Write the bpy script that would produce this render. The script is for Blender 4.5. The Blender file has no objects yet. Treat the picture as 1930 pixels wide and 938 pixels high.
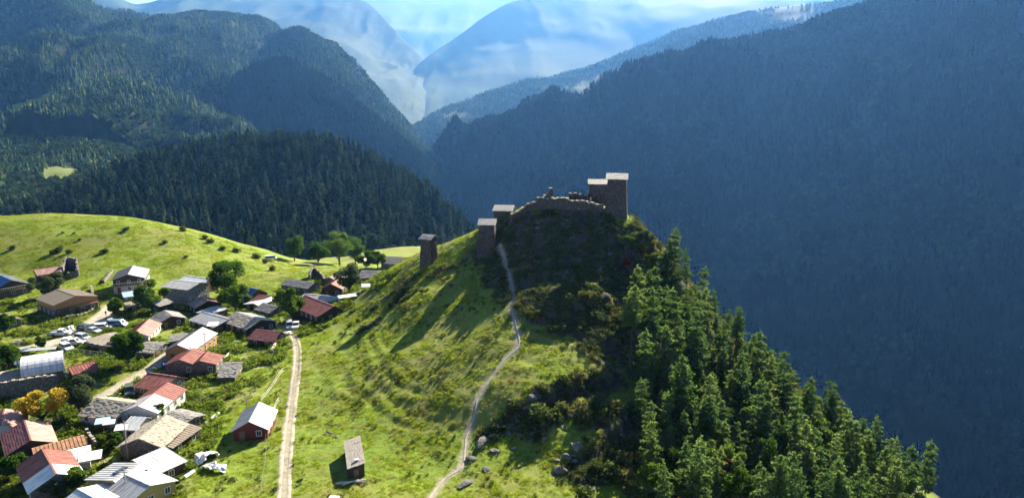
import bpy, math, random
import numpy as np

# ------------------------------------------------------------------ camera, sky, sun, exposure
scene = bpy.context.scene
col = scene.collection
R = math.radians
CAM_Z = 60.0
PITCH = math.atan(279.0/1300.0)
cam_d = bpy.data.cameras.new('camera'); cam = bpy.data.objects.new('camera', cam_d); col.objects.link(cam)
cam.location = (0, 0, CAM_Z); cam.rotation_euler = (math.pi/2 - PITCH, 0, 0)
cam_d.sensor_width = 36.0; cam_d.lens = 36.0*1300.0/1930.0
cam_d.clip_start = 0.5; cam_d.clip_end = 40000
scene.camera = cam
SUN_AZ, SUN_EL = 23.0, 26.0            # degrees right of the view direction, degrees above the horizon
world = bpy.data.worlds.new('World'); scene.world = world; world.use_nodes = True
wt = world.node_tree; wt.nodes.clear()
wo = wt.nodes.new('ShaderNodeOutputWorld'); bg = wt.nodes.new('ShaderNodeBackground'); sky = wt.nodes.new('ShaderNodeTexSky')
sky.sky_type = 'NISHITA'; sky.sun_disc = False; sky.altitude = 2300; sky.air_density = 0.55; sky.dust_density = 0.4
sky.sun_elevation = R(SUN_EL); sky.sun_rotation = R(SUN_AZ)
bg.inputs['Strength'].default_value = 0.05
wt.links.new(sky.outputs[0], bg.inputs[0]); wt.links.new(bg.outputs[0], wo.inputs[0])
sun_d = bpy.data.lights.new('sun', 'SUN'); sun = bpy.data.objects.new('sun', sun_d); col.objects.link(sun)
sun_d.energy = 5.0; sun_d.angle = R(0.5); sun_d.color = (1.0, 0.95, 0.86)
sun.rotation_euler = (R(90-SUN_EL), 0, R(180-SUN_AZ))
sun.location = (200, 400, 500)
scene.view_settings.view_transform = 'Standard'; scene.view_settings.look = 'None'
scene.view_settings.exposure = 2.0; scene.view_settings.gamma = 1.0
scene.view_settings.use_curve_mapping = False
scene.render.engine = 'CYCLES'
scene.cycles.max_bounces = 5; scene.cycles.transparent_max_bounces = 6
scene.cycles.volume_bounces = 0
scene.cycles.use_denoising = True

# ------------------------------------------------------------------ numeric helpers
def _hash(ix, iy, seed):
    h = (ix.astype(np.int64)*374761393 + iy.astype(np.int64)*668265263 + seed*1442695041) & 0x7fffffff
    h = ((h ^ (h >> 13))*1274126177) & 0x7fffffff
    h = (h ^ (h >> 16)) & 0xffff
    return h/65535.0
def vnoise(x, y, seed=0):
    x = np.asarray(x, float); y = np.asarray(y, float)
    ix = np.floor(x); iy = np.floor(y); fx = x-ix; fy = y-iy
    fx = fx*fx*fx*(fx*(fx*6-15)+10); fy = fy*fy*fy*(fy*(fy*6-15)+10)
    a = _hash(ix, iy, seed); b = _hash(ix+1, iy, seed); c = _hash(ix, iy+1, seed); d = _hash(ix+1, iy+1, seed)
    return (a+(b-a)*fx) + ((c+(d-c)*fx)-(a+(b-a)*fx))*fy
def fbm(x, y, seed=0, octv=4, gain=0.5):
    s = 0; a = 1; t = 0
    for k in range(octv):
        s = s + a*vnoise(x*2**k+17.3*k, y*2**k-9.1*k, seed+k); t += a; a *= gain
    return s/t
def ridged(x, y, seed=0, octv=4, gain=0.5):
    s = 0; a = 1; t = 0
    for k in range(octv):
        s = s + a*(1-np.abs(2*vnoise(x*2**k+7.7*k, y*2**k+3.3*k, seed+k)-1)); t += a; a *= gain
    return s/t
def smooth(a, b, x):
    t = np.clip((x-a)/(b-a), 0, 1); return t*t*(3-2*t)

# ------------------------------------------------------------------ the near ground as a height function
GROUND_POINTS = [(-72.42, 90.0, 4.55), (-54.19, 89.0, 5.17), (-41.3, 89.0, 5.17), (-32.03, 88.5, 5.47), (-19.86, 88.0, 5.78), (-8.67, 88.5, 5.47), (-83.95, 106.0, 3.54), (-67.32, 105.0, 4.07), (-49.25, 104.0, 4.61), (-36.69, 103.0, 5.14), (-22.76, 102.5, 5.41), (-99.62, 128.0, 3.31), (-80.65, 128.0, 3.31), (-61.19, 127.0, 3.75), (-42.21, 125.0, 4.64), (-122.41, 160.0, 3.01), (-99.1, 160.0, 3.01), (-75.78, 160.0, 3.01), (-52.42, 160.0, 3.69), (-139.75, 193.0, 2.63), (-112.12, 196.0, 1.74), (-86.34, 198.0, 1.14), (-53.07, 176.0, 3.27), (-168.7, 225.0, 2.4), (-120.67, 212.0, 2.25), (-99.6, 222.0, 2.26), (-76.88, 228.0, 1.63), (-50.32, 200.0, 2.21), (-46.76, 222.0, 1.35), (-44.36, 255.0, -1.12), (-70.78, 245.0, 0.28), (-234.91, 283.0, 12.12), (-214.22, 285.0, 12.68), (-190.68, 290.0, 13.23), (-162.67, 292.0, 11.06), (-139.37, 290.0, 7.26), (-115.3, 285.0, 0.9), (-91.37, 272.0, -4.53), (-81.91, 262.0, -3.86), (-176.4, 245.0, 7.22), (-148.68, 247.0, 6.79), (-116.53, 240.0, 4.42), (-95.86, 235.0, 1.76), (-114.02, 375.0, -27.45), (-73.13, 350.0, -18.78), (-93.65, 365.0, -24.52), (-33.54, 207.0, 10.89), (-27.58, 200.0, 15.63), (-20.58, 194.0, 19.3), (-14.08, 189.0, 22.62), (-9.46, 186.0, 24.7), (-22.11, 178.0, 16.9), (-6.37, 172.0, 21.84), (-2.37, 178.0, 27.35), (-3.36, 171.0, 23.85), (6.22, 178.0, 32.97), (13.12, 178.0, 33.53), (18.65, 178.0, 33.53), (24.09, 177.0, 32.01), (26.17, 172.0, 30.09), (30.5, 178.0, 30.45), (4.54, 165.0, 24.46), (14.68, 162.0, 23.8), (23.11, 158.0, 22.13), (-0.58, 144.0, 18.39), (12.72, 138.0, 17.83), (23.69, 137.0, 15.84), (-34.73, 163.0, 7.46), (-20.69, 157.0, 14.63), (-11.61, 153.0, 15.79), (-12.9, 139.0, 12.85), (-24.03, 131.0, 8.84), (1.52, 125.0, 14.41), (-5.98, 111.5, 9.63), (-36.82, 139.0, 5.72), (-31.0, 115.0, 4.98), (-14.47, 105.0, 5.99), (7.95, 113.5, 9.73), (2.93, 100.0, 6.74), (-4.87, 88.0, 5.78), (18.22, 120.0, 8.96), (15.81, 102.0, 5.67), (14.18, 90.0, 4.55), (32.25, 176.0, 29.81), (35.43, 174.0, 26.42), (38.17, 170.0, 22.28), (46.88, 160.0, 9.77), (58.71, 148.0, -0.36), (68.33, 138.0, -8.5), (80.93, 130.0, -16.44), (89.36, 125.0, -20.57), (33.92, 148.0, 12.29), (36.17, 132.0, 6.16), (37.81, 118.0, 1.43), (37.04, 100.0, -1.61), (55.79, 112.0, -9.01), (22.57, 93.0, 2.7), (-290, 360, -25.0), (-170, 360, -28.0), (-100, 350, -24.0), (-60, 330, -20.0), (-15, 215, 8.0), (-32, 232, 0.0), (22, 212, 10.0), (38, 200, 10.0), (90, 178, -40.0), (118, 150, -60.0), (62, 203, -40.0), (140, 130, -75.0), (105, 225, -100.0), (32, 225, -20.0), (190, 150, -160.0), (190, 250, -200.0), (60, 300, -90.0), (150, 350, -200.0), (135, 100, -55.0), (185, 90, -120.0), (92, 80, -20.0), (60, 60, -2.0), (0, 55, 6.0), (-60, 55, 6.0), (-120, 60, 4.0), (-290, 200, 2.0), (-300, 290, 10.0), (-290, 110, 3.0), (-200, 80, 4.0), (-290, 430, -58.0), (-150, 430, -52.0), (0, 430, -44.0), (100, 430, -160.0), (190, 430, -240.0)]
LOFT_ROWS = {'forest_hill': [[(-907.2, 760.0, -84.2), (-752.0, 760.0, -81.8), (-597.1, 760.0, -79.4), (-549.6, 780.0, -67.7), (-504.7, 800.0, -49.0), (-461.5, 840.0, -25.2), (-413.8, 880.0, -8.4), (-353.5, 900.0, 0.9), (-284.8, 900.0, 2.3), (-211.9, 880.0, -6.4), (-153.6, 850.0, -27.5), (-102.1, 800.0, -47.7), (-60.7, 740.0, -72.2), (-35.3, 690.0, -89.8), (-15.2, 640.0, -106.5)], [(-745.0, 620.0, -77.6), (-617.6, 620.0, -75.6), (-490.3, 620.0, -73.6), (-454.3, 640.0, -67.6), (-420.5, 660.0, -61.1), (-383.8, 690.0, -50.2), (-343.0, 720.0, -40.9), (-292.8, 735.0, -37.3), (-235.9, 735.0, -37.3), (-175.7, 720.0, -40.9), (-127.9, 700.0, -49.1), (-91.7, 670.0, -64.0), (-63.0, 640.0, -78.9), (-45.2, 600.0, -89.7), (-33.5, 560.0, -101.8)], [(-584.3, 480.0, -77.1), (-484.3, 480.0, -75.5), (-384.5, 480.0, -73.9), (-346.3, 480.0, -73.9), (-311.8, 480.0, -73.9), (-273.6, 480.0, -73.9), (-235.3, 480.0, -73.9), (-197.1, 480.0, -73.9), (-158.8, 480.0, -73.9), (-120.5, 480.0, -73.9), (-89.9, 480.0, -73.9), (-63.1, 480.0, -73.9), (-40.2, 480.0, -73.9), (-24.9, 480.0, -73.9), (-11.5, 480.0, -73.9)]], 'wooded_rise': [[(-1609.8, 1350.0, -22.5), (-1341.5, 1350.0, -18.4), (-1073.6, 1350.0, -14.3), (-929.1, 1350.0, -10.3), (-824.9, 1330.0, -13.2), (-738.6, 1300.0, -24.3), (-664.6, 1250.0, -40.0), (-603.7, 1180.0, -66.0), (-546.3, 1100.0, -102.7)], [(-1380.4, 1150.0, -46.1), (-1150.3, 1150.0, -42.6), (-920.5, 1150.0, -39.0), (-797.0, 1150.0, -37.3), (-711.7, 1140.0, -38.2), (-640.2, 1120.0, -45.0), (-583.1, 1090.0, -58.9), (-540.1, 1050.0, -79.0), (-502.1, 1000.0, -103.7)], [(-1196.0, 990.0, -61.8), (-996.7, 990.0, -58.7), (-797.6, 990.0, -55.7), (-690.7, 990.0, -55.7), (-616.1, 980.0, -56.8), (-558.0, 970.0, -60.8), (-511.5, 950.0, -73.1), (-481.1, 930.0, -88.5), (-453.8, 900.0, -105.1)], [(-929.5, 760.0, -78.2), (-774.5, 760.0, -75.8), (-619.8, 760.0, -73.4), (-536.8, 760.0, -73.4), (-483.4, 760.0, -73.4), (-441.9, 760.0, -73.4), (-412.2, 760.0, -73.4), (-394.4, 760.0, -73.4), (-379.6, 760.0, -73.4)]], 'shaded_mountain': [[(-1257.7, 2000.0, -181.4), (-1153.5, 2150.0, -58.4), (-1064.8, 2220.0, 15.7), (-938.6, 2300.0, 107.1), (-848.6, 2350.0, 169.5), (-768.6, 2350.0, 188.1), (-673.9, 2320.0, 164.7), (-548.1, 2250.0, 96.3), (-430.4, 2150.0, 15.5), (-320.0, 2050.0, -59.0), (-217.0, 1950.0, -127.3), (-152.6, 1880.0, -181.5)], [(-1165.6, 1850.0, -180.5), (-1036.9, 1920.0, -105.4), (-953.2, 1970.0, -60.3), (-838.7, 2030.0, -15.2), (-751.9, 2050.0, 6.9), (-682.0, 2050.0, 10.0), (-602.0, 2040.0, 2.7), (-493.5, 2000.0, -29.1), (-389.9, 1930.0, -62.3), (-300.7, 1870.0, -96.8), (-217.2, 1820.0, -142.8), (-165.5, 1780.0, -189.4)], [(-1115.8, 1760.0, -221.1), (-965.2, 1760.0, -221.1), (-869.4, 1760.0, -221.1), (-746.1, 1760.0, -221.1), (-664.0, 1760.0, -221.1), (-602.4, 1760.0, -221.1), (-533.9, 1760.0, -221.1), (-445.0, 1760.0, -221.1), (-362.8, 1760.0, -221.1), (-294.4, 1760.0, -221.1), (-225.9, 1760.0, -221.1), (-178.0, 1760.0, -221.1)]], 'lit_spur_mountain': [[(-1718.6, 2600.0, -134.3), (-1596.1, 2750.0, -52.2), (-1425.4, 2850.0, 60.0), (-1285.8, 2950.0, 188.9), (-1167.1, 3000.0, 266.5), (-1046.5, 3050.0, 328.5), (-909.7, 3050.0, 356.5), (-787.0, 3000.0, 304.9), (-657.1, 2900.0, 224.3), (-505.3, 2750.0, 96.3), (-383.9, 2600.0, -20.8), (-280.7, 2450.0, -117.5), (-219.7, 2380.0, -190.6)], [(-1525.2, 2300.0, -146.9), (-1400.8, 2400.0, -101.1), (-1250.2, 2480.0, -31.9), (-1114.9, 2530.0, 41.4), (-1009.2, 2560.0, 78.8), (-898.8, 2580.0, 107.2), (-782.2, 2580.0, 116.6), (-675.8, 2540.0, 100.9), (-573.0, 2500.0, 69.2), (-448.0, 2420.0, 6.4), (-345.6, 2330.0, -64.8), (-267.1, 2250.0, -133.8), (-220.5, 2200.0, -197.0)], [(-1321.5, 1980.0, -179.0), (-1168.7, 1980.0, -179.0), (-1016.0, 1980.0, -179.0), (-893.7, 1980.0, -179.0), (-802.1, 1980.0, -179.0), (-710.4, 1980.0, -179.0), (-618.7, 1980.0, -179.0), (-542.3, 1980.0, -179.0), (-466.0, 1980.0, -179.0), (-389.6, 1980.0, -179.0), (-313.2, 1980.0, -179.0), (-252.1, 1980.0, -179.0), (-206.2, 1980.0, -179.0)]], 'left_mountain': [[(-3361.7, 2900.0, 596.5), (-2815.4, 2900.0, 604.4), (-2269.8, 2900.0, 612.3), (-2094.7, 3000.0, 590.6), (-1979.0, 3150.0, 563.3), (-1860.7, 3250.0, 518.9), (-1775.4, 3350.0, 498.2), (-1704.8, 3500.0, 486.1), (-1571.3, 3600.0, 473.1), (-1425.9, 3700.0, 474.3), (-1265.6, 3700.0, 437.9), (-1079.5, 3600.0, 320.6), (-852.2, 3300.0, 132.5)], [(-2677.2, 2250.0, 210.0), (-2242.1, 2250.0, 216.5), (-1807.5, 2250.0, 222.9), (-1644.6, 2300.0, 218.3), (-1526.7, 2380.0, 215.3), (-1415.7, 2430.0, 209.9), (-1335.8, 2480.0, 200.5), (-1262.4, 2550.0, 180.6), (-1186.2, 2680.0, 196.4), (-1085.7, 2780.0, 201.5), (-987.4, 2850.0, 184.6), (-864.0, 2850.0, 122.6), (-728.8, 2800.0, 18.7)], [(-2234.2, 1850.0, 55.9), (-1871.1, 1850.0, 61.4), (-1508.5, 1850.0, 66.8), (-1342.7, 1850.0, 60.0), (-1204.5, 1850.0, 53.2), (-1094.0, 1850.0, 46.4), (-1039.3, 1900.0, 32.0), (-980.7, 1950.0, 9.5), (-902.1, 2000.0, -14.1), (-835.8, 2100.0, -17.8), (-775.5, 2200.0, -21.5), (-707.3, 2300.0, -42.4), (-630.7, 2400.0, -83.0)], [(-1717.9, 1400.0, -47.8), (-1438.7, 1400.0, -43.5), (-1159.8, 1400.0, -39.3), (-1031.6, 1400.0, -39.3), (-924.7, 1400.0, -39.3), (-839.1, 1400.0, -39.3), (-775.0, 1400.0, -39.3), (-710.9, 1400.0, -39.3), (-636.0, 1400.0, -39.3), (-561.2, 1400.0, -39.3), (-497.1, 1400.0, -39.3), (-432.9, 1400.0, -39.3), (-368.8, 1400.0, -39.3)]], 'far_left_mountain': [[(-5113.2, 8120.0, 1273.7), (-4606.3, 8265.0, 1266.9), (-4332.8, 8410.0, 1171.7), (-3963.2, 8700.0, 1312.4), (-3502.4, 8990.0, 1391.4), (-2783.5, 8990.0, 1372.8), (-2061.5, 8700.0, 1300.4), (-1706.7, 8555.0, 1190.8), (-1426.6, 8265.0, 962.2), (-1178.2, 7975.0, 722.4), (-969.6, 7685.0, 534.0), (-834.5, 7467.5, 386.4)], [(-4252.1, 6670.0, 684.8), (-3842.3, 6815.0, 698.4), (-3578.6, 6887.5, 705.2), (-3205.9, 6960.0, 712.0), (-2770.7, 7032.5, 743.6), (-2222.0, 7105.0, 775.7), (-1788.1, 7032.5, 718.8), (-1468.7, 6960.0, 563.9), (-1255.3, 6887.5, 410.7), (-1056.6, 6742.5, 306.0), (-889.0, 6597.5, 204.9), (-783.3, 6525.0, 131.8)], [(-2880.0, 4350.0, -298.1), (-2547.0, 4350.0, -298.1), (-2347.3, 4350.0, -298.1), (-2080.9, 4350.0, -298.1), (-1781.3, 4350.0, -298.1), (-1415.0, 4350.0, -298.1), (-1148.7, 4350.0, -298.1), (-948.9, 4350.0, -298.1), (-815.7, 4350.0, -298.1), (-715.8, 4350.0, -298.1), (-632.6, 4350.0, -298.1), (-566.0, 4350.0, -298.1)]], 'farthest_mountain': [[(-4571.3, 13500.0, 2059.3), (-2663.8, 13800.0, 2084.7), (-1921.5, 14250.0, 2111.3), (-1194.1, 14250.0, 2131.0), (-152.4, 13950.0, 2106.7), (1818.1, 13500.0, 2077.9)], [(-3906.8, 11400.0, 1127.9), (-2226.4, 11400.0, 1127.9), (-1554.3, 11400.0, 1127.9), (-966.2, 11400.0, 1127.9), (-126.0, 11400.0, 1127.9), (1554.3, 11400.0, 1127.9)], [(-3137.7, 9000.0, 191.9), (-1788.1, 9000.0, 191.9), (-1248.3, 9000.0, 191.9), (-776.0, 9000.0, 191.9), (-101.2, 9000.0, 191.9), (1248.3, 9000.0, 191.9)]], 'pasture_mountain': [[(-1262.0, 6675.0, -112.8), (-1086.0, 6900.0, 171.2), (-957.1, 7350.0, 423.6), (-721.3, 7800.0, 652.4), (-507.0, 8100.0, 847.3), (-246.2, 8400.0, 1070.9), (0.0, 8700.0, 1228.1), (426.3, 9000.0, 1368.0), (1212.5, 9000.0, 1392.8), (2122.3, 8700.0, 1348.4), (3272.5, 8400.0, 1304.0), (4334.0, 8100.0, 1270.7)], [(-1131.7, 6225.0, -147.5), (-958.2, 6375.0, 83.4), (-815.8, 6600.0, 180.9), (-580.2, 6750.0, 257.3), (-334.1, 6900.0, 371.5), (-26.2, 7050.0, 479.7), (290.1, 7125.0, 586.0), (717.5, 7200.0, 683.5), (1245.1, 7200.0, 785.2), (1904.8, 7125.0, 927.4), (2854.9, 7050.0, 1040.8), (3694.8, 6900.0, 1067.6)], [(-826.6, 4500.0, -310.4), (-688.9, 4500.0, -310.4), (-568.3, 4500.0, -310.4), (-396.1, 4500.0, -310.4), (-223.9, 4500.0, -310.4), (-17.2, 4500.0, -310.4), (189.4, 4500.0, -310.4), (465.0, 4500.0, -310.4), (809.4, 4500.0, -310.4), (1257.2, 4500.0, -310.4), (1911.6, 4500.0, -310.4), (2531.5, 4500.0, -310.4)]], 'terraced_spur': [[(-668.9, 3162.5, -272.9), (-581.9, 3392.5, -154.9), (-495.2, 3737.5, -56.2), (-283.7, 3967.5, 42.5), (-46.5, 4140.0, 132.8), (241.5, 4312.5, 204.8), (455.7, 4370.0, 257.3), (648.4, 4370.0, 335.8), (910.4, 4255.0, 437.5), (1171.4, 4140.0, 500.3), (1429.8, 4025.0, 550.0), (1700.6, 3910.0, 571.4), (2033.1, 3795.0, 606.3)], [(-610.9, 2990.0, -289.3), (-519.6, 3162.5, -176.3), (-418.6, 3335.0, -118.6), (-222.3, 3450.0, -67.9), (-13.4, 3542.0, -18.5), (230.5, 3599.5, 33.5), (408.7, 3622.5, 60.0), (567.2, 3599.5, 99.6), (786.4, 3507.5, 162.5), (1008.5, 3427.0, 209.8), (1226.1, 3335.0, 253.7), (1468.2, 3277.5, 297.3), (1746.9, 3220.0, 338.9)], [(-522.1, 2645.0, -300.3), (-419.7, 2645.0, -300.3), (-317.4, 2645.0, -300.3), (-153.6, 2645.0, -300.3), (10.2, 2645.0, -300.3), (194.5, 2645.0, -300.3), (317.4, 2645.0, -300.3), (440.2, 2645.0, -300.3), (624.5, 2645.0, -300.3), (808.8, 2645.0, -300.3), (1013.5, 2645.0, -300.3), (1238.7, 2645.0, -300.3), (1504.9, 2645.0, -300.3)]], 'gorge_mountain': [[(-299.7, 2600.0, -203.7), (-181.4, 2500.0, -121.1), (-65.1, 2450.0, -52.8), (63.5, 2400.0, -0.3), (203.5, 2350.0, 47.9), (319.0, 2300.0, 93.7), (402.2, 2200.0, 140.3), (487.4, 2150.0, 177.2), (568.0, 2100.0, 204.5), (688.8, 2050.0, 233.2), (787.7, 2000.0, 257.2), (865.2, 1950.0, 286.5), (937.2, 1900.0, 311.1), (1054.0, 1850.0, 361.9), (1247.3, 1800.0, 439.1), (1438.5, 1750.0, 498.4), (1810.0, 1697.5, 518.6)], [(-257.4, 2300.0, -221.2), (-160.7, 2200.0, -171.6), (-56.9, 2120.0, -138.8), (55.0, 2050.0, -116.6), (174.1, 1980.0, -95.5), (268.4, 1900.0, -74.8), (339.9, 1820.0, -55.3), (411.1, 1770.0, -42.8), (477.4, 1720.0, -29.5), (577.0, 1670.0, -14.4), (657.2, 1620.0, -2.5), (723.7, 1580.0, 10.9), (785.8, 1540.0, 23.6), (881.8, 1490.0, 43.5), (1036.2, 1430.0, 70.5), (1201.8, 1390.0, 90.5), (1511.8, 1348.3, 118.9)], [(-200.2, 1900.0, -273.5), (-133.7, 1800.0, -270.2), (-47.1, 1720.0, -269.2), (45.3, 1650.0, -269.0), (143.6, 1590.0, -269.7), (222.7, 1530.0, -269.6), (281.9, 1460.0, -266.3), (339.5, 1410.0, -266.5), (392.6, 1360.0, -266.0), (468.9, 1300.0, -267.5), (531.0, 1250.0, -265.1), (581.8, 1210.0, -259.7), (628.2, 1170.0, -253.9), (706.2, 1130.0, -247.8), (838.1, 1090.0, -241.4), (976.3, 1060.0, -237.5), (1227.8, 1028.2, -203.2)], [(-136.6, 1350.0, -420.9), (-100.3, 1300.0, -425.3), (-35.7, 1250.0, -428.2), (34.4, 1200.0, -429.4), (108.7, 1150.0, -439.2), (169.7, 1110.0, -451.3), (215.8, 1060.0, -456.6), (259.6, 1020.0, -460.1), (299.8, 980.0, -462.0), (360.3, 940.0, -466.6), (407.8, 900.0, -469.2), (448.2, 870.0, -476.0), (485.0, 840.0, -477.4), (550.2, 815.0, -484.8), (659.8, 790.0, -494.9), (775.3, 770.0, -511.0), (974.6, 746.9, -471.9)]]}
HAZE_COLOR = (0.13, 0.38, 1.0, 1)
HAZE_DENSITY = 4.5e-05
HAZE_G = 0.4
ROADS = [{'name': 'track', 'pts': [(-31.8, 86.42), (-34.64, 96.11), (-37.78, 107.19), (-41.28, 120.35), (-45.44, 136.51), (-49.39, 150.12), (-53.99, 161.69), (-58.07, 169.39), (-62.37, 173.95)], 'w': 0.5}, {'name': 'footpath', 'pts': [(-11.8, 86.4), (-10.13, 91.9), (-7.63, 95.15), (-7.42, 99.24), (-7.46, 102.56), (-6.47, 106.73), (-5.95, 110.91), (-3.8, 115.98), (-0.99, 121.44), (1.32, 125.05), (0.85, 131.49), (0.11, 137.94), (0.35, 146.53), (-0.88, 159.05), (-2.23, 166.78), (-3.24, 171.66)], 'w': 0.3}, {'name': 'village_road', 'pts': [(-119.3, 147.22), (-115.66, 152.28), (-111.17, 156.72), (-108.2, 164.26), (-111.39, 176.31), (-113.21, 184.34), (-115.73, 192.7)], 'w': 4.2}, {'name': 'lane', 'pts': [(-80.44, 124.95), (-79.65, 131.92), (-78.06, 140.47), (-78.7, 145.18), (-79.06, 152.06)], 'w': 2.6}]
VILLAGE_POLY = [(-76.39, 89.13), (-46.09, 87.88), (-49.24, 103.99), (-50.03, 137.45), (-51.78, 157.91), (-37.55, 177.38), (-30.44, 187.59), (-60.46, 234.67), (-73.3, 206.22), (-102.45, 201.99), (-125.46, 200.08), (-157.46, 195.83)]
HEATH_POLYS = [[(-8.89, 173.49), (4.81, 176.84), (23.78, 174.52), (29.81, 169.23), (25.16, 132.22), (18.53, 122.48), (11.92, 128.05), (2.7, 134.06), (-2.91, 145.84)], [(-32.73, 147.02), (-24.25, 155.14), (-15.22, 166.83), (-8.62, 167.75), (-8.89, 173.49), (-23.55, 180.45), (-33.07, 168.58), (-37.7, 158.38)], [(-3.09, 106.25), (7.0, 113.27), (19.75, 124.04), (23.47, 121.66), (18.08, 90.21), (9.38, 88.0), (7.81, 97.73), (-0.42, 99.93)], [(28.8, 150.0), (34.0, 158.0), (40.4, 168.0), (47.2, 161.0), (59.1, 149.0), (66.5, 139.0), (77.1, 131.0), (83.8, 126.0), (66.6, 105.0), (40.6, 88.0), (19.9, 86.0), (20.8, 99.0), (21.5, 113.0), (21.8, 124.0), (23.7, 133.0)]]
CREST_TAN = [-0.1682, -0.1613, -0.1773, -0.1992, -0.2234, -0.2252, -0.2112, -0.1949]
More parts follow.
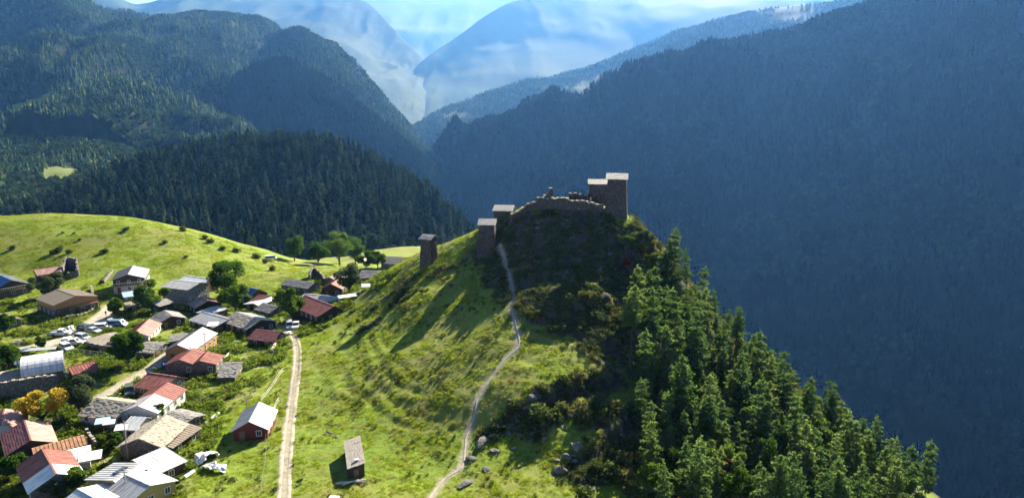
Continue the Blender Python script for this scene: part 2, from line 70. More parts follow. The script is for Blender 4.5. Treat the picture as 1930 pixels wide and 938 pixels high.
PINES = [(28.1, 126.9, 6.2, 'pine'), (24.4, 96.6, 6.8, 'leafy'), (43.5, 127.9, 8.1, 'pine'), (62.8, 128.0, 6.5, 'birch'), (55.3, 125.7, 10.4, 'pine'), (34.9, 151.8, 3.7, 'leafy'), (49.8, 108.7, 12.7, 'pine'), (47.4, 98.1, 7.5, 'pine'), (22.0, 102.5, 9.5, 'pine'), (49.3, 142.7, 6.3, 'pine'), (39.6, 112.0, 7.3, 'pine'), (25.8, 87.5, 11.5, 'pine'), (51.4, 155.9, 6.7, 'pine'), (47.8, 111.8, 4.2, 'birch'), (24.2, 119.1, 12.3, 'pine'), (67.3, 130.8, 11.2, 'pine'), (29.5, 137.3, 9.3, 'pine'), (42.9, 99.4, 4.6, 'leafy'), (35.5, 115.3, 12.5, 'pine'), (59.0, 105.0, 6.9, 'pine'), (55.4, 138.2, 10.8, 'pine'), (40.0, 118.4, 4.5, 'leafy'), (25.4, 132.0, 8.1, 'leafy'), (68.5, 107.9, 5.1, 'birch'), (28.7, 118.0, 8.1, 'pine'), (58.6, 135.4, 10.7, 'pine'), (42.7, 146.2, 12.0, 'pine'), (46.4, 131.4, 9.9, 'pine'), (26.0, 112.6, 6.2, 'pine'), (39.0, 138.9, 11.6, 'pine'), (70.0, 122.7, 6.5, 'pine'), (43.6, 93.5, 9.4, 'pine'), (47.3, 155.9, 8.5, 'pine'), (51.8, 97.0, 12.5, 'pine'), (24.2, 123.7, 4.2, 'leafy'), (33.2, 144.6, 8.2, 'pine'), (36.2, 157.1, 4.8, 'birch'), (45.8, 146.5, 4.4, 'leafy'), (43.2, 158.8, 4.7, 'leafy'), (67.6, 116.0, 10.3, 'pine'), (62.9, 116.6, 8.2, 'pine'), (66.0, 112.6, 9.8, 'pine'), (51.1, 113.2, 10.5, 'pine'), (57.2, 128.5, 8.1, 'leafy'), (50.4, 129.0, 9.0, 'pine'), (35.6, 88.4, 11.4, 'pine'), (47.8, 115.9, 7.2, 'pine'), (46.5, 150.5, 5.0, 'pine'), (43.9, 113.6, 12.7, 'pine'), (42.6, 139.8, 7.6, 'pine'), (46.2, 142.4, 9.9, 'pine'), (38.7, 153.9, 5.0, 'pine'), (39.5, 134.0, 8.8, 'pine'), (37.2, 141.7, 5.3, 'leafy'), (31.3, 100.8, 7.2, 'birch'), (56.7, 141.9, 8.6, 'pine'), (74.1, 117.8, 13.0, 'pine'), (52.9, 152.3, 3.7, 'leafy'), (31.8, 129.0, 10.8, 'pine'), (49.4, 125.0, 7.9, 'pine'), (66.1, 122.8, 7.7, 'pine'), (30.5, 104.7, 6.9, 'pine'), (29.5, 87.5, 5.6, 'leafy'), (59.9, 123.3, 7.6, 'birch'), (26.1, 109.4, 8.3, 'pine'), (20.2, 90.7, 6.9, 'leafy'), (35.4, 128.5, 12.0, 'pine'), (35.8, 125.1, 8.2, 'pine'), (57.1, 150.5, 4.4, 'leafy'), (59.5, 108.4, 5.3, 'leafy'), (37.7, 162.0, 9.9, 'pine'), (35.1, 100.8, 8.5, 'birch'), (55.2, 97.9, 5.8, 'leafy'), (39.9, 127.1, 6.1, 'pine'), (60.6, 146.2, 6.6, 'pine'), (55.8, 122.3, 8.0, 'pine'), (48.2, 135.8, 4.5, 'leafy'), (25.0, 101.7, 7.2, 'pine'), (30.6, 93.8, 7.3, 'pine'), (32.4, 132.4, 13.4, 'pine'), (39.4, 115.4, 6.1, 'pine'), (28.0, 130.0, 10.1, 'pine'), (54.6, 114.4, 11.3, 'pine'), (50.7, 119.4, 8.1, 'pine'), (22.0, 107.5, 9.4, 'pine'), (58.6, 118.0, 6.3, 'birch'), (34.1, 121.8, 5.1, 'leafy'), (71.9, 130.2, 8.8, 'pine'), (39.2, 149.0, 10.0, 'pine'), (24.9, 91.4, 8.9, 'pine'), (56.3, 133.4, 12.6, 'pine'), (37.6, 130.8, 12.8, 'pine'), (60.0, 131.1, 10.8, 'pine'), (48.8, 103.5, 11.0, 'pine'), (25.1, 104.8, 9.4, 'pine'), (34.6, 136.0, 10.5, 'pine'), (37.1, 93.5, 8.5, 'pine'), (52.9, 142.4, 7.2, 'pine'), (42.7, 163.2, 8.9, 'pine'), (45.1, 96.2, 6.0, 'pine'), (39.5, 108.1, 7.9, 'pine'), (63.4, 121.1, 11.5, 'pine'), (22.8, 99.1, 6.2, 'pine'), (33.1, 108.0, 12.1, 'pine'), (46.7, 107.6, 7.8, 'leafy'), (42.6, 131.1, 5.0, 'leafy'), (57.1, 102.2, 11.0, 'pine'), (49.2, 151.9, 3.5, 'birch'), (41.0, 102.7, 5.7, 'birch'), (77.5, 121.7, 4.1, 'birch'), (49.7, 133.1, 9.8, 'pine'), (42.6, 155.8, 5.6, 'pine'), (74.9, 131.9, 5.1, 'birch'), (36.5, 118.3, 8.2, 'pine'), (58.8, 139.4, 6.3, 'pine'), (61.8, 133.9, 9.1, 'pine'), (31.5, 97.5, 7.1, 'pine'), (40.6, 142.3, 6.1, 'birch'), (43.6, 118.3, 6.9, 'birch'), (63.4, 139.5, 6.4, 'pine'), (39.4, 97.1, 6.2, 'pine'), (71.0, 110.5, 8.1, 'birch'), (65.4, 106.7, 12.6, 'pine'), (35.2, 97.8, 8.5, 'pine'), (51.9, 106.1, 11.6, 'pine'), (29.8, 142.4, 4.6, 'birch'), (57.1, 110.7, 8.6, 'pine'), (32.5, 89.7, 4.3, 'birch'), (24.9, 136.9, 9.0, 'pine'), (36.2, 109.0, 7.7, 'pine'), (39.4, 164.8, 10.2, 'pine'), (59.0, 114.8, 10.4, 'pine'), (49.5, 100.3, 8.1, 'pine'), (77.2, 124.8, 6.1, 'leafy'), (51.6, 137.1, 12.4, 'pine'), (29.3, 123.0, 11.5, 'pine'), (64.4, 136.5, 4.9, 'birch'), (55.9, 106.7, 11.0, 'pine'), (42.4, 109.2, 6.8, 'pine'), (54.1, 102.7, 6.3, 'birch'), (32.2, 116.4, 6.6, 'pine'), (41.9, 122.6, 5.0, 'birch'), (63.7, 124.7, 5.9, 'leafy'), (53.7, 131.0, 4.3, 'leafy'), (72.3, 114.5, 8.9, 'pine'), (29.1, 133.1, 12.8, 'pine'), (27.9, 92.2, 11.1, 'pine'), (60.9, 141.8, 6.4, 'birch'), (48.4, 95.1, 11.3, 'pine'), (33.0, 113.4, 6.2, 'pine'), (41.2, 91.5, 11.7, 'pine'), (78.5, 128.9, 7.6, 'pine'), (63.0, 131.1, 4.9, 'birch'), (29.7, 111.4, 13.1, 'pine'), (82.1, 123.9, 11.0, 'pine'), (44.3, 124.9, 10.7, 'pine'), (29.1, 148.4, 8.6, 'pine'), (43.4, 152.1, 8.9, 'pine'), (65.4, 118.4, 13.2, 'pine'), (62.2, 113.5, 9.7, 'pine'), (69.2, 128.0, 6.8, 'pine'), (62.3, 105.1, 6.7, 'leafy'), (34.4, 140.5, 6.1, 'leafy'), (43.2, 135.2, 7.2, 'pine'), (33.5, 155.6, 5.6, 'pine'), (60.0, 126.4, 8.6, 'pine'), (49.2, 139.5, 7.4, 'pine'), (50.8, 148.5, 10.1, 'pine'), (24.3, 115.4, 7.3, 'pine'), (26.7, 139.3, 13.2, 'pine'), (51.3, 145.0, 6.8, 'pine'), (21.5, 86.3, 8.7, 'pine'), (54.9, 145.4, 6.8, 'leafy'), (35.2, 148.7, 7.9, 'pine'), (75.1, 127.1, 4.6, 'leafy'), (45.9, 101.9, 9.0, 'pine'), (53.2, 134.1, 9.8, 'pine'), (38.2, 145.0, 8.2, 'pine'), (47.6, 158.9, 5.1, 'pine'), (31.5, 125.3, 8.1, 'pine'), (73.3, 121.7, 11.0, 'pine'), (72.4, 124.7, 12.8, 'pine'), (67.6, 134.3, 11.4, 'pine'), (31.4, 153.0, 6.2, 'pine'), (28.3, 99.3, 5.3, 'leafy'), (52.8, 110.1, 12.0, 'pine'), (26.6, 142.5, 6.9, 'pine'), (55.2, 119.0, 9.0, 'pine'), (70.4, 117.3, 4.7, 'birch'), (40.6, 167.7, 10.4, 'pine'), (22.9, 111.2, 7.6, 'pine'), (46.8, 127.1, 9.2, 'pine'), (31.3, 139.8, 7.7, 'leafy'), (36.1, 105.5, 5.9, 'leafy'), (60.8, 101.5, 7.7, 'leafy'), (24.8, 126.7, 6.2, 'pine'), (63.0, 109.5, 8.8, 'pine'), (38.5, 89.5, 13.2, 'pine'), (66.5, 126.5, 7.9, 'leafy'), (52.5, 122.6, 6.8, 'pine'), (67.7, 137.5, 10.9, 'pine'), (38.8, 121.2, 7.3, 'pine'), (81.2, 127.1, 4.4, 'leafy'), (70.3, 135.7, 8.4, 'leafy'), (38.9, 158.7, 6.1, 'leafy'), (47.9, 122.0, 7.5, 'pine'), (27.7, 106.4, 6.8, 'pine'), (42.1, 105.6, 8.2, 'leafy'), (29.4, 114.8, 6.5, 'birch'), (36.3, 112.1, 9.5, 'pine'), (32.1, 147.4, 12.5, 'pine'), (51.7, 116.2, 12.8, 'pine'), (20.8, 95.5, 8.7, 'pine'), (28.2, 96.1, 7.3, 'leafy'), (26.3, 121.3, 8.2, 'leafy'), (38.0, 101.8, 4.2, 'leafy'), (69.4, 113.3, 10.0, 'pine'), (54.6, 148.8, 6.9, 'pine'), (34.0, 93.0, 8.4, 'leafy'), (33.5, 103.7, 4.8, 'leafy'), (35.7, 133.1, 5.3, 'leafy'), (30.9, 120.4, 9.0, 'pine'), (57.5, 147.3, 5.7, 'birch'), (44.8, 121.5, 8.0, 'pine'), (46.1, 139.3, 6.6, 'pine'), (46.3, 161.8, 10.6, 'pine'), (52.5, 99.9, 11.8, 'pine'), (46.8, 118.8, 12.0, 'pine'), (46.7, 92.5, 6.0, 'pine'), (28.0, 102.8, 9.8, 'pine'), (22.1, 121.6, 6.7, 'pine'), (27.5, 145.5, 4.2, 'leafy'), (68.0, 120.3, 10.7, 'pine'), (23.6, 129.5, 13.0, 'pine')]
TREES = [(-85.62, 200.94, 12.5, 6.5, 'broad_leaves', 'largest dark leafy tree, beside the grey concrete house'), (-78.67, 188.1, 9.0, 4.6, 'broad_leaves', 'round bright green tree in front of the largest dark tree'), (-58.67, 176.04, 9.7, 4.5, 'broad_leaves', 'dark leafy tree beside the parked cars at the end of the track'), (-83.06, 140.79, 8.2, 4.1, 'broad_leaves', 'round dark green tree below the tan plank yard'), (-102.26, 187.46, 9.0, 5.5, 'broad_leaves', 'dark leafy tree beside the blue and white canopy'), (-106.52, 178.23, 7.0, 2.0, 'broad_leaves', 'narrow leafy tree at the top of the village road'), (-79.46, 117.81, 7.9, 3.0, 'grey_leaves', 'tall grey green willow between the two lanes'), (-83.69, 113.59, 7.3, 5.0, 'yellow_leaves', 'wide yellow autumn tree at the left edge of the village'), (-49.05, 200.16, 10.3, 3.8, 'grey_leaves', 'grey green tree in front of the red gabled house'), (-107.57, 137.59, 7.3, 3.3, 'broad_leaves', 'dark leafy tree at the left edge beside the arched metal barn'), (-138.25, 198.95, 7.8, 6.2, 'grey_leaves', 'broad grey green bush tree below the ruined stone house'), (-62.8, 90.13, 4.0, 1.5, 'broad_leaves', 'small round green tree beside the stone house with the two tone roof'), (-109.66, 152.18, 3.5, 1.1, 'broad_leaves', 'tiny round tree standing alone beside the village road'), (-63.82, 115.18, 3.5, 1.2, 'broad_leaves', 'small dark tree beside the white gable roof'), (-126.14, 163.36, 5.8, 2.6, 'broad_leaves', 'bushy tree below the small hut at the left edge'), (-65.71, 102.98, 3.1, 2.0, 'broad_leaves', 'low green tree in the walled garden'), (-64.25, 88.33, 3.1, 1.9, 'grey_leaves', 'olive green tree at the bottom left corner'), (-75.1, 94.83, 4.2, 2.3, 'broad_leaves', 'dark tree below the red roofed shed at the bottom left'), (-92.92, 287.08, 11.2, 4.6, 'broad_leaves', 'leafy tree left of the small field behind the village'), (-81.38, 281.93, 10.0, 5.4, 'broad_leaves', 'dark tree right of the small field behind the village'), (-77.52, 301.64, 17.1, 6.3, 'bright_leaves', 'tall bright green tree behind the village houses'), (-76.04, 326.05, 14.5, 5.6, 'broad_leaves', 'tree beside the tall bright green tree behind the village'), (-49.63, 248.0, 7.5, 4.0, 'broad_leaves', 'rounded tree left of the farthest slate house'), (-53.13, 244.12, 6.5, 3.9, 'broad_leaves', 'small tree by the white canopy behind the village'), (32.17, 164.63, 5.8, 2.3, 'grey_leaves', 'round olive tree on the lit shoulder right of the tall tower'), (27.55, 162.61, 4.9, 1.9, 'broad_leaves', 'dark bushy tree directly below the tall tower'), (27.05, 157.34, 4.2, 1.3, 'red_leaves', 'small red leaved tree below the tall tower'), (35.23, 161.68, 4.9, 4.6, 'bright_leaves', 'yellow green bush on the right shoulder of the fortress hill'), (33.62, 98.8, 6.1, 1.2, 'rust_needles', 'rusty dying tree among the pines at the bottom')]
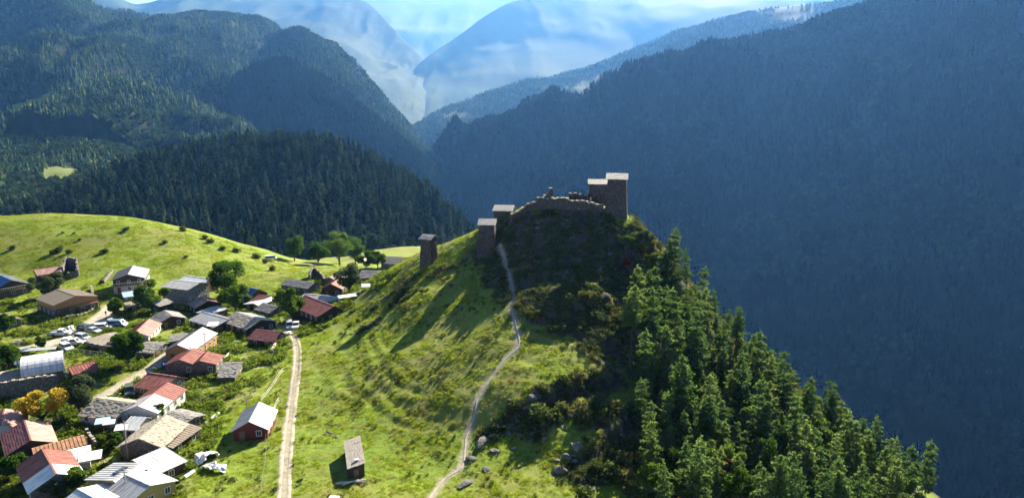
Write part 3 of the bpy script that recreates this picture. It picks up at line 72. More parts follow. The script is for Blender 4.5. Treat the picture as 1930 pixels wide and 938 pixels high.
SHRUBS = [(-163.34, 244.01, 1.6, 'shrub_leaves', 'dark green bush on the open meadow slope at the left', 'bushes on the left meadow'), (-164.89, 241.85, 1.3, 'shrub_leaves', 'dark green bush on the open meadow slope at the left', 'bushes on the left meadow'), (-159.27, 242.0, 1.2, 'shrub_leaves', 'dark green bush on the open meadow slope at the left', 'bushes on the left meadow'), (-146.92, 243.12, 1.5, 'shrub_leaves', 'dark green bush on the open meadow slope at the left', 'bushes on the left meadow'), (-150.96, 264.6, 1.3, 'shrub_leaves', 'dark green bush on the open meadow slope at the left', 'bushes on the left meadow'), (-134.8, 277.85, 1.6, 'shrub_leaves', 'dark green bush on the open meadow slope at the left', 'bushes on the left meadow'), (-132.58, 257.74, 1.1, 'shrub_leaves', 'dark green bush on the open meadow slope at the left', 'bushes on the left meadow'), (-117.43, 241.98, 0.9, 'shrub_leaves', 'dark green bush on the open meadow slope at the left', 'bushes on the left meadow'), (-180.24, 243.6, 1.3, 'shrub_leaves', 'dark green bush on the open meadow slope at the left', 'bushes on the left meadow'), (-124.88, 274.53, 1.3, 'shrub_leaves', 'dark green bush on the open meadow slope at the left', 'bushes on the left meadow'), (-120.91, 271.59, 1.5, 'shrub_leaves', 'dark green bush on the open meadow slope at the left', 'bushes on the left meadow'), (-113.97, 265.76, 1.4, 'shrub_leaves', 'dark green bush on the open meadow slope at the left', 'bushes on the left meadow'), (-109.59, 267.62, 1.6, 'shrub_leaves', 'dark green bush on the open meadow slope at the left', 'bushes on the left meadow'), (-101.16, 267.08, 1.5, 'shrub_leaves', 'dark green bush on the open meadow slope at the left', 'bushes on the left meadow'), (-94.99, 258.46, 1.4, 'shrub_leaves', 'dark green bush on the open meadow slope at the left', 'bushes on the left meadow'), (-86.31, 242.26, 1.4, 'shrub_leaves', 'dark green bush on the open meadow slope at the left', 'bushes on the left meadow'), (-162.29, 253.78, 0.7, 'shrub_leaves', 'dark green bush on the open meadow slope at the left', 'bushes on the left meadow'), (-171.59, 258.73, 0.6, 'shrub_leaves', 'dark green bush on the open meadow slope at the left', 'bushes on the left meadow'), (-167.51, 259.32, 0.6, 'shrub_leaves', 'dark green bush on the open meadow slope at the left', 'bushes on the left meadow'), (16.3, 134.52, 1.275036144201063, 'shrub_leaves', 'low bush on the shaded upper slope below the fortress', 'bushes on the shaded slope below the fortress'), (13.78, 131.55, 0.9734527789546732, 'shrub_leaves', 'low bush on the shaded upper slope below the fortress', 'bushes on the shaded slope below the fortress'), (7.39, 147.52, 1.0334347156211887, 'shrub_leaves', 'low bush on the shaded upper slope below the fortress', 'bushes on the shaded slope below the fortress'), (9.61, 129.69, 1.0082872256454933, 'shrub_leaves', 'low bush on the shaded upper slope below the fortress', 'bushes on the shaded slope below the fortress'), (20.06, 138.53, 1.1141310497439214, 'shrub_leaves', 'low bush on the shaded upper slope below the fortress', 'bushes on the shaded slope below the fortress'), (15.68, 142.87, 1.1205490653490164, 'shrub_leaves', 'low bush on the shaded upper slope below the fortress', 'bushes on the shaded slope below the fortress'), (20.95, 139.75, 0.7690451967381061, 'shrub_leaves', 'low bush on the shaded upper slope below the fortress', 'bushes on the shaded slope below the fortress'), (24.09, 151.77, 0.7271696353408434, 'shrub_leaves', 'low bush on the shaded upper slope below the fortress', 'bushes on the shaded slope below the fortress'), (-4.82, 166.5, 1.4824292072794587, 'shrub_leaves', 'low bush on the shaded upper slope below the fortress', 'bushes on the shaded slope below the fortress'), (26.0, 165.88, 0.931863728523233, 'shrub_leaves', 'low bush on the shaded upper slope below the fortress', 'bushes on the shaded slope below the fortress'), (1.14, 138.38, 1.1309870520723528, 'shrub_leaves', 'low bush on the shaded upper slope below the fortress', 'bushes on the shaded slope below the fortress'), (-2.04, 154.98, 0.7424873260999665, 'shrub_leaves', 'low bush on the shaded upper slope below the fortress', 'bushes on the shaded slope below the fortress'), (12.7, 141.68, 0.9992721111018927, 'shrub_leaves', 'low bush on the shaded upper slope below the fortress', 'bushes on the shaded slope below the fortress'), (16.9, 163.18, 0.8141909879573991, 'shrub_leaves', 'low bush on the shaded upper slope below the fortress', 'bushes on the shaded slope below the fortress'), (7.93, 155.77, 1.0223629674983274, 'shrub_leaves', 'low bush on the shaded upper slope below the fortress', 'bushes on the shaded slope below the fortress'), (-0.49, 159.93, 0.7822579060638097, 'shrub_leaves', 'low bush on the shaded upper slope below the fortress', 'bushes on the shaded slope below the fortress'), (9.35, 153.26, 0.872688351980005, 'shrub_leaves', 'low bush on the shaded upper slope below the fortress', 'bushes on the shaded slope below the fortress'), (-7.53, 187.66, 0.753327013913828, 'shrub_leaves', 'low bush on the shaded upper slope below the fortress', 'bushes on the shaded slope below the fortress'), (13.79, 166.7, 1.3895866223356175, 'shrub_leaves', 'low bush on the shaded upper slope below the fortress', 'bushes on the shaded slope below the fortress'), (13.22, 132.97, 1.2265372226476485, 'shrub_leaves', 'low bush on the shaded upper slope below the fortress', 'bushes on the shaded slope below the fortress'), (23.8, 163.37, 1.2500728613719638, 'shrub_leaves', 'low bush on the shaded upper slope below the fortress', 'bushes on the shaded slope below the fortress'), (19.64, 163.12, 0.8526762734198488, 'shrub_leaves', 'low bush on the shaded upper slope below the fortress', 'bushes on the shaded slope below the fortress'), (23.3, 163.86, 1.0945879467473443, 'shrub_leaves', 'low bush on the shaded upper slope below the fortress', 'bushes on the shaded slope below the fortress'), (3.36, 134.4, 1.0404349045078236, 'shrub_leaves', 'low bush on the shaded upper slope below the fortress', 'bushes on the shaded slope below the fortress'), (18.0, 162.63, 0.80878774541693, 'shrub_leaves', 'low bush on the shaded upper slope below the fortress', 'bushes on the shaded slope below the fortress'), (-8.28, 187.13, 1.0699892059687208, 'shrub_leaves', 'low bush on the shaded upper slope below the fortress', 'bushes on the shaded slope below the fortress'), (6.77, 140.99, 0.8083946597077739, 'shrub_leaves', 'low bush on the shaded upper slope below the fortress', 'bushes on the shaded slope below the fortress'), (13.18, 162.75, 1.3813143763027516, 'shrub_leaves', 'low bush on the shaded upper slope below the fortress', 'bushes on the shaded slope below the fortress'), (18.56, 141.67, 1.1219582526971634, 'shrub_leaves', 'low bush on the shaded upper slope below the fortress', 'bushes on the shaded slope below the fortress'), (-2.0, 159.65, 0.6026402741022507, 'shrub_leaves', 'low bush on the shaded upper slope below the fortress', 'bushes on the shaded slope below the fortress'), (19.17, 138.5, 0.9182940183363345, 'shrub_leaves', 'low bush on the shaded upper slope below the fortress', 'bushes on the shaded slope below the fortress'), (-8.83, 175.6, 1.3915649620751167, 'shrub_leaves', 'low bush on the shaded upper slope below the fortress', 'bushes on the shaded slope below the fortress'), (13.2, 129.87, 0.7686194700600265, 'shrub_leaves', 'low bush on the shaded upper slope below the fortress', 'bushes on the shaded slope below the fortress'), (9.27, 136.46, 0.602738751047764, 'shrub_leaves', 'low bush on the shaded upper slope below the fortress', 'bushes on the shaded slope below the fortress'), (22.82, 133.57, 0.9457117334788656, 'shrub_leaves', 'low bush on the shaded upper slope below the fortress', 'bushes on the shaded slope below the fortress'), (13.93, 133.73, 0.9784618991046923, 'shrub_leaves', 'low bush on the shaded upper slope below the fortress', 'bushes on the shaded slope below the fortress'), (7.92, 129.23, 1.208781609439824, 'shrub_leaves', 'low bush on the shaded upper slope below the fortress', 'bushes on the shaded slope below the fortress'), (11.75, 136.99, 1.4017615982219378, 'shrub_leaves', 'low bush on the shaded upper slope below the fortress', 'bushes on the shaded slope below the fortress'), (13.58, 132.25, 1.0158078957469245, 'shrub_leaves', 'low bush on the shaded upper slope below the fortress', 'bushes on the shaded slope below the fortress'), (4.58, 143.75, 0.8534058777423492, 'shrub_leaves', 'low bush on the shaded upper slope below the fortress', 'bushes on the shaded slope below the fortress'), (7.41, 155.17, 1.2612626818421488, 'shrub_leaves', 'low bush on the shaded upper slope below the fortress', 'bushes on the shaded slope below the fortress'), (25.3, 153.16, 0.782789485325902, 'shrub_leaves', 'low bush on the shaded upper slope below the fortress', 'bushes on the shaded slope below the fortress'), (18.35, 162.77, 1.3181843501862787, 'shrub_leaves', 'low bush on the shaded upper slope below the fortress', 'bushes on the shaded slope below the fortress'), (-34.53, 168.69, 0.564741242395433, 'shrub_leaves', 'low bush on the bank left of the first tower', 'bushes on the bank left of the towers'), (-38.15, 163.91, 0.6735658810843043, 'shrub_leaves', 'low bush on the bank left of the first tower', 'bushes on the bank left of the towers'), (-22.94, 167.39, 0.37080890825510626, 'shrub_leaves', 'low bush on the bank left of the first tower', 'bushes on the bank left of the towers'), (-30.1, 164.07, 0.7998577151350843, 'shrub_leaves', 'low bush on the bank left of the first tower', 'bushes on the bank left of the towers'), (-14.44, 159.25, 0.4973819483678665, 'shrub_leaves', 'low bush on the bank left of the first tower', 'bushes on the bank left of the towers'), (-21.59, 154.36, 0.44922559634769943, 'shrub_leaves', 'low bush on the bank left of the first tower', 'bushes on the bank left of the towers'), (-9.15, 167.85, 0.6119040849756123, 'shrub_leaves', 'low bush on the bank left of the first tower', 'bushes on the bank left of the towers'), (-41.24, 152.74, 0.3197882293888464, 'shrub_leaves', 'low bush on the bank left of the first tower', 'bushes on the bank left of the towers'), (-24.01, 172.5, 0.3527466990235833, 'shrub_leaves', 'low bush on the bank left of the first tower', 'bushes on the bank left of the towers'), (-34.08, 165.11, 0.4550300588769078, 'shrub_leaves', 'low bush on the bank left of the first tower', 'bushes on the bank left of the towers'), (-27.22, 163.77, 0.549664410861517, 'shrub_leaves', 'low bush on the bank left of the first tower', 'bushes on the bank left of the towers'), (-38.97, 143.24, 0.3110638102711593, 'shrub_leaves', 'low bush on the bank left of the first tower', 'bushes on the bank left of the towers'), (-23.38, 150.31, 0.31861868850641034, 'shrub_leaves', 'low bush on the bank left of the first tower', 'bushes on the bank left of the towers'), (-26.4, 157.21, 0.6189495703612666, 'shrub_leaves', 'low bush on the bank left of the first tower', 'bushes on the bank left of the towers'), (-21.95, 162.02, 0.6500457228699486, 'shrub_leaves', 'low bush on the bank left of the first tower', 'bushes on the bank left of the towers'), (-15.84, 166.96, 0.42173156956793045, 'shrub_leaves', 'low bush on the bank left of the first tower', 'bushes on the bank left of the towers'), (-37.25, 170.33, 0.431136727295357, 'shrub_leaves', 'low bush on the bank left of the first tower', 'bushes on the bank left of the towers'), (-14.09, 170.72, 0.7261482171087725, 'shrub_leaves', 'low bush on the bank left of the first tower', 'bushes on the bank left of the towers'), (-40.88, 150.99, 0.40354890031248514, 'shrub_leaves', 'low bush on the bank left of the first tower', 'bushes on the bank left of the towers'), (-34.03, 145.41, 0.5235681403217018, 'shrub_leaves', 'low bush on the bank left of the first tower', 'bushes on the bank left of the towers'), (-39.97, 161.86, 0.6435815644712854, 'shrub_leaves', 'low bush on the bank left of the first tower', 'bushes on the bank left of the towers'), (-29.87, 169.13, 0.6974610167533996, 'shrub_leaves', 'low bush on the bank left of the first tower', 'bushes on the bank left of the towers'), (-39.74, 155.73, 0.4412248215234624, 'shrub_leaves', 'low bush on the bank left of the first tower', 'bushes on the bank left of the towers'), (-26.99, 158.41, 0.6277862202559201, 'shrub_leaves', 'low bush on the bank left of the first tower', 'bushes on the bank left of the towers'), (-13.75, 167.5, 0.5367729671425382, 'shrub_leaves', 'low bush on the bank left of the first tower', 'bushes on the bank left of the towers'), (-11.89, 169.68, 0.6011678880319261, 'shrub_leaves', 'low bush on the bank left of the first tower', 'bushes on the bank left of the towers'), (-21.53, 159.0, 0.3999876498121406, 'shrub_leaves', 'low bush on the bank left of the first tower', 'bushes on the bank left of the towers'), (-29.13, 165.09, 0.6390004799103749, 'shrub_leaves', 'low bush on the bank left of the first tower', 'bushes on the bank left of the towers'), (-33.65, 143.06, 0.49051867181599246, 'shrub_leaves', 'low bush on the bank left of the first tower', 'bushes on the bank left of the towers'), (-13.36, 166.35, 0.35570307010682156, 'shrub_leaves', 'low bush on the bank left of the first tower', 'bushes on the bank left of the towers'), (-9.73, 165.8, 0.4103363734661701, 'shrub_leaves', 'low bush on the bank left of the first tower', 'bushes on the bank left of the towers'), (-23.69, 164.67, 0.41250801837131157, 'shrub_leaves', 'low bush on the bank left of the first tower', 'bushes on the bank left of the towers'), (5.66, 104.58, 2.3, 'shrub_leaves', 'rounded bush among the rocks at the foot of the pine stand', 'bushes among the rocks right of the footpath'), (8.44, 106.94, 1.6, 'shrub_leaves', 'rounded bush among the rocks at the foot of the pine stand', 'bushes among the rocks right of the footpath'), (14.26, 107.11, 2.2, 'shrub_leaves', 'rounded bush among the rocks at the foot of the pine stand', 'bushes among the rocks right of the footpath'), (11.82, 105.0, 2.0, 'dry_shrub_leaves', 'rounded bush among the rocks at the foot of the pine stand', 'bushes among the rocks right of the footpath'), (16.73, 108.74, 1.8, 'dry_shrub_leaves', 'rounded bush among the rocks at the foot of the pine stand', 'bushes among the rocks right of the footpath'), (11.81, 114.69, 2.0, 'dry_shrub_leaves', 'rounded bush among the rocks at the foot of the pine stand', 'bushes among the rocks right of the footpath'), (14.01, 117.58, 1.6, 'shrub_leaves', 'rounded bush among the rocks at the foot of the pine stand', 'bushes among the rocks right of the footpath'), (8.85, 113.07, 1.7, 'shrub_leaves', 'rounded bush among the rocks at the foot of the pine stand', 'bushes among the rocks right of the footpath'), (5.01, 110.26, 1.4, 'dry_shrub_leaves', 'rounded bush among the rocks at the foot of the pine stand', 'bushes among the rocks right of the footpath'), (16.58, 98.37, 1.6, 'dry_shrub_leaves', 'rounded bush among the rocks at the foot of the pine stand', 'bushes among the rocks right of the footpath'), (14.63, 93.3, 1.9, 'shrub_leaves', 'rounded bush among the rocks at the foot of the pine stand', 'bushes among the rocks right of the footpath'), (16.62, 93.28, 1.7, 'dry_shrub_leaves', 'rounded bush among the rocks at the foot of the pine stand', 'bushes among the rocks right of the footpath'), (12.4, 94.64, 1.2, 'shrub_leaves', 'rounded bush among the rocks at the foot of the pine stand', 'bushes among the rocks right of the footpath'), (19.52, 103.5, 1.6, 'shrub_leaves', 'rounded bush among the rocks at the foot of the pine stand', 'bushes among the rocks right of the footpath'), (14.95, 138.2, 1.5, 'dry_shrub_leaves', 'rounded bush among the rocks at the foot of the pine stand', 'bushes among the rocks right of the footpath'), (17.33, 139.6, 1.3, 'dry_shrub_leaves', 'rounded bush among the rocks at the foot of the pine stand', 'bushes among the rocks right of the footpath'), (10.78, 134.05, 1.2, 'dry_shrub_leaves', 'rounded bush among the rocks at the foot of the pine stand', 'bushes among the rocks right of the footpath'), (17.74, 90.47, 1.7, 'dry_shrub_leaves', 'rounded bush among the rocks at the foot of the pine stand', 'bushes among the rocks right of the footpath'), (20.7, 98.01, 1.5, 'shrub_leaves', 'rounded bush among the rocks at the foot of the pine stand', 'bushes among the rocks right of the footpath'), (10.12, 87.88, 1.5, 'shrub_leaves', 'rounded bush among the rocks at the foot of the pine stand', 'bushes among the rocks right of the footpath'), (15.94, 113.47, 1.3, 'shrub_leaves', 'rounded bush among the rocks at the foot of the pine stand', 'bushes among the rocks right of the footpath'), (3.09, 106.24, 1.1, 'shrub_leaves', 'rounded bush among the rocks at the foot of the pine stand', 'bushes among the rocks right of the footpath'), (30.09, 171.09, 1.0, 'dry_shrub_leaves', 'yellow dry bush on the sunlit shoulder right of the tall tower', 'dry bushes on the sunlit shoulder'), (32.04, 170.5, 1.2, 'dry_shrub_leaves', 'yellow dry bush on the sunlit shoulder right of the tall tower', 'dry bushes on the sunlit shoulder'), (33.28, 169.72, 1.3, 'dry_shrub_leaves', 'yellow dry bush on the sunlit shoulder right of the tall tower', 'dry bushes on the sunlit shoulder'), (34.85, 168.54, 1.3, 'dry_shrub_leaves', 'yellow dry bush on the sunlit shoulder right of the tall tower', 'dry bushes on the sunlit shoulder'), (30.15, 167.01, 1.4, 'dry_shrub_leaves', 'yellow dry bush on the sunlit shoulder right of the tall tower', 'dry bushes on the sunlit shoulder'), (36.21, 166.99, 1.2, 'dry_shrub_leaves', 'yellow dry bush on the sunlit shoulder right of the tall tower', 'dry bushes on the sunlit shoulder'), (33.34, 162.16, 1.5, 'dry_shrub_leaves', 'yellow dry bush on the sunlit shoulder right of the tall tower', 'dry bushes on the sunlit shoulder'), (29.79, 160.29, 1.3, 'dry_shrub_leaves', 'yellow dry bush on the sunlit shoulder right of the tall tower', 'dry bushes on the sunlit shoulder'), (31.52, 164.71, 1.5, 'dry_shrub_leaves', 'yellow dry bush on the sunlit shoulder right of the tall tower', 'dry bushes on the sunlit shoulder'), (17.57, 176.79, 0.9, 'broad_leaves', 'bright bush in front of the fortress wall top', None), (-129.17, 167.84, 0.8035878170061808, 'broad_leaves', 'small garden bush between the village houses', 'garden bushes in the village'), (-49.25, 92.08, 0.6444883590054623, 'shrub_leaves', 'small garden bush between the village houses', 'garden bushes in the village'), (-74.19, 135.59, 0.9145352041131427, 'broad_leaves', 'small garden bush between the village houses', 'garden bushes in the village'), (-62.66, 105.19, 0.90820636831641, 'broad_leaves', 'small garden bush between the village houses', 'garden bushes in the village'), (-118.2, 174.5, 0.5561455098898886, 'broad_leaves', 'small garden bush between the village houses', 'garden bushes in the village'), (-49.89, 96.68, 0.4026022291600925, 'broad_leaves', 'small garden bush between the village houses', 'garden bushes in the village'), (-62.01, 116.59, 0.7196869634409969, 'broad_leaves', 'small garden bush between the village houses', 'garden bushes in the village'), (-68.21, 134.31, 0.970721947053354, 'broad_leaves', 'small garden bush between the village houses', 'garden bushes in the village'), (-78.14, 109.91, 0.7124424479591402, 'shrub_leaves', 'small garden bush between the village houses', 'garden bushes in the village'), (-75.61, 93.37, 0.515433756156423, 'shrub_leaves', 'small garden bush between the village houses', 'garden bushes in the village'), (-66.81, 126.9, 0.6116548214731488, 'broad_leaves', 'small garden bush between the village houses', 'garden bushes in the village'), (-124.88, 159.99, 0.5194718634736316, 'broad_leaves', 'small garden bush between the village houses', 'garden bushes in the village'), (-93.06, 168.73, 0.9112744774600897, 'shrub_leaves', 'small garden bush between the village houses', 'garden bushes in the village'), (-116.5, 171.63, 0.49473319122942516, 'shrub_leaves', 'small garden bush between the village houses', 'garden bushes in the village'), (-69.79, 96.67, 0.5388552459673351, 'shrub_leaves', 'small garden bush between the village houses', 'garden bushes in the village'), (-88.78, 114.18, 0.8371998777346914, 'shrub_leaves', 'small garden bush between the village houses', 'garden bushes in the village'), (-63.88, 119.59, 0.5566054023944265, 'broad_leaves', 'small garden bush between the village houses', 'garden bushes in the village'), (-86.09, 139.45, 0.5828050596065567, 'shrub_leaves', 'small garden bush between the village houses', 'garden bushes in the village'), (-70.26, 113.67, 0.44207083013843185, 'shrub_leaves', 'small garden bush between the village houses', 'garden bushes in the village'), (-80.71, 114.32, 0.8290939498980439, 'shrub_leaves', 'small garden bush between the village houses', 'garden bushes in the village'), (-85.5, 175.2, 0.6938756316258509, 'broad_leaves', 'small garden bush between the village houses', 'garden bushes in the village'), (-48.0, 90.24, 0.5846808107275423, 'shrub_leaves', 'small garden bush between the village houses', 'garden bushes in the village'), (-70.01, 91.02, 0.502757673199102, 'broad_leaves', 'small garden bush between the village houses', 'garden bushes in the village'), (-65.91, 100.22, 0.9951800156862609, 'broad_leaves', 'small garden bush between the village houses', 'garden bushes in the village'), (-82.21, 195.76, 0.7972281792079381, 'broad_leaves', 'small garden bush between the village houses', 'garden bushes in the village'), (-88.3, 156.68, 0.8419120868055787, 'shrub_leaves', 'small garden bush between the village houses', 'garden bushes in the village'), (-101.1, 172.1, 0.6296862833710839, 'shrub_leaves', 'small garden bush between the village houses', 'garden bushes in the village'), (-69.83, 126.46, 0.7394725493353995, 'shrub_leaves', 'small garden bush between the village houses', 'garden bushes in the village'), (-52.53, 99.55, 0.579971296253255, 'shrub_leaves', 'small garden bush between the village houses', 'garden bushes in the village'), (-54.35, 106.13, 0.6555471988524484, 'broad_leaves', 'small garden bush between the village houses', 'garden bushes in the village'), (-106.26, 159.74, 0.641112236823398, 'broad_leaves', 'small garden bush between the village houses', 'garden bushes in the village'), (-58.87, 115.68, 0.782538759885635, 'shrub_leaves', 'small garden bush between the village houses', 'garden bushes in the village'), (-67.79, 91.6, 0.5037459000485546, 'broad_leaves', 'small garden bush between the village houses', 'garden bushes in the village'), (-104.83, 143.8, 0.48682037898393177, 'broad_leaves', 'small garden bush between the village houses', 'garden bushes in the village')]
TUFT_POLY = [(-95, 78), (40, 78), (56, 120), (56, 155), (44, 178), (0, 190), (-40, 205), (-70, 262), (-110, 285), (-220, 285), (-200, 200)]
FIELDS = [{'on': 'left_mountain', 'poly': [(-1149.9, 1580.0), (-1272.7, 1790.0), (-1169.5, 1820.0), (-1054.9, 1600.0)], 'label': 'small bright field at the foot of the large left mountain'}, {'on': 'wooded_rise', 'poly': [(-685.8, 1000.0), (-707.8, 1058.0), (-669.5, 1066.0), (-646.6, 1005.0)], 'label': 'narrow pale field on the low wooded rise'}]
TERRACE_POLY = [(-49.69, 157.36), (-40.9, 160.91), (-22.46, 134.86), (-15.82, 116.42), (-17.07, 99.0), (-30.47, 112.87), (-41.57, 129.88)]
CRAG_POLY = [(-45, 84), (75, 84), (75, 186), (-45, 186)]
SNAG = (77.7, 132.0)
SCARPS = [{'pts': [(-6.12, 101.68), (-2.18, 104.61), (3.14, 108.12), (8.81, 112.38), (14.98, 117.57), (22.25, 123.67)], 'h': 2.1, 'fade': 15}, {'pts': [(5.86, 92.32), (11.05, 97.19), (15.92, 102.75), (21.53, 110.06)], 'h': 2.0, 'fade': 14}, {'pts': [(3.77, 133.9), (10.36, 135.82), (17.26, 138.96), (23.63, 144.08)], 'h': 1.8, 'fade': 12}]
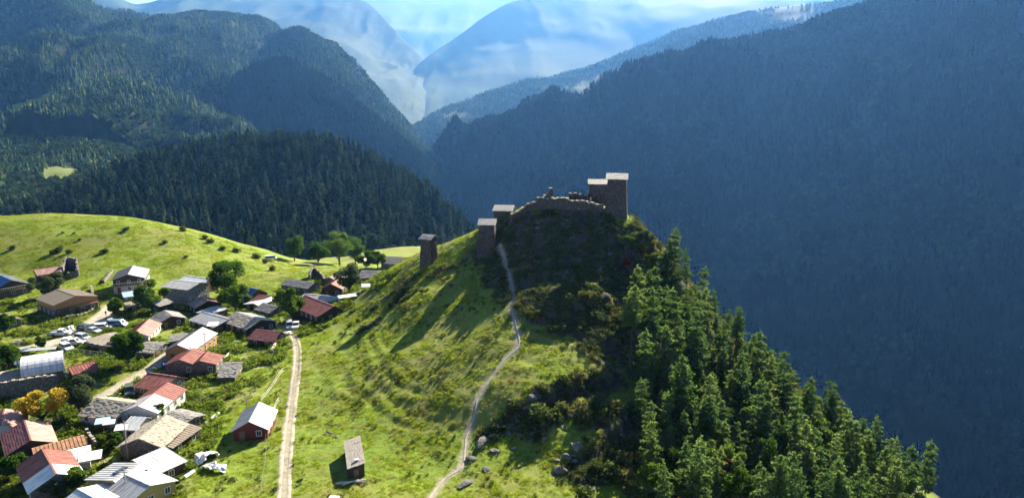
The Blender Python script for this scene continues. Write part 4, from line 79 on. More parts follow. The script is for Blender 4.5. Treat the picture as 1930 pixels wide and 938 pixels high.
HOUSES = [{'name': 'shed', 'label': 'red tiled shed at the left below the yellow tree', 'far': (-83.01, 108.65), 'near': (-77.0, 101.51), 'wn': 3.54, 'wp': 3.54, 'eave': (1.55, 1.55), 'ridge': 3.15, 'roof': ('tile_dark_red', 'metal_pink'), 'kind': ('tile', 'tile'), 'wall': 'dark_wood'}, {'name': 'shed', 'label': 'red roofed shed cut by the left edge beside the yellow tree', 'far': (-90.16, 113.83), 'near': (-86.18, 107.4), 'wn': 3.42, 'wp': 3.42, 'eave': (1.63, 1.63), 'ridge': 3.13, 'roof': ('tile_dark_red', 'metal_pink'), 'kind': ('tile', 'tile'), 'wall': 'pale_plaster'}, {'name': 'stone_house', 'label': 'stone house with a half red half white roof at the bottom left', 'far': (-71.04, 95.62), 'near': (-64.26, 88.43), 'wn': 3.54, 'wp': 3.54, 'eave': (2.22, 2.22), 'ridge': 3.92, 'roof': ('metal_red', 'metal_red'), 'kind': ('metal', 'metal'), 'wall': 'stone_wall', 'split': (0.62, 'metal_white')}, {'name': 'shed', 'label': 'long low shed with a rusty brown roof behind the two tone roof', 'far': (-75.87, 99.93), 'near': (-70.27, 104.53), 'wn': 2.44, 'wp': 1.71, 'eave': (1.63, 1.63), 'ridge': 2.23, 'roof': ('rust', 'rust'), 'kind': ('metal', 'metal'), 'wall': 'stone_wall', 'cap': False}, {'name': 'shed', 'label': 'flat white roofed annex beside the two tone stone house', 'far': (-69.28, 96.54), 'near': (-65.76, 98.81), 'wn': 3.17, 'wp': 2.93, 'eave': (1.85, 1.85), 'ridge': 2.25, 'roof': ('metal_white', 'metal_white'), 'kind': ('metal', 'metal'), 'wall': 'pale_plaster'}, {'name': 'house', 'label': 'yellow boarded house under a grey roof with a long skylight', 'far': (-54.11, 92.09), 'near': (-55.67, 87.21), 'wn': 5.37, 'wp': 1.1, 'eave': (2.22, 2.52), 'ridge': 3.12, 'roof': ('metal_grey', 'metal_white'), 'kind': ('metal', 'metal'), 'wall': 'yellow_board', 'skylight': True}, {'name': 'shed', 'label': 'white flat roofed shed behind the grey roof with the skylight', 'far': (-54.18, 98.87), 'near': (-56.97, 94.71), 'wn': 0.61, 'wp': 6.1, 'eave': (2.15, 1.85), 'ridge': 2.35, 'roof': ('metal_white', 'metal_white'), 'kind': ('metal', 'metal'), 'wall': 'dark_wood', 'cap': False}, {'name': 'house', 'label': 'yellow boarded gable house at the bottom with grey and white roof slopes', 'far': (-54.37, 88.32), 'near': (-49.4, 85.42), 'wn': 4.03, 'wp': 4.03, 'eave': (2.0, 2.0), 'ridge': 3.3, 'roof': ('metal_grey', 'metal_white'), 'kind': ('metal', 'metal'), 'wall': 'yellow_board'}, {'name': 'house', 'label': 'pale blue and white roof cut by the bottom edge', 'far': (-59.22, 85.13), 'near': (-54.29, 82.06), 'wn': 3.17, 'wp': 4.15, 'eave': (1.92, 1.92), 'ridge': 3.02, 'roof': ('metal_pale', 'metal_white'), 'kind': ('metal', 'metal'), 'wall': 'pale_plaster'}, {'name': 'stone_house', 'label': 'whitewashed house under a mossy slate roof beside the grey willow', 'far': (-75.85, 117.25), 'near': (-68.31, 115.16), 'wn': 4.15, 'wp': 3.66, 'eave': (1.92, 1.92), 'ridge': 3.42, 'roof': ('slate_tan', 'slate_tan'), 'kind': ('slate', 'slate'), 'wall': 'pale_plaster', 'cap': False}, {'name': 'house', 'label': 'long gabled house, its roof half red and half white', 'far': (-65.72, 123.67), 'near': (-66.11, 113.18), 'wn': 3.54, 'wp': 3.54, 'eave': (2.22, 2.22), 'ridge': 3.62, 'roof': ('metal_red', 'metal_red'), 'kind': ('metal', 'metal'), 'wall': 'pale_plaster', 'split': (0.5, 'metal_white')}, {'name': 'porch', 'label': 'pale blue lean-to roof in front of the half white gable', 'far': (-66.31, 111.26), 'near': (-63.32, 110.86), 'wn': 3.17, 'wp': 1.46, 'eave': (1.48, 1.48), 'ridge': 2.38, 'roof': ('metal_pale', 'metal_pale'), 'kind': ('metal', 'metal'), 'wall': 'pale_plaster', 'cap': False, 'cat': 'porch'}, {'name': 'house', 'label': 'red roofed house beside the dirt lane, above the long gabled house', 'far': (-73.05, 130.31), 'near': (-66.4, 128.25), 'wn': 4.15, 'wp': 2.68, 'eave': (1.7, 1.7), 'ridge': 3.1, 'roof': ('metal_red', 'metal_red'), 'kind': ('metal', 'metal'), 'wall': 'stone_wall'}, {'name': 'stone_house', 'label': 'big house under a broad tan slate gable roof', 'far': (-58.04, 107.44), 'near': (-58.3, 99.08), 'wn': 3.66, 'wp': 3.66, 'eave': (2.37, 2.37), 'ridge': 3.97, 'roof': ('slate_tan', 'slate_tan'), 'kind': ('slate', 'slate'), 'wall': 'stone_wall', 'cap': False}, {'name': 'lean_to', 'label': 'lean-to with a smooth brown roof beside the tan slate gable', 'far': (-55.08, 108.36), 'near': (-56.66, 101.16), 'wn': 0.85, 'wp': 2.81, 'eave': (1.92, 1.55), 'ridge': 2.12, 'roof': ('brown_board', 'brown_board'), 'kind': ('metal', 'metal'), 'wall': 'dark_wood', 'cap': False, 'cat': 'shed'}, {'name': 'shed', 'label': 'grey slate shed behind the tan slate gable', 'far': (-60.37, 113.3), 'near': (-54.9, 110.77), 'wn': 3.17, 'wp': 2.2, 'eave': (1.7, 1.7), 'ridge': 2.2, 'roof': ('slate_grey', 'slate_grey'), 'kind': ('slate', 'slate'), 'wall': 'stone_wall', 'cap': False}, {'name': 'barn', 'label': 'lone red barn with a white gable roof beside the track', 'far': (-44.51, 113.17), 'near': (-43.5, 105.5), 'wn': 3.05, 'wp': 3.05, 'eave': (1.85, 1.85), 'ridge': 3.55, 'roof': ('metal_grey', 'metal_white'), 'kind': ('metal', 'metal'), 'wall': 'red_board'}, {'name': 'shed', 'label': 'dark red tiled shed at the bend of the track', 'far': (-61.88, 158.72), 'near': (-55.07, 156.8), 'wn': 3.54, 'wp': 2.2, 'eave': (1.48, 1.48), 'ridge': 2.78, 'roof': ('tile_dark_red', 'tile_dark_red'), 'kind': ('tile', 'tile'), 'wall': 'dark_wood'}, {'name': 'hut', 'label': 'low grey slate hut on the slope below the tiled shed', 'far': (-60.97, 137.65), 'near': (-57.18, 138.04), 'wn': 5.37, 'wp': 0.98, 'eave': (1.04, 1.85), 'ridge': 2.25, 'roof': ('slate_grey', 'slate_grey'), 'kind': ('slate', 'slate'), 'wall': 'stone_wall', 'cap': False}, {'name': 'house', 'label': 'wide red gabled house with the blue tarp beside it', 'far': (-69.73, 143.37), 'near': (-69.75, 136.52), 'wn': 3.66, 'wp': 3.66, 'eave': (2.22, 2.22), 'ridge': 3.52, 'roof': ('metal_red', 'metal_red'), 'kind': ('metal', 'metal'), 'wall': 'stone_wall'}, {'name': 'house', 'label': 'smaller red gabled wing right of the wide red house', 'far': (-66.18, 142.1), 'near': (-65.56, 136.54), 'wn': 1.95, 'wp': 3.42, 'eave': (2.22, 2.22), 'ridge': 3.22, 'roof': ('metal_red', 'metal_red'), 'kind': ('metal', 'metal'), 'wall': 'stone_wall'}, {'name': 'house', 'label': 'large grey metal gable house with orange boarded side', 'far': (-73.76, 157.03), 'near': (-74.12, 144.77), 'wn': 3.29, 'wp': 3.54, 'eave': (2.44, 2.44), 'ridge': 3.94, 'roof': ('metal_grey', 'metal_pale'), 'kind': ('metal', 'metal'), 'wall': 'orange_wood', 'frame': 'window_frame'}, {'name': 'house', 'label': 'grey metal roofed house left of the stone slab roof', 'far': (-81.96, 175.46), 'near': (-72.49, 169.14), 'wn': 4.39, 'wp': 2.93, 'eave': (2.07, 2.07), 'ridge': 3.17, 'roof': ('metal_grey', 'metal_grey'), 'kind': ('metal', 'metal'), 'wall': 'dark_wood'}, {'name': 'stone_house', 'label': 'house under a wide slab roof, pale behind and slate in front', 'far': (-72.22, 173.0), 'near': (-63.11, 166.27), 'wn': 4.39, 'wp': 4.39, 'eave': (2.22, 2.22), 'ridge': 3.72, 'roof': ('slate_tan', 'metal_pale'), 'kind': ('slate', 'metal'), 'wall': 'dark_wood'}, {'name': 'shed', 'label': 'pale flat roof behind the grey metal roofed house', 'far': (-83.11, 179.49), 'near': (-80.95, 185.37), 'wn': 1.95, 'wp': 3.66, 'eave': (1.92, 1.92), 'ridge': 2.32, 'roof': ('metal_pale', 'metal_pale'), 'kind': ('metal', 'metal'), 'wall': 'stone_wall', 'cap': False}, {'name': 'shed', 'label': 'small slate shed beside the dark tree near the parked cars', 'far': (-71.47, 190.43), 'near': (-65.69, 186.83), 'wn': 3.29, 'wp': 2.44, 'eave': (1.48, 1.48), 'ridge': 2.68, 'roof': ('slate_grey', 'slate_grey'), 'kind': ('slate', 'slate'), 'wall': 'stone_wall', 'cap': False}, {'name': 'shed', 'label': 'white roofed shed behind the small slate shed', 'far': (-74.43, 190.98), 'near': (-71.89, 198.24), 'wn': 1.71, 'wp': 3.9, 'eave': (1.85, 1.85), 'ridge': 2.45, 'roof': ('metal_white', 'metal_white'), 'kind': ('metal', 'metal'), 'wall': 'dark_wood', 'cap': False}, {'name': 'house', 'label': 'low dark red roof between the blue roof and the white shed', 'far': (-76.91, 198.72), 'near': (-72.15, 197.3), 'wn': 3.42, 'wp': 2.44, 'eave': (1.92, 1.92), 'ridge': 3.02, 'roof': ('tile_dark_red', 'tile_dark_red'), 'kind': ('tile', 'tile'), 'wall': 'stone_wall'}, {'name': 'house', 'label': 'bright blue roofed house right of the largest tree', 'far': (-82.09, 202.65), 'near': (-75.74, 198.81), 'wn': 4.39, 'wp': 3.66, 'eave': (2.22, 2.22), 'ridge': 4.22, 'roof': ('metal_blue', 'metal_blue'), 'kind': ('metal', 'metal'), 'wall': 'dark_wood'}, {'name': 'house', 'label': 'brown roofed cottage with a pale dish, right of the slate cottage', 'far': (-89.46, 190.88), 'near': (-85.25, 186.4), 'wn': 3.9, 'wp': 3.9, 'eave': (2.22, 2.22), 'ridge': 3.82, 'roof': ('brown_board', 'metal_pink'), 'kind': ('metal', 'metal'), 'wall': 'dark_wood'}, {'name': 'house', 'label': 'two storey grey concrete house left of the largest tree', 'far': (-102.36, 201.34), 'near': (-92.4, 197.92), 'wn': 4.88, 'wp': 3.66, 'eave': (4.68, 4.68), 'ridge': 5.68, 'roof': ('metal_grey', 'metal_pale'), 'kind': ('metal', 'metal'), 'wall': 'concrete_wall'}, {'name': 'house', 'label': 'orange boarded wing with a white roof behind the concrete house', 'far': (-103.64, 212.46), 'near': (-93.71, 208.06), 'wn': 3.17, 'wp': 2.68, 'eave': (2.96, 2.96), 'ridge': 3.96, 'roof': ('metal_white', 'metal_white'), 'kind': ('metal', 'metal'), 'wall': 'orange_wood'}, {'name': 'house', 'label': 'two storey house with white balcony on the meadow edge', 'far': (-122.43, 216.76), 'near': (-117.86, 205.23), 'wn': 4.64, 'wp': 4.64, 'eave': (4.14, 4.14), 'ridge': 5.74, 'roof': ('slate_grey', 'metal_pale'), 'kind': ('metal', 'metal'), 'wall': 'dark_wood', 'lower': 'pale_plaster', 'lower_h': 2.4, 'balcony': 2.5, 'rail': 'window_frame'}, {'name': 'house', 'label': 'big brown gabled guest house with stone ground floor', 'far': (-129.33, 189.42), 'near': (-119.7, 182.6), 'wn': 5.86, 'wp': 5.61, 'eave': (3.78, 3.78), 'ridge': 5.18, 'roof': ('brown_board', 'brown_board'), 'kind': ('metal', 'metal'), 'wall': 'orange_wood', 'lower': 'stone_wall', 'lower_h': 2.3, 'balcony': 2.5, 'rail': 'frame_wood'}, {'name': 'house', 'label': 'dark house with a blue roof cut by the left edge', 'far': (-164.31, 212.0), 'near': (-151.35, 202.0), 'wn': 4.88, 'wp': 4.88, 'eave': (2.96, 2.96), 'ridge': 5.16, 'roof': ('metal_blue', 'metal_grey'), 'kind': ('metal', 'metal'), 'wall': 'dark_wood', 'lower': 'stone_wall', 'lower_h': 2.2, 'balcony': 2.4}, {'name': 'house', 'label': 'pinkish roofed house beside the ruined stone house', 'far': (-156.38, 219.08), 'near': (-151.38, 224.15), 'wn': 3.9, 'wp': 1.95, 'eave': (2.07, 2.07), 'ridge': 3.27, 'roof': ('metal_pink', 'metal_pink'), 'kind': ('metal', 'metal'), 'wall': 'stone_wall'}, {'name': 'hut', 'label': 'small hut with a pinkish roof at the left edge below the blue roof', 'far': (-135.12, 172.98), 'near': (-128.91, 168.6), 'wn': 3.17, 'wp': 3.17, 'eave': (1.78, 1.78), 'ridge': 2.98, 'roof': ('brown_board', 'brown_board'), 'kind': ('metal', 'metal'), 'wall': 'stone_wall'}, {'name': 'shed', 'label': 'small shed with a red front slope and white rear slope beside the arched barn', 'far': (-92.72, 135.61), 'near': (-89.2, 139.23), 'wn': 2.93, 'wp': 1.95, 'eave': (1.41, 1.41), 'ridge': 2.31, 'roof': ('metal_red', 'metal_white'), 'kind': ('metal', 'metal'), 'wall': 'yellow_board'}, {'name': 'shed', 'label': 'long low slate shed above the stone terrace at the left edge', 'far': (-105.47, 131.44), 'near': (-100.59, 133.89), 'wn': 3.66, 'wp': 2.2, 'eave': (1.92, 1.92), 'ridge': 2.42, 'roof': ('slate_tan', 'slate_tan'), 'kind': ('slate', 'slate'), 'wall': 'stone_wall', 'cap': False}, {'name': 'house', 'label': 'pale pink gabled house above the round dark tree', 'far': (-91.93, 167.21), 'near': (-90.03, 157.14), 'wn': 2.93, 'wp': 2.93, 'eave': (1.7, 1.7), 'ridge': 3.1, 'roof': ('metal_red', 'metal_pink'), 'kind': ('metal', 'metal'), 'wall': 'pale_plaster'}, {'name': 'house', 'label': 'slate gabled cottage in the middle of the village', 'far': (-92.73, 176.4), 'near': (-88.16, 171.17), 'wn': 3.42, 'wp': 3.42, 'eave': (1.92, 1.92), 'ridge': 3.22, 'roof': ('slate_grey', 'slate_grey'), 'kind': ('slate', 'slate'), 'wall': 'dark_wood', 'cap': False}, {'name': 'shed', 'label': 'tall dark shed behind the slate gabled cottage', 'far': (-100.72, 184.86), 'near': (-98.59, 189.21), 'wn': 3.42, 'wp': 0.98, 'eave': (2.44, 2.81), 'ridge': 3.21, 'roof': ('slate_grey', 'slate_grey'), 'kind': ('slate', 'slate'), 'wall': 'dark_wood', 'cap': False}, {'name': 'shed', 'label': 'low shed with grey slates right of the round dark tree', 'far': (-85.03, 151.65), 'near': (-79.86, 150.88), 'wn': 4.39, 'wp': 1.22, 'eave': (1.33, 1.7), 'ridge': 2.1, 'roof': ('slate_grey', 'slate_grey'), 'kind': ('slate', 'slate'), 'wall': 'stone_wall', 'cap': False}, {'name': 'house', 'label': 'long red roofed house with white framed windows at the foot of the hill', 'far': (-57.03, 183.37), 'near': (-46.33, 172.92), 'wn': 5.12, 'wp': 2.93, 'eave': (2.22, 2.22), 'ridge': 4.02, 'roof': ('metal_red', 'metal_red'), 'kind': ('metal', 'metal'), 'wall': 'dark_wood'}, {'name': 'house', 'label': 'long pale metal roofed house behind the red roofed house at the hill foot', 'far': (-61.28, 196.0), 'near': (-48.91, 192.0), 'wn': 3.17, 'wp': 3.17, 'eave': (2.07, 2.07), 'ridge': 2.97, 'roof': ('metal_grey', 'metal_pale'), 'kind': ('metal', 'metal'), 'wall': 'stone_wall'}, {'name': 'house', 'label': 'red gabled house with white windows behind the grey green tree', 'far': (-54.79, 215.13), 'near': (-55.64, 205.1), 'wn': 3.54, 'wp': 3.54, 'eave': (2.37, 2.37), 'ridge': 4.07, 'roof': ('metal_red', 'metal_red'), 'kind': ('metal', 'metal'), 'wall': 'dark_wood'}, {'name': 'stone_house', 'label': 'grey slate house right of the grey green tree', 'far': (-49.12, 219.0), 'near': (-42.01, 218.0), 'wn': 4.15, 'wp': 3.42, 'eave': (2.07, 2.07), 'ridge': 3.57, 'roof': ('slate_grey', 'slate_grey'), 'kind': ('slate', 'slate'), 'wall': 'stone_wall', 'cap': False}, {'name': 'stone_house', 'label': 'farthest slate house behind the left shoulder of the hill', 'far': (-47.49, 252.0), 'near': (-39.65, 250.0), 'wn': 4.64, 'wp': 3.66, 'eave': (2.07, 2.07), 'ridge': 3.77, 'roof': ('slate_grey', 'slate_grey'), 'kind': ('slate', 'slate'), 'wall': 'stone_wall', 'cap': False}, {'name': 'stone_house', 'label': 'long slate roofed stone house at the far meadow edge', 'far': (-73.04, 216.99), 'near': (-62.57, 212.06), 'wn': 3.42, 'wp': 2.68, 'eave': (1.78, 1.78), 'ridge': 2.98, 'roof': ('slate_grey', 'slate_grey'), 'kind': ('slate', 'slate'), 'wall': 'stone_wall', 'cap': False}, {'name': 'shed', 'label': 'small pale roofed shed behind the red gabled house', 'far': (-60.5, 220.92), 'near': (-57.95, 226.31), 'wn': 2.44, 'wp': 2.44, 'eave': (1.48, 1.48), 'ridge': 2.28, 'roof': ('slate_tan', 'slate_tan'), 'kind': ('slate', 'slate'), 'wall': 'stone_wall', 'cap': False}, {'name': 'hut', 'label': 'pale slate hut beside the narrow leafy tree', 'far': (-109.67, 186.96), 'near': (-107.17, 189.55), 'wn': 3.17, 'wp': 1.46, 'eave': (1.63, 1.63), 'ridge': 2.33, 'roof': ('slate_tan', 'slate_tan'), 'kind': ('slate', 'slate'), 'wall': 'dark_wood', 'cap': False}, {'name': 'shed', 'label': 'blue and white roofed shed below the balcony house', 'far': (-116.38, 198.27), 'near': (-111.96, 201.57), 'wn': 3.66, 'wp': 2.44, 'eave': (1.63, 1.63), 'ridge': 2.33, 'roof': ('pale_blue', 'metal_white'), 'kind': ('metal', 'metal'), 'wall': 'pale_plaster'}, {'name': 'shed', 'label': 'tan flat plank roofed store beside the parked cars', 'far': (-99.04, 159.36), 'near': (-92.87, 155.23), 'wn': 4.39, 'wp': 2.68, 'eave': (1.26, 1.26), 'ridge': 1.56, 'roof': ('slate_tan', 'slate_tan'), 'kind': ('metal', 'metal'), 'wall': 'stone_wall', 'cap': False}, {'name': 'shed', 'label': 'dark slate wing behind the large grey metal gable', 'far': (-81.6, 155.96), 'near': (-78.27, 158.04), 'wn': 2.93, 'wp': 1.22, 'eave': (1.63, 1.63), 'ridge': 2.23, 'roof': ('slate_grey', 'slate_grey'), 'kind': ('slate', 'slate'), 'wall': 'stone_wall', 'cap': False}]
ARCH = {'far': (-100.89, 133.71), 'near': (-94.64, 137.62), 'w': 8.5, 'label': 'barn with an arched pale metal roof beside the village road'}
HUT = {'far': (-25.48, 100.92), 'near': (-22.93, 92.48), 'w': 2.7, 'label': 'small hut roofed with grey boards on the foreground grass'}
TOWERS = [{'name': 'tower', 'label': 'leftmost square stone tower, standing alone on the hill shoulder', 'yaw': -24, 'w0': 3.4, 'w1': 2.9, 'd0': 3.4, 'd1': 3.0, 'h': 6.89, 'rise': 0.7, 'ro': 0.1, 'win': [('f', 0, 4.6), ('r', 0, 2.2), ('r', 0, 4.2), ('r', 0.2, 5.6)], 'deep': True, 'at': (-22.33, 181.0)}, {'name': 'tower', 'label': 'tapering stone tower beside the top of the footpath', 'yaw': -4, 'w0': 4.9, 'w1': 3.7, 'd0': 4.6, 'd1': 3.7, 'h': 6.34, 'rise': 0.9, 'ro': 0.25, 'win': [('f', 0.6, 4.8)], 'deep': True, 'at': (-6.33, 175.0)}, {'name': 'stone_house', 'label': 'short stone tower house with a pale slab roof above the tapering tower', 'yaw': -9, 'w0': 4.8, 'w1': 4.6, 'd0': 4.4, 'd1': 4.3, 'h': 2.32, 'rise': 0.9, 'ro': 0.22, 'win': [('f', 0.8, 2.0)], 'at': (-2.18, 186.0)}, {'name': 'stone_house', 'label': 'stone house with a white lit roof left of the tall tower', 'yaw': -3, 'w0': 5.0, 'w1': 4.8, 'd0': 4.4, 'd1': 4.2, 'h': 6.1, 'rise': 0.8, 'ro': 0.2, 'win': [('f', -1, 3.4)], 'at': (23.51, 187.0)}, {'name': 'tower', 'label': 'tallest stone tower on the summit edge', 'yaw': -10, 'w0': 5.4, 'w1': 4.6, 'd0': 5.0, 'd1': 4.5, 'h': 9.1, 'rise': 1.0, 'ro': 0.2, 'win': [('f', 0.3, 6.6), ('f', 0.25, 8.0), ('f', -1.2, 5.0), ('f', 1.0, 4.6)], 'deep': True, 'at': (27.01, 177.0)}]
WALLS = [{'name': 'ruined_wall', 'label': 'ruined stone wall with a lit top along the summit', 'pts': [(6.47, 177.0), (10.91, 175.5), (14.96, 175.0), (18.99, 174.5), (23.29, 174.0)], 'th': 0.9, 'h': [2.8, 2.8, 2.3, 2.1, 2.0]}, {'name': 'ruined_wall', 'label': 'jagged ruined wall stump at the left end of the summit', 'pts': [(6.36, 178.0), (8.85, 178.0), (10.4, 178.5)], 'th': 1.1, 'h': [2.2, 2.6, 4.2]}, {'name': 'ruined_wall', 'label': 'low broken wall stepping up from the short tower house to the summit', 'pts': [(-0.41, 177.0), (2.77, 177.5), (4.85, 178.0), (6.64, 178.0)], 'th': 0.8, 'h': [2.2, 1.9, 1.8, 1.6]}, {'name': 'ruined_wall', 'label': 'low wall remains on the summit before the tall tower', 'pts': [(15.12, 182.0), (20.6, 183.0)], 'th': 0.6, 'h': [1.4, 1.6]}, {'name': 'ruined_house', 'label': 'roofless stone ruin beside the pinkish roofed house', 'pts': [(-149.77, 222.86), (-152.19, 229.08), (-148.91, 229.69), (-144.01, 222.15), (-146.43, 220.34)], 'th': 0.7, 'h': [2.8, 3.8, 3.2, 2.2, 1.6], 'cat': 'ruin', 'mat': 'stone_wall', 'jag': 0.5}, {'name': 'ruined_house', 'label': 'small roofless ruin behind the long slate house at the meadow edge', 'pts': [(-68.13, 224.49), (-68.34, 229.7), (-64.88, 227.61), (-62.57, 222.94)], 'th': 0.6, 'h': [2.0, 3.0, 1.6, 1.0], 'cat': 'ruin', 'mat': 'stone_wall', 'jag': 0.4}, {'name': 'terrace_wall', 'label': 'long dark stone terrace wall at the left edge', 'pts': [(-100.96, 124.11), (-97.17, 126.01), (-93.64, 128.52), (-91.93, 131.13)], 'th': 0.8, 'h': [3.6, 3.4, 3.2, 2.6], 'mat': 'stone_wall', 'jag': 0.1}, {'name': 'garden_wall', 'label': 'low stone wall around the small garden', 'pts': [(-73.05, 109.33), (-68.92, 104.72), (-65.93, 102.62), (-64.96, 105.84)], 'th': 0.5, 'h': [1.1, 1.1, 1.1, 1.0], 'mat': 'stone_wall', 'jag': 0.15}, {'name': 'stone_wall', 'label': 'dry stone wall beside the village road at the left', 'pts': [(-119.45, 152.37), (-118.02, 155.26), (-117.34, 157.54)], 'th': 0.7, 'h': [0.8, 0.9, 0.8], 'mat': 'stone_wall', 'jag': 0.2}, {'name': 'retaining_wall', 'label': 'retaining wall below the tan plank yard', 'pts': [(-100.61, 153.98), (-95.33, 151.37), (-91.85, 150.65)], 'th': 0.4, 'h': [1.5, 1.5, 1.5], 'mat': 'stone_wall', 'jag': 0.05}, {'name': 'stone_wall', 'label': 'dry stone wall in the garden of the brown guest house', 'pts': [(-119.51, 176.84), (-117.65, 179.57), (-117.18, 185.07)], 'th': 0.5, 'h': [0.9, 0.9, 0.9], 'mat': 'stone_wall', 'jag': 0.2}, {'name': 'stone_wall', 'label': 'stone wall climbing beside the lane end near the guest house', 'pts': [(-119.42, 189.34), (-126.19, 199.98), (-131.37, 208.19)], 'th': 0.6, 'h': [1.4, 1.4, 1.4], 'mat': 'stone_wall', 'jag': 0.3}, {'name': 'stone_wall', 'label': 'pale stone wall left of the balcony house', 'pts': [(-131.22, 214.29), (-133.03, 220.55), (-134.48, 225.69)], 'th': 0.6, 'h': [0.8, 0.9, 0.8], 'mat': 'boulder', 'jag': 0.2}]
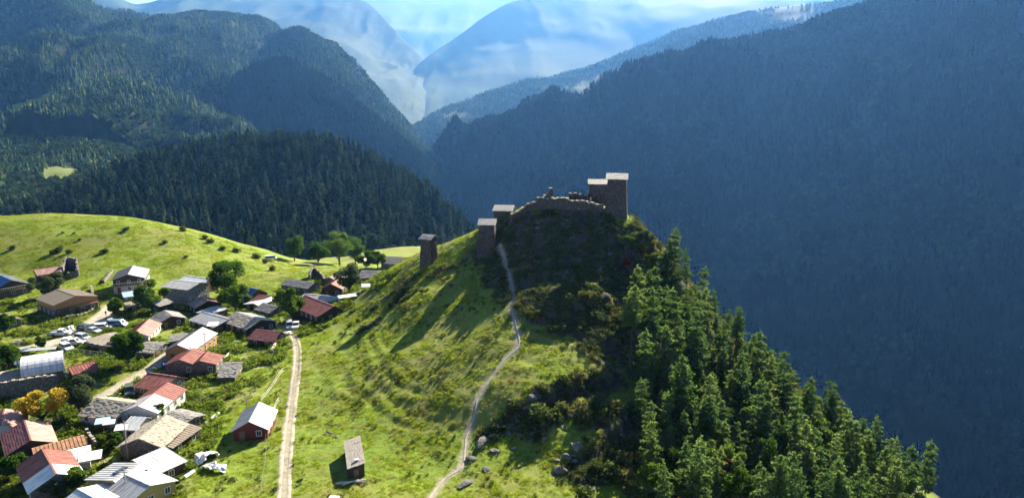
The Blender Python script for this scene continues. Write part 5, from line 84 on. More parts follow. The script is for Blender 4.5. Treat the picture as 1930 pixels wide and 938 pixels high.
ROCKS = [(7.13, 93.75, 1.5, 1.0, 1.0, 2.5, 'largest grey boulder at the edge of the shade', None), (8.35, 96.24, 0.9, 0.7, 0.85, 2.5, 'pale rounded boulder behind the largest boulder', None), (10.12, 97.8, 1.0, 0.8, 1.1, 1.6, 'shaded boulder right of the pale rounded boulder', None), (-6.77, 90.69, 1.5, 0.8, 0.6, 0.89, 'flat pale boulder right of the footpath at the bottom', None), (-6.28, 96.93, 1.0, 0.7, 0.7, 0.17, 'dark boulder at the bend of the footpath', None), (-3.82, 94.12, 0.9, 0.8, 0.5, 1.19, 'speckled stone heap in the grass right of the footpath', None), (-4.81, 100.86, 2.3, 1.0, 1.1, 1.27, 'leftmost outcrop rock touching the footpath', None), (-2.65, 98.73, 1.0, 0.6, 0.5, 0.14, 'small rock below the leftmost outcrop', None), (-2.98, 102.38, 0.8876081613358591, 0.5304842656675426, 0.6909651676407393, 2.78, 'grey rib of the rock outcrop above the bushes', 'ribs of the rock outcrop'), (3.83, 109.3, 1.2413514814648527, 0.41824081388741685, 0.5444586409222532, 0.84, 'grey rib of the rock outcrop above the bushes', 'ribs of the rock outcrop'), (3.87, 107.95, 1.3960708018620027, 0.46819555754827247, 0.6634068837949441, 2.7, 'grey rib of the rock outcrop above the bushes', 'ribs of the rock outcrop'), (-4.77, 102.62, 1.1026911724429316, 0.5310001156526958, 0.4211384926400976, 1.01, 'grey rib of the rock outcrop above the bushes', 'ribs of the rock outcrop'), (2.72, 107.53, 1.2588095922546487, 0.5345632302281129, 0.6296288218370969, 0.73, 'grey rib of the rock outcrop above the bushes', 'ribs of the rock outcrop'), (-1.86, 104.38, 1.1051080011372567, 0.4708582385187591, 0.35508769812733465, 2.89, 'grey rib of the rock outcrop above the bushes', 'ribs of the rock outcrop'), (-4.07, 102.28, 1.4608183849566396, 0.5198275784736419, 0.6777547216447011, 1.72, 'grey rib of the rock outcrop above the bushes', 'ribs of the rock outcrop'), (-0.77, 103.2, 1.2473641699076787, 0.5391473080250102, 0.4276609957075591, 1.99, 'grey rib of the rock outcrop above the bushes', 'ribs of the rock outcrop'), (-3.49, 102.91, 1.0012100204701537, 0.6395570037418317, 0.41790891660246554, 1.21, 'grey rib of the rock outcrop above the bushes', 'ribs of the rock outcrop'), (3.45, 108.63, 1.1900142433322496, 0.6823002925727806, 0.6970868509465686, 2.24, 'grey rib of the rock outcrop above the bushes', 'ribs of the rock outcrop'), (3.32, 108.8, 1.378099504203627, 0.5203677243977894, 0.5436375139277393, 1.49, 'grey rib of the rock outcrop above the bushes', 'ribs of the rock outcrop'), (4.36, 109.3, 0.7007358312886925, 0.5260553604079391, 0.5710026371463015, 2.9, 'grey rib of the rock outcrop above the bushes', 'ribs of the rock outcrop'), (4.02, 110.57, 0.850139952187615, 0.6469756054108095, 0.4050408204794156, 1.26, 'grey rib of the rock outcrop above the bushes', 'ribs of the rock outcrop'), (-3.99, 103.44, 0.811831438834173, 0.5581319429671248, 0.4403495239207072, 1.52, 'grey rib of the rock outcrop above the bushes', 'ribs of the rock outcrop'), (0.12, 104.23, 0.9229570552274495, 0.5341369964723119, 0.37004050885051204, 0.01, 'grey rib of the rock outcrop above the bushes', 'ribs of the rock outcrop'), (-2.82, 104.61, 1.411782630807638, 0.5441503049938439, 0.5091659365039034, 2.07, 'grey rib of the rock outcrop above the bushes', 'ribs of the rock outcrop'), (17.86, 106.47, 0.7761927166551936, 0.4196961759264131, 0.47821616471631223, 2.29, 'grey rock in the shaded ground below the pines', 'rocks in the shaded ground'), (9.38, 96.58, 0.7183880894152808, 0.30171380697837547, 0.31171965997674433, 0.46, 'grey rock in the shaded ground below the pines', 'rocks in the shaded ground'), (4.08, 106.0, 0.3293793490517698, 0.36516342067493396, 0.4802842108200891, 2.75, 'grey rock in the shaded ground below the pines', 'rocks in the shaded ground'), (6.78, 102.96, 0.5500450398868615, 0.5041025349138392, 0.5355821856626435, 2.92, 'grey rock in the shaded ground below the pines', 'rocks in the shaded ground'), (6.89, 95.93, 0.504980405984502, 0.5472005395928529, 0.3691946711216515, 2.7, 'grey rock in the shaded ground below the pines', 'rocks in the shaded ground'), (9.4, 95.86, 0.6209958088486249, 0.3948364047856858, 0.4482905697715359, 0.16, 'grey rock in the shaded ground below the pines', 'rocks in the shaded ground'), (0.44, 99.31, 0.5863046855416894, 0.5499411978549336, 0.30603678537376827, 1.73, 'grey rock in the shaded ground below the pines', 'rocks in the shaded ground'), (9.33, 98.49, 0.7377471744766348, 0.4574221826409889, 0.4689114661069115, 1.52, 'grey rock in the shaded ground below the pines', 'rocks in the shaded ground'), (12.66, 106.64, 0.631568057466918, 0.5017160455233836, 0.3573338342708213, 3.07, 'grey rock in the shaded ground below the pines', 'rocks in the shaded ground'), (13.61, 92.02, 0.4763678227129526, 0.43304786297844766, 0.37843156634340447, 0.14, 'grey rock in the shaded ground below the pines', 'rocks in the shaded ground'), (-0.09, 104.97, 0.8167575193501653, 0.3491082481800757, 0.5068867800567198, 0.77, 'grey rock in the shaded ground below the pines', 'rocks in the shaded ground'), (0.95, 106.04, 0.706755805842268, 0.4504968614350578, 0.46470931233315677, 1.4, 'grey rock in the shaded ground below the pines', 'rocks in the shaded ground'), (5.11, 100.32, 0.8534676763734217, 0.3604484784244445, 0.5198202316088961, 0.78, 'grey rock in the shaded ground below the pines', 'rocks in the shaded ground'), (3.58, 103.55, 0.3556675011707059, 0.5806122878016664, 0.4095401994274967, 0.55, 'grey rock in the shaded ground below the pines', 'rocks in the shaded ground'), (-0.45, 108.62, 0.4287908749219002, 0.42529609576244826, 0.4804710693718852, 3.04, 'grey rock in the shaded ground below the pines', 'rocks in the shaded ground'), (18.95, 109.12, 0.6669271423905927, 0.5764625491463712, 0.3304807043741309, 2.65, 'grey rock in the shaded ground below the pines', 'rocks in the shaded ground'), (7.18, 94.4, 0.4935583030162213, 0.4877168534463604, 0.4521047487830574, 0.32, 'grey rock in the shaded ground below the pines', 'rocks in the shaded ground'), (14.23, 94.89, 0.5897909109110471, 0.41640309854167207, 0.584247501022291, 1.16, 'grey rock in the shaded ground below the pines', 'rocks in the shaded ground'), (18.04, 104.69, 0.5241097151476911, 0.40842829058865676, 0.31799924590803075, 0.86, 'grey rock in the shaded ground below the pines', 'rocks in the shaded ground'), (4.51, 108.91, 0.624941184581107, 0.4326603347495822, 0.3075325017968992, 0.48, 'grey rock in the shaded ground below the pines', 'rocks in the shaded ground'), (20.04, 112.09, 0.5239969315976267, 0.5852329764540266, 0.33400676787647293, 1.27, 'grey rock in the shaded ground below the pines', 'rocks in the shaded ground'), (17.61, 113.72, 0.34069442671339717, 0.5789785456581736, 0.5052694792280424, 0.81, 'grey rock in the shaded ground below the pines', 'rocks in the shaded ground'), (9.72, 105.89, 0.835463153854888, 0.5849423660274568, 0.3213080683013417, 1.62, 'grey rock in the shaded ground below the pines', 'rocks in the shaded ground'), (3.34, 101.93, 0.74471673616747, 0.5139983753734461, 0.35694445354631316, 1.03, 'grey rock in the shaded ground below the pines', 'rocks in the shaded ground'), (8.33, 102.75, 0.7092851152289481, 0.5365060292398007, 0.40062906831592326, 1.37, 'grey rock in the shaded ground below the pines', 'rocks in the shaded ground'), (0.96, 102.6, 0.8681747359669332, 0.45065340761760486, 0.46715713601380426, 1.88, 'grey rock in the shaded ground below the pines', 'rocks in the shaded ground'), (13.6, 149.96, 0.5817035077324384, 0.5266325676909228, 0.8434115500861281, 1.55, 'rock on the shaded crag below the fortress', 'rocks on the shaded crag'), (26.06, 169.56, 0.9482110096735763, 0.5892063967448687, 0.6369250642776025, 2.73, 'rock on the shaded crag below the fortress', 'rocks on the shaded crag'), (2.87, 162.37, 0.5747034424358045, 0.5371315723345894, 0.8086614739187414, 1.23, 'rock on the shaded crag below the fortress', 'rocks on the shaded crag'), (21.47, 172.45, 1.0995366382285976, 0.7821065572504233, 0.7392503564285079, 0.61, 'rock on the shaded crag below the fortress', 'rocks on the shaded crag'), (17.47, 167.92, 0.6613896593426145, 0.4139910091701138, 0.4351155044147202, 0.49, 'rock on the shaded crag below the fortress', 'rocks on the shaded crag'), (3.94, 149.38, 0.570836358816864, 0.7301700628772816, 0.4030959509091919, 0.18, 'rock on the shaded crag below the fortress', 'rocks on the shaded crag'), (0.91, 146.3, 0.9720873415667397, 0.40623184706037224, 0.8657716990353208, 0.7, 'rock on the shaded crag below the fortress', 'rocks on the shaded crag'), (6.36, 159.09, 0.5433246951822004, 0.7899715938358787, 0.5831287540499547, 1.77, 'rock on the shaded crag below the fortress', 'rocks on the shaded crag'), (15.01, 166.09, 0.9142111768386347, 0.7969107597913738, 0.6978342841931033, 0.26, 'rock on the shaded crag below the fortress', 'rocks on the shaded crag'), (20.32, 155.76, 0.7428713751635208, 0.6617215828103409, 0.5306762226872745, 0.94, 'rock on the shaded crag below the fortress', 'rocks on the shaded crag'), (13.77, 170.97, 0.8115897584475171, 0.4729550469721503, 0.5269361841575988, 2.79, 'rock on the shaded crag below the fortress', 'rocks on the shaded crag'), (15.49, 166.87, 0.8893167672473697, 0.798648283138036, 0.8487946578711463, 2.48, 'rock on the shaded crag below the fortress', 'rocks on the shaded crag'), (8.14, 158.81, 0.8094912546201742, 0.4353897106318697, 0.74634479349875, 1.62, 'rock on the shaded crag below the fortress', 'rocks on the shaded crag'), (12.67, 152.67, 0.4541876788646187, 0.48503520879335615, 0.8938887883362541, 0.93, 'rock on the shaded crag below the fortress', 'rocks on the shaded crag'), (6.53, 172.18, 0.6187118450880061, 0.6242007873488009, 0.4195556314952178, 0.9, 'rock on the shaded crag below the fortress', 'rocks on the shaded crag'), (6.5, 170.25, 0.9543266866940608, 0.7849019587804344, 0.8577682465647003, 1.37, 'rock on the shaded crag below the fortress', 'rocks on the shaded crag'), (1.18, 167.86, 0.7671852761792994, 0.5521004899828567, 0.7655777882223691, 2.3, 'rock on the shaded crag below the fortress', 'rocks on the shaded crag'), (23.31, 161.31, 0.5669124327815904, 0.7644603790401199, 0.8421527428154354, 0.39, 'rock on the shaded crag below the fortress', 'rocks on the shaded crag'), (-31.37, 107.02, 0.4051950949205994, 0.3920359767158826, 0.2031703817779057, 0.59, 'pale stone in the rubble patch beside the track', 'stones in the rubble patch'), (-31.02, 107.7, 0.3946072280147212, 0.3113428735503339, 0.2777950158753496, 0.74, 'pale stone in the rubble patch beside the track', 'stones in the rubble patch'), (-30.38, 107.44, 0.43641457473100054, 0.23795093488058008, 0.21871452825950333, 1.1, 'pale stone in the rubble patch beside the track', 'stones in the rubble patch'), (-31.45, 108.38, 0.24288235710572723, 0.34136410649964866, 0.3233976229985691, 0.02, 'pale stone in the rubble patch beside the track', 'stones in the rubble patch'), (-30.54, 110.66, 0.2765683140619333, 0.29727037117671223, 0.26359426321026636, 0.67, 'pale stone in the rubble patch beside the track', 'stones in the rubble patch'), (-29.75, 105.75, 0.25688549363713464, 0.2329540856257607, 0.27785238355721686, 0.46, 'pale stone in the rubble patch beside the track', 'stones in the rubble patch'), (-29.2, 105.64, 0.4087058587120984, 0.28232483687018284, 0.31802382491693376, 1.21, 'pale stone in the rubble patch beside the track', 'stones in the rubble patch'), (-31.72, 110.73, 0.2093547983371664, 0.3340819234803929, 0.2289878974498023, 2.96, 'pale stone in the rubble patch beside the track', 'stones in the rubble patch'), (-30.61, 107.5, 0.42362528063813787, 0.2595070575993441, 0.20161683226250462, 0.68, 'pale stone in the rubble patch beside the track', 'stones in the rubble patch')]
VEHICLES = [{'name': 'car', 'at': (-103.69, 152.13), 'yaw': -35, 'type': 'suv', 'paint': 'paint_white', 'label': 'white car parked nearest the arched barn', 'cat': 'car', 'L': 4.3, 'W': 1.75}, {'name': 'pickup_truck', 'at': (-104.44, 155.91), 'yaw': 10, 'type': 'pickup', 'paint': 'paint_silver', 'label': 'pickup with a white cargo cover behind the parked cars', 'cat': 'pickup truck', 'L': 4.9, 'W': 1.8, 'tarp': True}, {'name': 'car', 'at': (-104.38, 159.54), 'yaw': -20, 'type': 'suv', 'paint': 'paint_silver', 'label': 'silver car in the middle of the row beside the tan yard', 'cat': 'car', 'L': 4.3, 'W': 1.75}, {'name': 'car', 'at': (-108.28, 167.01), 'yaw': -15, 'type': 'suv', 'paint': 'paint_dark', 'label': 'dark car at the upper end of the parked row', 'cat': 'car', 'L': 4.3, 'W': 1.75}, {'name': 'car', 'at': (-105.47, 165.68), 'yaw': -20, 'type': 'car', 'paint': 'paint_silver', 'label': 'silver car behind the dark car', 'cat': 'car', 'L': 4.3, 'W': 1.75}, {'name': 'car', 'at': (-104.73, 168.55), 'yaw': 15, 'type': 'suv', 'paint': 'paint_white', 'label': 'pale car next to the tan plank store', 'cat': 'car', 'L': 4.3, 'W': 1.75}, {'name': 'van', 'at': (-102.51, 171.11), 'yaw': 0, 'type': 'van', 'paint': 'paint_blue', 'label': 'blue grey van in front of the pale pink house', 'cat': 'van', 'L': 4.6, 'W': 1.8}, {'name': 'pickup_truck', 'at': (-105.66, 173.0), 'yaw': 20, 'type': 'pickup', 'paint': 'paint_silver', 'label': 'grey pickup beside the blue grey van', 'cat': 'pickup truck', 'L': 4.9, 'W': 1.8}, {'name': 'pickup_truck', 'at': (-112.23, 163.31), 'yaw': 14, 'type': 'pickup', 'paint': 'paint_white', 'label': 'white pickup parked on the left side of the road', 'cat': 'pickup truck', 'L': 4.6, 'W': 1.7}, {'name': 'car', 'at': (-57.14, 169.08), 'yaw': -70, 'type': 'suv', 'paint': 'paint_silver', 'label': 'silver car under the dark tree at the track end', 'cat': 'car', 'L': 4.3, 'W': 1.75}, {'name': 'car', 'at': (-55.45, 168.94), 'yaw': -80, 'type': 'car', 'paint': 'paint_white', 'label': 'white car beside the silver car at the track end', 'cat': 'car', 'L': 4.3, 'W': 1.75}, {'name': 'car', 'at': (-75.52, 127.31), 'yaw': -60, 'type': 'suv', 'paint': 'paint_olive', 'label': 'olive off-road car beside the dirt lane', 'cat': 'car', 'L': 4.3, 'W': 1.75}, {'name': 'van', 'at': (-24.07, 83.07), 'yaw': 80, 'type': 'van', 'paint': 'paint_white', 'label': 'white van cut by the bottom edge below the board hut', 'cat': 'van', 'L': 4.2, 'W': 1.65}, {'name': 'van', 'at': (-96.62, 269.47), 'yaw': 20, 'type': 'van', 'paint': 'paint_white', 'label': 'tiny white van beyond the meadow crest', 'cat': 'van', 'L': 4.6, 'W': 1.8}]
FENCES = [{'label': 'pale pole fence running up behind the lone red barn', 'pts': [(-47.56, 121.74), (-47.56, 126.4), (-47.95, 131.28), (-48.14, 136.51)], 'mat': 'pale_wood', 'step': 2.6, 'r': 0.05, 'rr': 0.04}, {'label': 'short pale pole fence right of the lone red barn', 'pts': [(-43.41, 116.62), (-43.77, 118.85), (-44.0, 121.34)], 'mat': 'pale_wood', 'step': 1.8, 'r': 0.05, 'rr': 0.04}, {'label': 'thin wire fence along the field above the white beams', 'pts': [(-59.88, 119.99), (-58.61, 122.32), (-57.42, 125.51), (-55.3, 128.0)], 'mat': 'grey_plank', 'step': 1.8, 'r': 0.04, 'rr': 0.015}, {'label': 'plank fence along the lower edge of the parked cars', 'pts': [(-100.31, 150.66), (-97.12, 149.24), (-93.27, 147.85), (-89.88, 147.17)], 'mat': 'grey_plank', 'step': 2.0}, {'label': 'thin fence on the meadow above the blue roofed house', 'pts': [(-171.38, 224.76), (-169.57, 227.59), (-168.24, 231.02)], 'mat': 'grey_plank', 'step': 3.0, 'r': 0.04, 'rr': 0.02}, {'label': 'wire fence running down from the lone red barn to the bottom', 'pts': [(-42.34, 109.19), (-39.32, 101.37), (-37.38, 94.67), (-35.73, 88.71)], 'mat': 'grey_plank', 'step': 2.6, 'r': 0.035, 'rr': 0.012}]
CANOPIES = [{'at': (-66.09, 107.7), 'yaw': 15, 'a': 1.9, 'b': 1.7, 'h': 1.9, 'mat': 'white_cloth', 'label': 'small white canopy beside the tan slate gable'}, {'at': (-69.58, 110.16), 'yaw': 20, 'a': 1.9, 'b': 1.2, 'h': 1.8, 'mat': 'white_cloth', 'label': 'narrow white canopy left of the small white canopy'}, {'at': (-71.1, 110.87), 'yaw': 20, 'a': 2.3, 'b': 1.8, 'h': 1.8, 'mat': 'pale_blue', 'label': 'blue grey canopy in front of the whitewashed slate house'}, {'at': (-75.34, 165.92), 'yaw': 10, 'a': 2.6, 'b': 2.2, 'h': 2.3, 'mat': 'white_cloth', 'label': 'white canopy right of the large grey metal gable'}, {'at': (-54.06, 250.41), 'yaw': -5, 'a': 3.6, 'b': 2.4, 'h': 2.2, 'mat': 'white_cloth', 'label': 'white canopy at the far end of the village'}, {'at': (-44.98, 181.29), 'yaw': 30, 'a': 5.0, 'b': 1.6, 'h': 2.0, 'mat': 'white_cloth', 'label': 'long white canopy at the hill foot beside the slate house'}, {'at': (-40.26, 183.51), 'yaw': 10, 'a': 2.4, 'b': 2.2, 'h': 2.0, 'mat': 'metal_pale', 'label': 'grey canopy below the slate house at the hill foot'}, {'at': (-64.55, 96.61), 'yaw': 25, 'a': 3.0, 'b': 2.4, 'h': 2.2, 'mat': 'white_cloth', 'label': 'white patio canopy beside the small round green tree'}, {'at': (-108.11, 149.32), 'yaw': 12, 'a': 7.0, 'b': 0.9, 'h': 1.2, 'mat': 'white_cloth', 'label': 'long white cover behind the arched barn'}]
BEAMS = [{'name': 'beam', 'a': (-54.19, 112.45), 'b': (-53.8, 114.62), 'r': 0.32, 'mat': 'white_cloth', 'label': 'lower white beam lying on the slope above the lone barn', 'cat': 'beam', 'group': None}, {'name': 'beam', 'a': (-53.8, 114.84), 'b': (-53.39, 116.61), 'r': 0.32, 'mat': 'white_cloth', 'label': 'upper white beam lying on the slope above the lone barn', 'cat': 'beam', 'group': None}, {'name': 'beam', 'a': (-48.71, 93.17), 'b': (-48.15, 95.07), 'r': 0.3, 'mat': 'white_cloth', 'label': 'white beam lying beside the crumpled sheets', 'cat': 'beam', 'group': None}, {'name': 'beam', 'a': (-62.74, 120.15), 'b': (-62.67, 122.55), 'r': 0.34, 'mat': 'white_cloth', 'label': 'white log beside the long gabled house', 'cat': 'beam', 'group': None}, {'name': 'log', 'a': (-55.18, 149.85), 'b': (-56.07, 155.02), 'r': 0.45, 'mat': 'pale_wood', 'label': 'pale log lying beside the tiled shed at the track bend', 'cat': 'log', 'group': None}, {'name': 'plank', 'a': (-25.43, 90.49), 'b': (-21.33, 91.46), 'r': 0.14, 'mat': 'pale_wood', 'label': 'longest plank fallen below the board hut', 'cat': 'plank', 'group': None}, {'name': 'plank', 'a': (-25.27, 91.08), 'b': (-21.66, 90.85), 'r': 0.12, 'mat': 'grey_plank', 'label': 'grey plank fallen below the board hut', 'cat': 'plank', 'group': None}, {'name': 'plank', 'a': (-24.47, 90.0), 'b': (-22.45, 91.63), 'r': 0.1, 'mat': 'pale_wood', 'label': 'slanting plank on top of the fallen planks', 'cat': 'plank', 'group': None}, {'name': 'trough', 'a': (-64.22, 143.1), 'b': (-65.75, 155.92), 'r': 0.14, 'mat': 'pale_wood', 'label': 'long pale trough above the slate hut', 'cat': 'trough', 'group': None}]
SHEETS = [{'name': 'plastic_sheet', 'at': (-45.4, 95.8), 'a': 4.2, 'b': 1.6, 'yaw': -20, 'seed': 4, 'mat': 'white_cloth', 'cat': 'sheet', 'label': 'white crumpled plastic sheet lying on the green grass'}, {'name': 'plastic_sheet', 'at': (-48.15, 99.12), 'a': 3.4, 'b': 2.2, 'yaw': 60, 'seed': 9, 'mat': 'white_cloth', 'cat': 'sheet', 'amp': 1.6, 'label': 'upright crumpled white sheet beside the pole'}, {'name': 'tarpaulin', 'at': (-74.71, 141.37), 'a': 2.8, 'b': 2.2, 'yaw': 10, 'seed': 14, 'mat': 'blue_tarp', 'cat': 'tarpaulin', 'amp': 1.8, 'label': 'blue tarpaulin heap beside the wide red house'}, {'name': 'tarpaulin', 'at': (-94.39, 135.48), 'a': 3.0, 'b': 2.2, 'yaw': 20, 'seed': 19, 'mat': 'pale_blue', 'cat': 'tarpaulin', 'amp': 1.2, 'label': 'pale blue and white tarpaulin below the arched barn'}, {'name': 'tarpaulin', 'at': (-108.85, 142.12), 'a': 1.8, 'b': 1.6, 'yaw': 20, 'seed': 24, 'mat': 'blue_tarp', 'cat': 'tarpaulin', 'amp': 2.0, 'label': 'dark blue tarpaulin heap left of the arched barn'}, {'name': 'plastic_sheet', 'at': (-112.7, 167.82), 'a': 1.6, 'b': 1.4, 'yaw': 0, 'seed': 29, 'mat': 'white_cloth', 'cat': 'sheet', 'amp': 1.6, 'label': 'white bundle on the road edge above the white van'}, {'name': 'plastic_sheet', 'at': (-43.29, 186.36), 'a': 2.0, 'b': 1.6, 'yaw': 0, 'seed': 34, 'mat': 'white_cloth', 'cat': 'sheet', 'amp': 1.4, 'label': 'white bundle between the canopies at the hill foot'}, {'name': 'plastic_sheet', 'at': (-55.73, 162.6), 'a': 2.2, 'b': 1.2, 'yaw': 30, 'seed': 39, 'mat': 'white_cloth', 'cat': 'sheet', 'amp': 1.0, 'label': 'white rubble bags beside the tiled shed at the track bend'}]
POLES = [{'at': (-70.05, 149.24), 'h': 5.5, 'label': 'utility pole beside the large grey metal gable'}, {'at': (-60.29, 98.97), 'h': 7.0, 'label': 'utility pole beside the tan slate gable'}, {'at': (-53.79, 86.9), 'h': 5.0, 'label': 'utility pole at the bottom in front of the yellow boarded gable house'}, {'at': (-48.04, 116.05), 'h': 3.5, 'label': 'slim pole leaning behind the lone red barn'}, {'at': (-110.29, 145.33), 'h': 3.5, 'label': 'short pole at the left end of the arched barn'}]
PEOPLE = [{'at': (-111.36, 181.15), 'mat': 'cloth_dark', 'label': 'person in dark clothes walking at the top of the village road'}, {'at': (19.31, 179.0), 'mat': 'cloth_dark', 'dz': 0.3, 'label': 'person in dark clothes standing behind the summit wall'}, {'at': (20.56, 179.0), 'mat': 'cloth_pale', 'dz': 0.3, 'label': 'person in pale clothes standing beside the summit wall'}]

_P = np.array(GROUND_POINTS, float)
def _tps(r2): return np.where(r2 > 1e-9, 0.5*r2*np.log(np.maximum(r2, 1e-9)), 0.0)
_S = 100.0
_xy = _P[:, :2]/_S
_n = len(_P)
_K = _tps(((_xy[:, None]-_xy[None])**2).sum(-1)) + np.eye(_n)*0.0006
_A = np.zeros((_n+3, _n+3)); _A[:_n, :_n] = _K
_A[:_n, _n] = 1; _A[_n, :_n] = 1; _A[:_n, _n+1:] = _xy; _A[_n+1:, :_n] = _xy.T
_W = np.linalg.solve(_A, np.concatenate([_P[:, 2], [0, 0, 0]]))
def base_z(x, y):
    x = np.asarray(x, float); y = np.asarray(y, float); sh = x.shape
    q = np.stack([x.ravel(), y.ravel()], 1)/_S
    out = np.empty(len(q))
    for i in range(0, len(q), 20000):
        b = q[i:i+20000]
        out[i:i+20000] = _tps(((b[:, None]-_xy[None])**2).sum(-1)) @ _W[:_n] + _W[_n] + b @ _W[_n+1:]
    return out.reshape(sh)
# ------------------------------------------------------------------ mesh and object helpers
rng = np.random.default_rng(7); random.seed(7)
def link(o, parent=None):
    col.objects.link(o)
    if parent is not None: o.parent = parent
    return o
def tag(o, label=None, cat=None, group=None, kind=None):
    if label: o['label'] = label
    if cat: o['category'] = cat
    if group: o['group'] = group
    if kind: o['kind'] = kind
    return o
def mesh_np(name, V, Fq, mat=None, smooth_sh=False):
    """V: n x 3, Fq: list of int arrays (k x 3 and k x 4)."""
    me = bpy.data.meshes.new(name)
    V = np.asarray(V, np.float32); Fq = [np.asarray(f, np.int32) for f in Fq if len(f)]
    me.vertices.add(len(V)); me.vertices.foreach_set('co', V.ravel())
    nl = sum(f.size for f in Fq); npoly = sum(len(f) for f in Fq)
    me.loops.add(nl); me.polygons.add(npoly)
    me.loops.foreach_set('vertex_index', np.concatenate([f.ravel() for f in Fq]))
    starts = []; c = 0
    for f in Fq:
        k = f.shape[1]; starts.append(c+np.arange(len(f))*k); c += f.size
    me.polygons.foreach_set('loop_start', np.concatenate(starts).astype(np.int32))
    me.update(calc_edges=True); me.validate(verbose=False)
    if smooth_sh: me.polygons.foreach_set('use_smooth', np.ones(len(me.polygons), bool))
    if mat is not None: me.materials.append(mat)
    return me
def obj(name, me, parent=None):
    return link(bpy.data.objects.new(name, me), parent)
def empty(name, loc, rz=0.0):
    o = bpy.data.objects.new(name, None); o.location = loc; o.rotation_euler = (0, 0, rz)
    o.empty_display_size = 0.5
    return link(o)
class MB:
    """collects boxes, prisms and tubes; build() makes one mesh object"""
    def __init__(s): s.v = []; s.f = []
    def add(s, verts, faces):
        n = len(s.v); s.v.extend([tuple(map(float, v)) for v in verts]); s.f.extend([tuple(i+n for i in f) for f in faces]); return s
    def box(s, x0, x1, y0, y1, z0, z1):
        return s.hexa([(x0,y0,z0),(x1,y0,z0),(x1,y1,z0),(x0,y1,z0),(x0,y0,z1),(x1,y0,z1),(x1,y1,z1),(x0,y1,z1)])
    def hexa(s, p):
        return s.add(p, [(0,3,2,1),(4,5,6,7),(0,1,5,4),(1,2,6,5),(2,3,7,6),(3,0,4,7)])
    def tube(s, a, b, ra, rb=None, n=6):
        rb = ra if rb is None else rb
        a = np.array(a, float); b = np.array(b, float); d = b-a; d = d/(np.linalg.norm(d)+1e-9)
        u = np.cross(d, (0,0,1)) if abs(d[2]) < 0.9 else np.cross(d, (1,0,0)); u = u/np.linalg.norm(u); w = np.cross(d, u)
        ring = [(math.cos(2*math.pi*k/n), math.sin(2*math.pi*k/n)) for k in range(n)]
        v = [a+(u*c+w*q)*ra for c, q in ring]+[b+(u*c+w*q)*rb for c, q in ring]
        f = [(k, (k+1) % n, n+(k+1) % n, n+k) for k in range(n)]+[tuple(range(n-1, -1, -1)), tuple(range(n, 2*n))]
        return s.add(v, f)
    def mesh(s, name, mat):
        me = bpy.data.meshes.new(name); me.from_pydata(s.v, [], s.f); me.update()
        if mat is not None: me.materials.append(mat)
        return me
    def build(s, name, mat, parent=None): return obj(name, s.mesh(name, mat), parent)

# ------------------------------------------------------------------ materials
M = {}
def nmat(name, c1, c2, scale=1.0, rough=0.9, bump=0.0, bscale=None, c3=None, spec=0.2, stretch=(1,1,1), coords='Object', detail=5, metal=0.0):
    m = bpy.data.materials.new(name); m.use_nodes = True; t = m.node_tree; t.nodes.clear()
    N = t.nodes.new; Lk = t.links.new
    out = N('ShaderNodeOutputMaterial'); b = N('ShaderNodeBsdfPrincipled'); Lk(b.outputs[0], out.inputs[0])
    tc = N('ShaderNodeTexCoord'); mp = N('ShaderNodeMapping'); Lk(tc.outputs[coords], mp.inputs[0]); mp.inputs['Scale'].default_value = stretch
    oi = N('ShaderNodeObjectInfo'); ad = N('ShaderNodeVectorMath'); ad.operation = 'ADD'; Lk(mp.outputs[0], ad.inputs[0]); Lk(oi.outputs['Location'], ad.inputs[1])
    nz = N('ShaderNodeTexNoise'); nz.inputs['Scale'].default_value = scale; nz.inputs['Detail'].default_value = detail; nz.inputs['Roughness'].default_value = 0.65
    Lk(ad.outputs[0], nz.inputs['Vector'])
    cr = N('ShaderNodeValToRGB'); Lk(nz.outputs['Fac'], cr.inputs[0])
    e = cr.color_ramp.elements; e[0].position = 0.32; e[0].color = (*c1, 1); e[1].position = 0.68; e[1].color = (*c2, 1)
    if c3: k = e.new(0.5); k.color = (*c3, 1)
    Lk(cr.outputs[0], b.inputs['Base Color'])
    b.inputs['Roughness'].default_value = rough; b.inputs['Specular IOR Level'].default_value = spec; b.inputs['Metallic'].default_value = metal
    if bump:
        n2 = N('ShaderNodeTexNoise'); n2.inputs['Scale'].default_value = bscale or scale*4; n2.inputs['Detail'].default_value = 4; Lk(ad.outputs[0], n2.inputs['Vector'])
        bp = N('ShaderNodeBump'); bp.inputs['Strength'].default_value = bump; bp.inputs['Distance'].default_value = 0.15; Lk(n2.outputs['Fac'], bp.inputs['Height']); Lk(bp.outputs[0], b.inputs['Normal'])
    M[name] = m
    return m
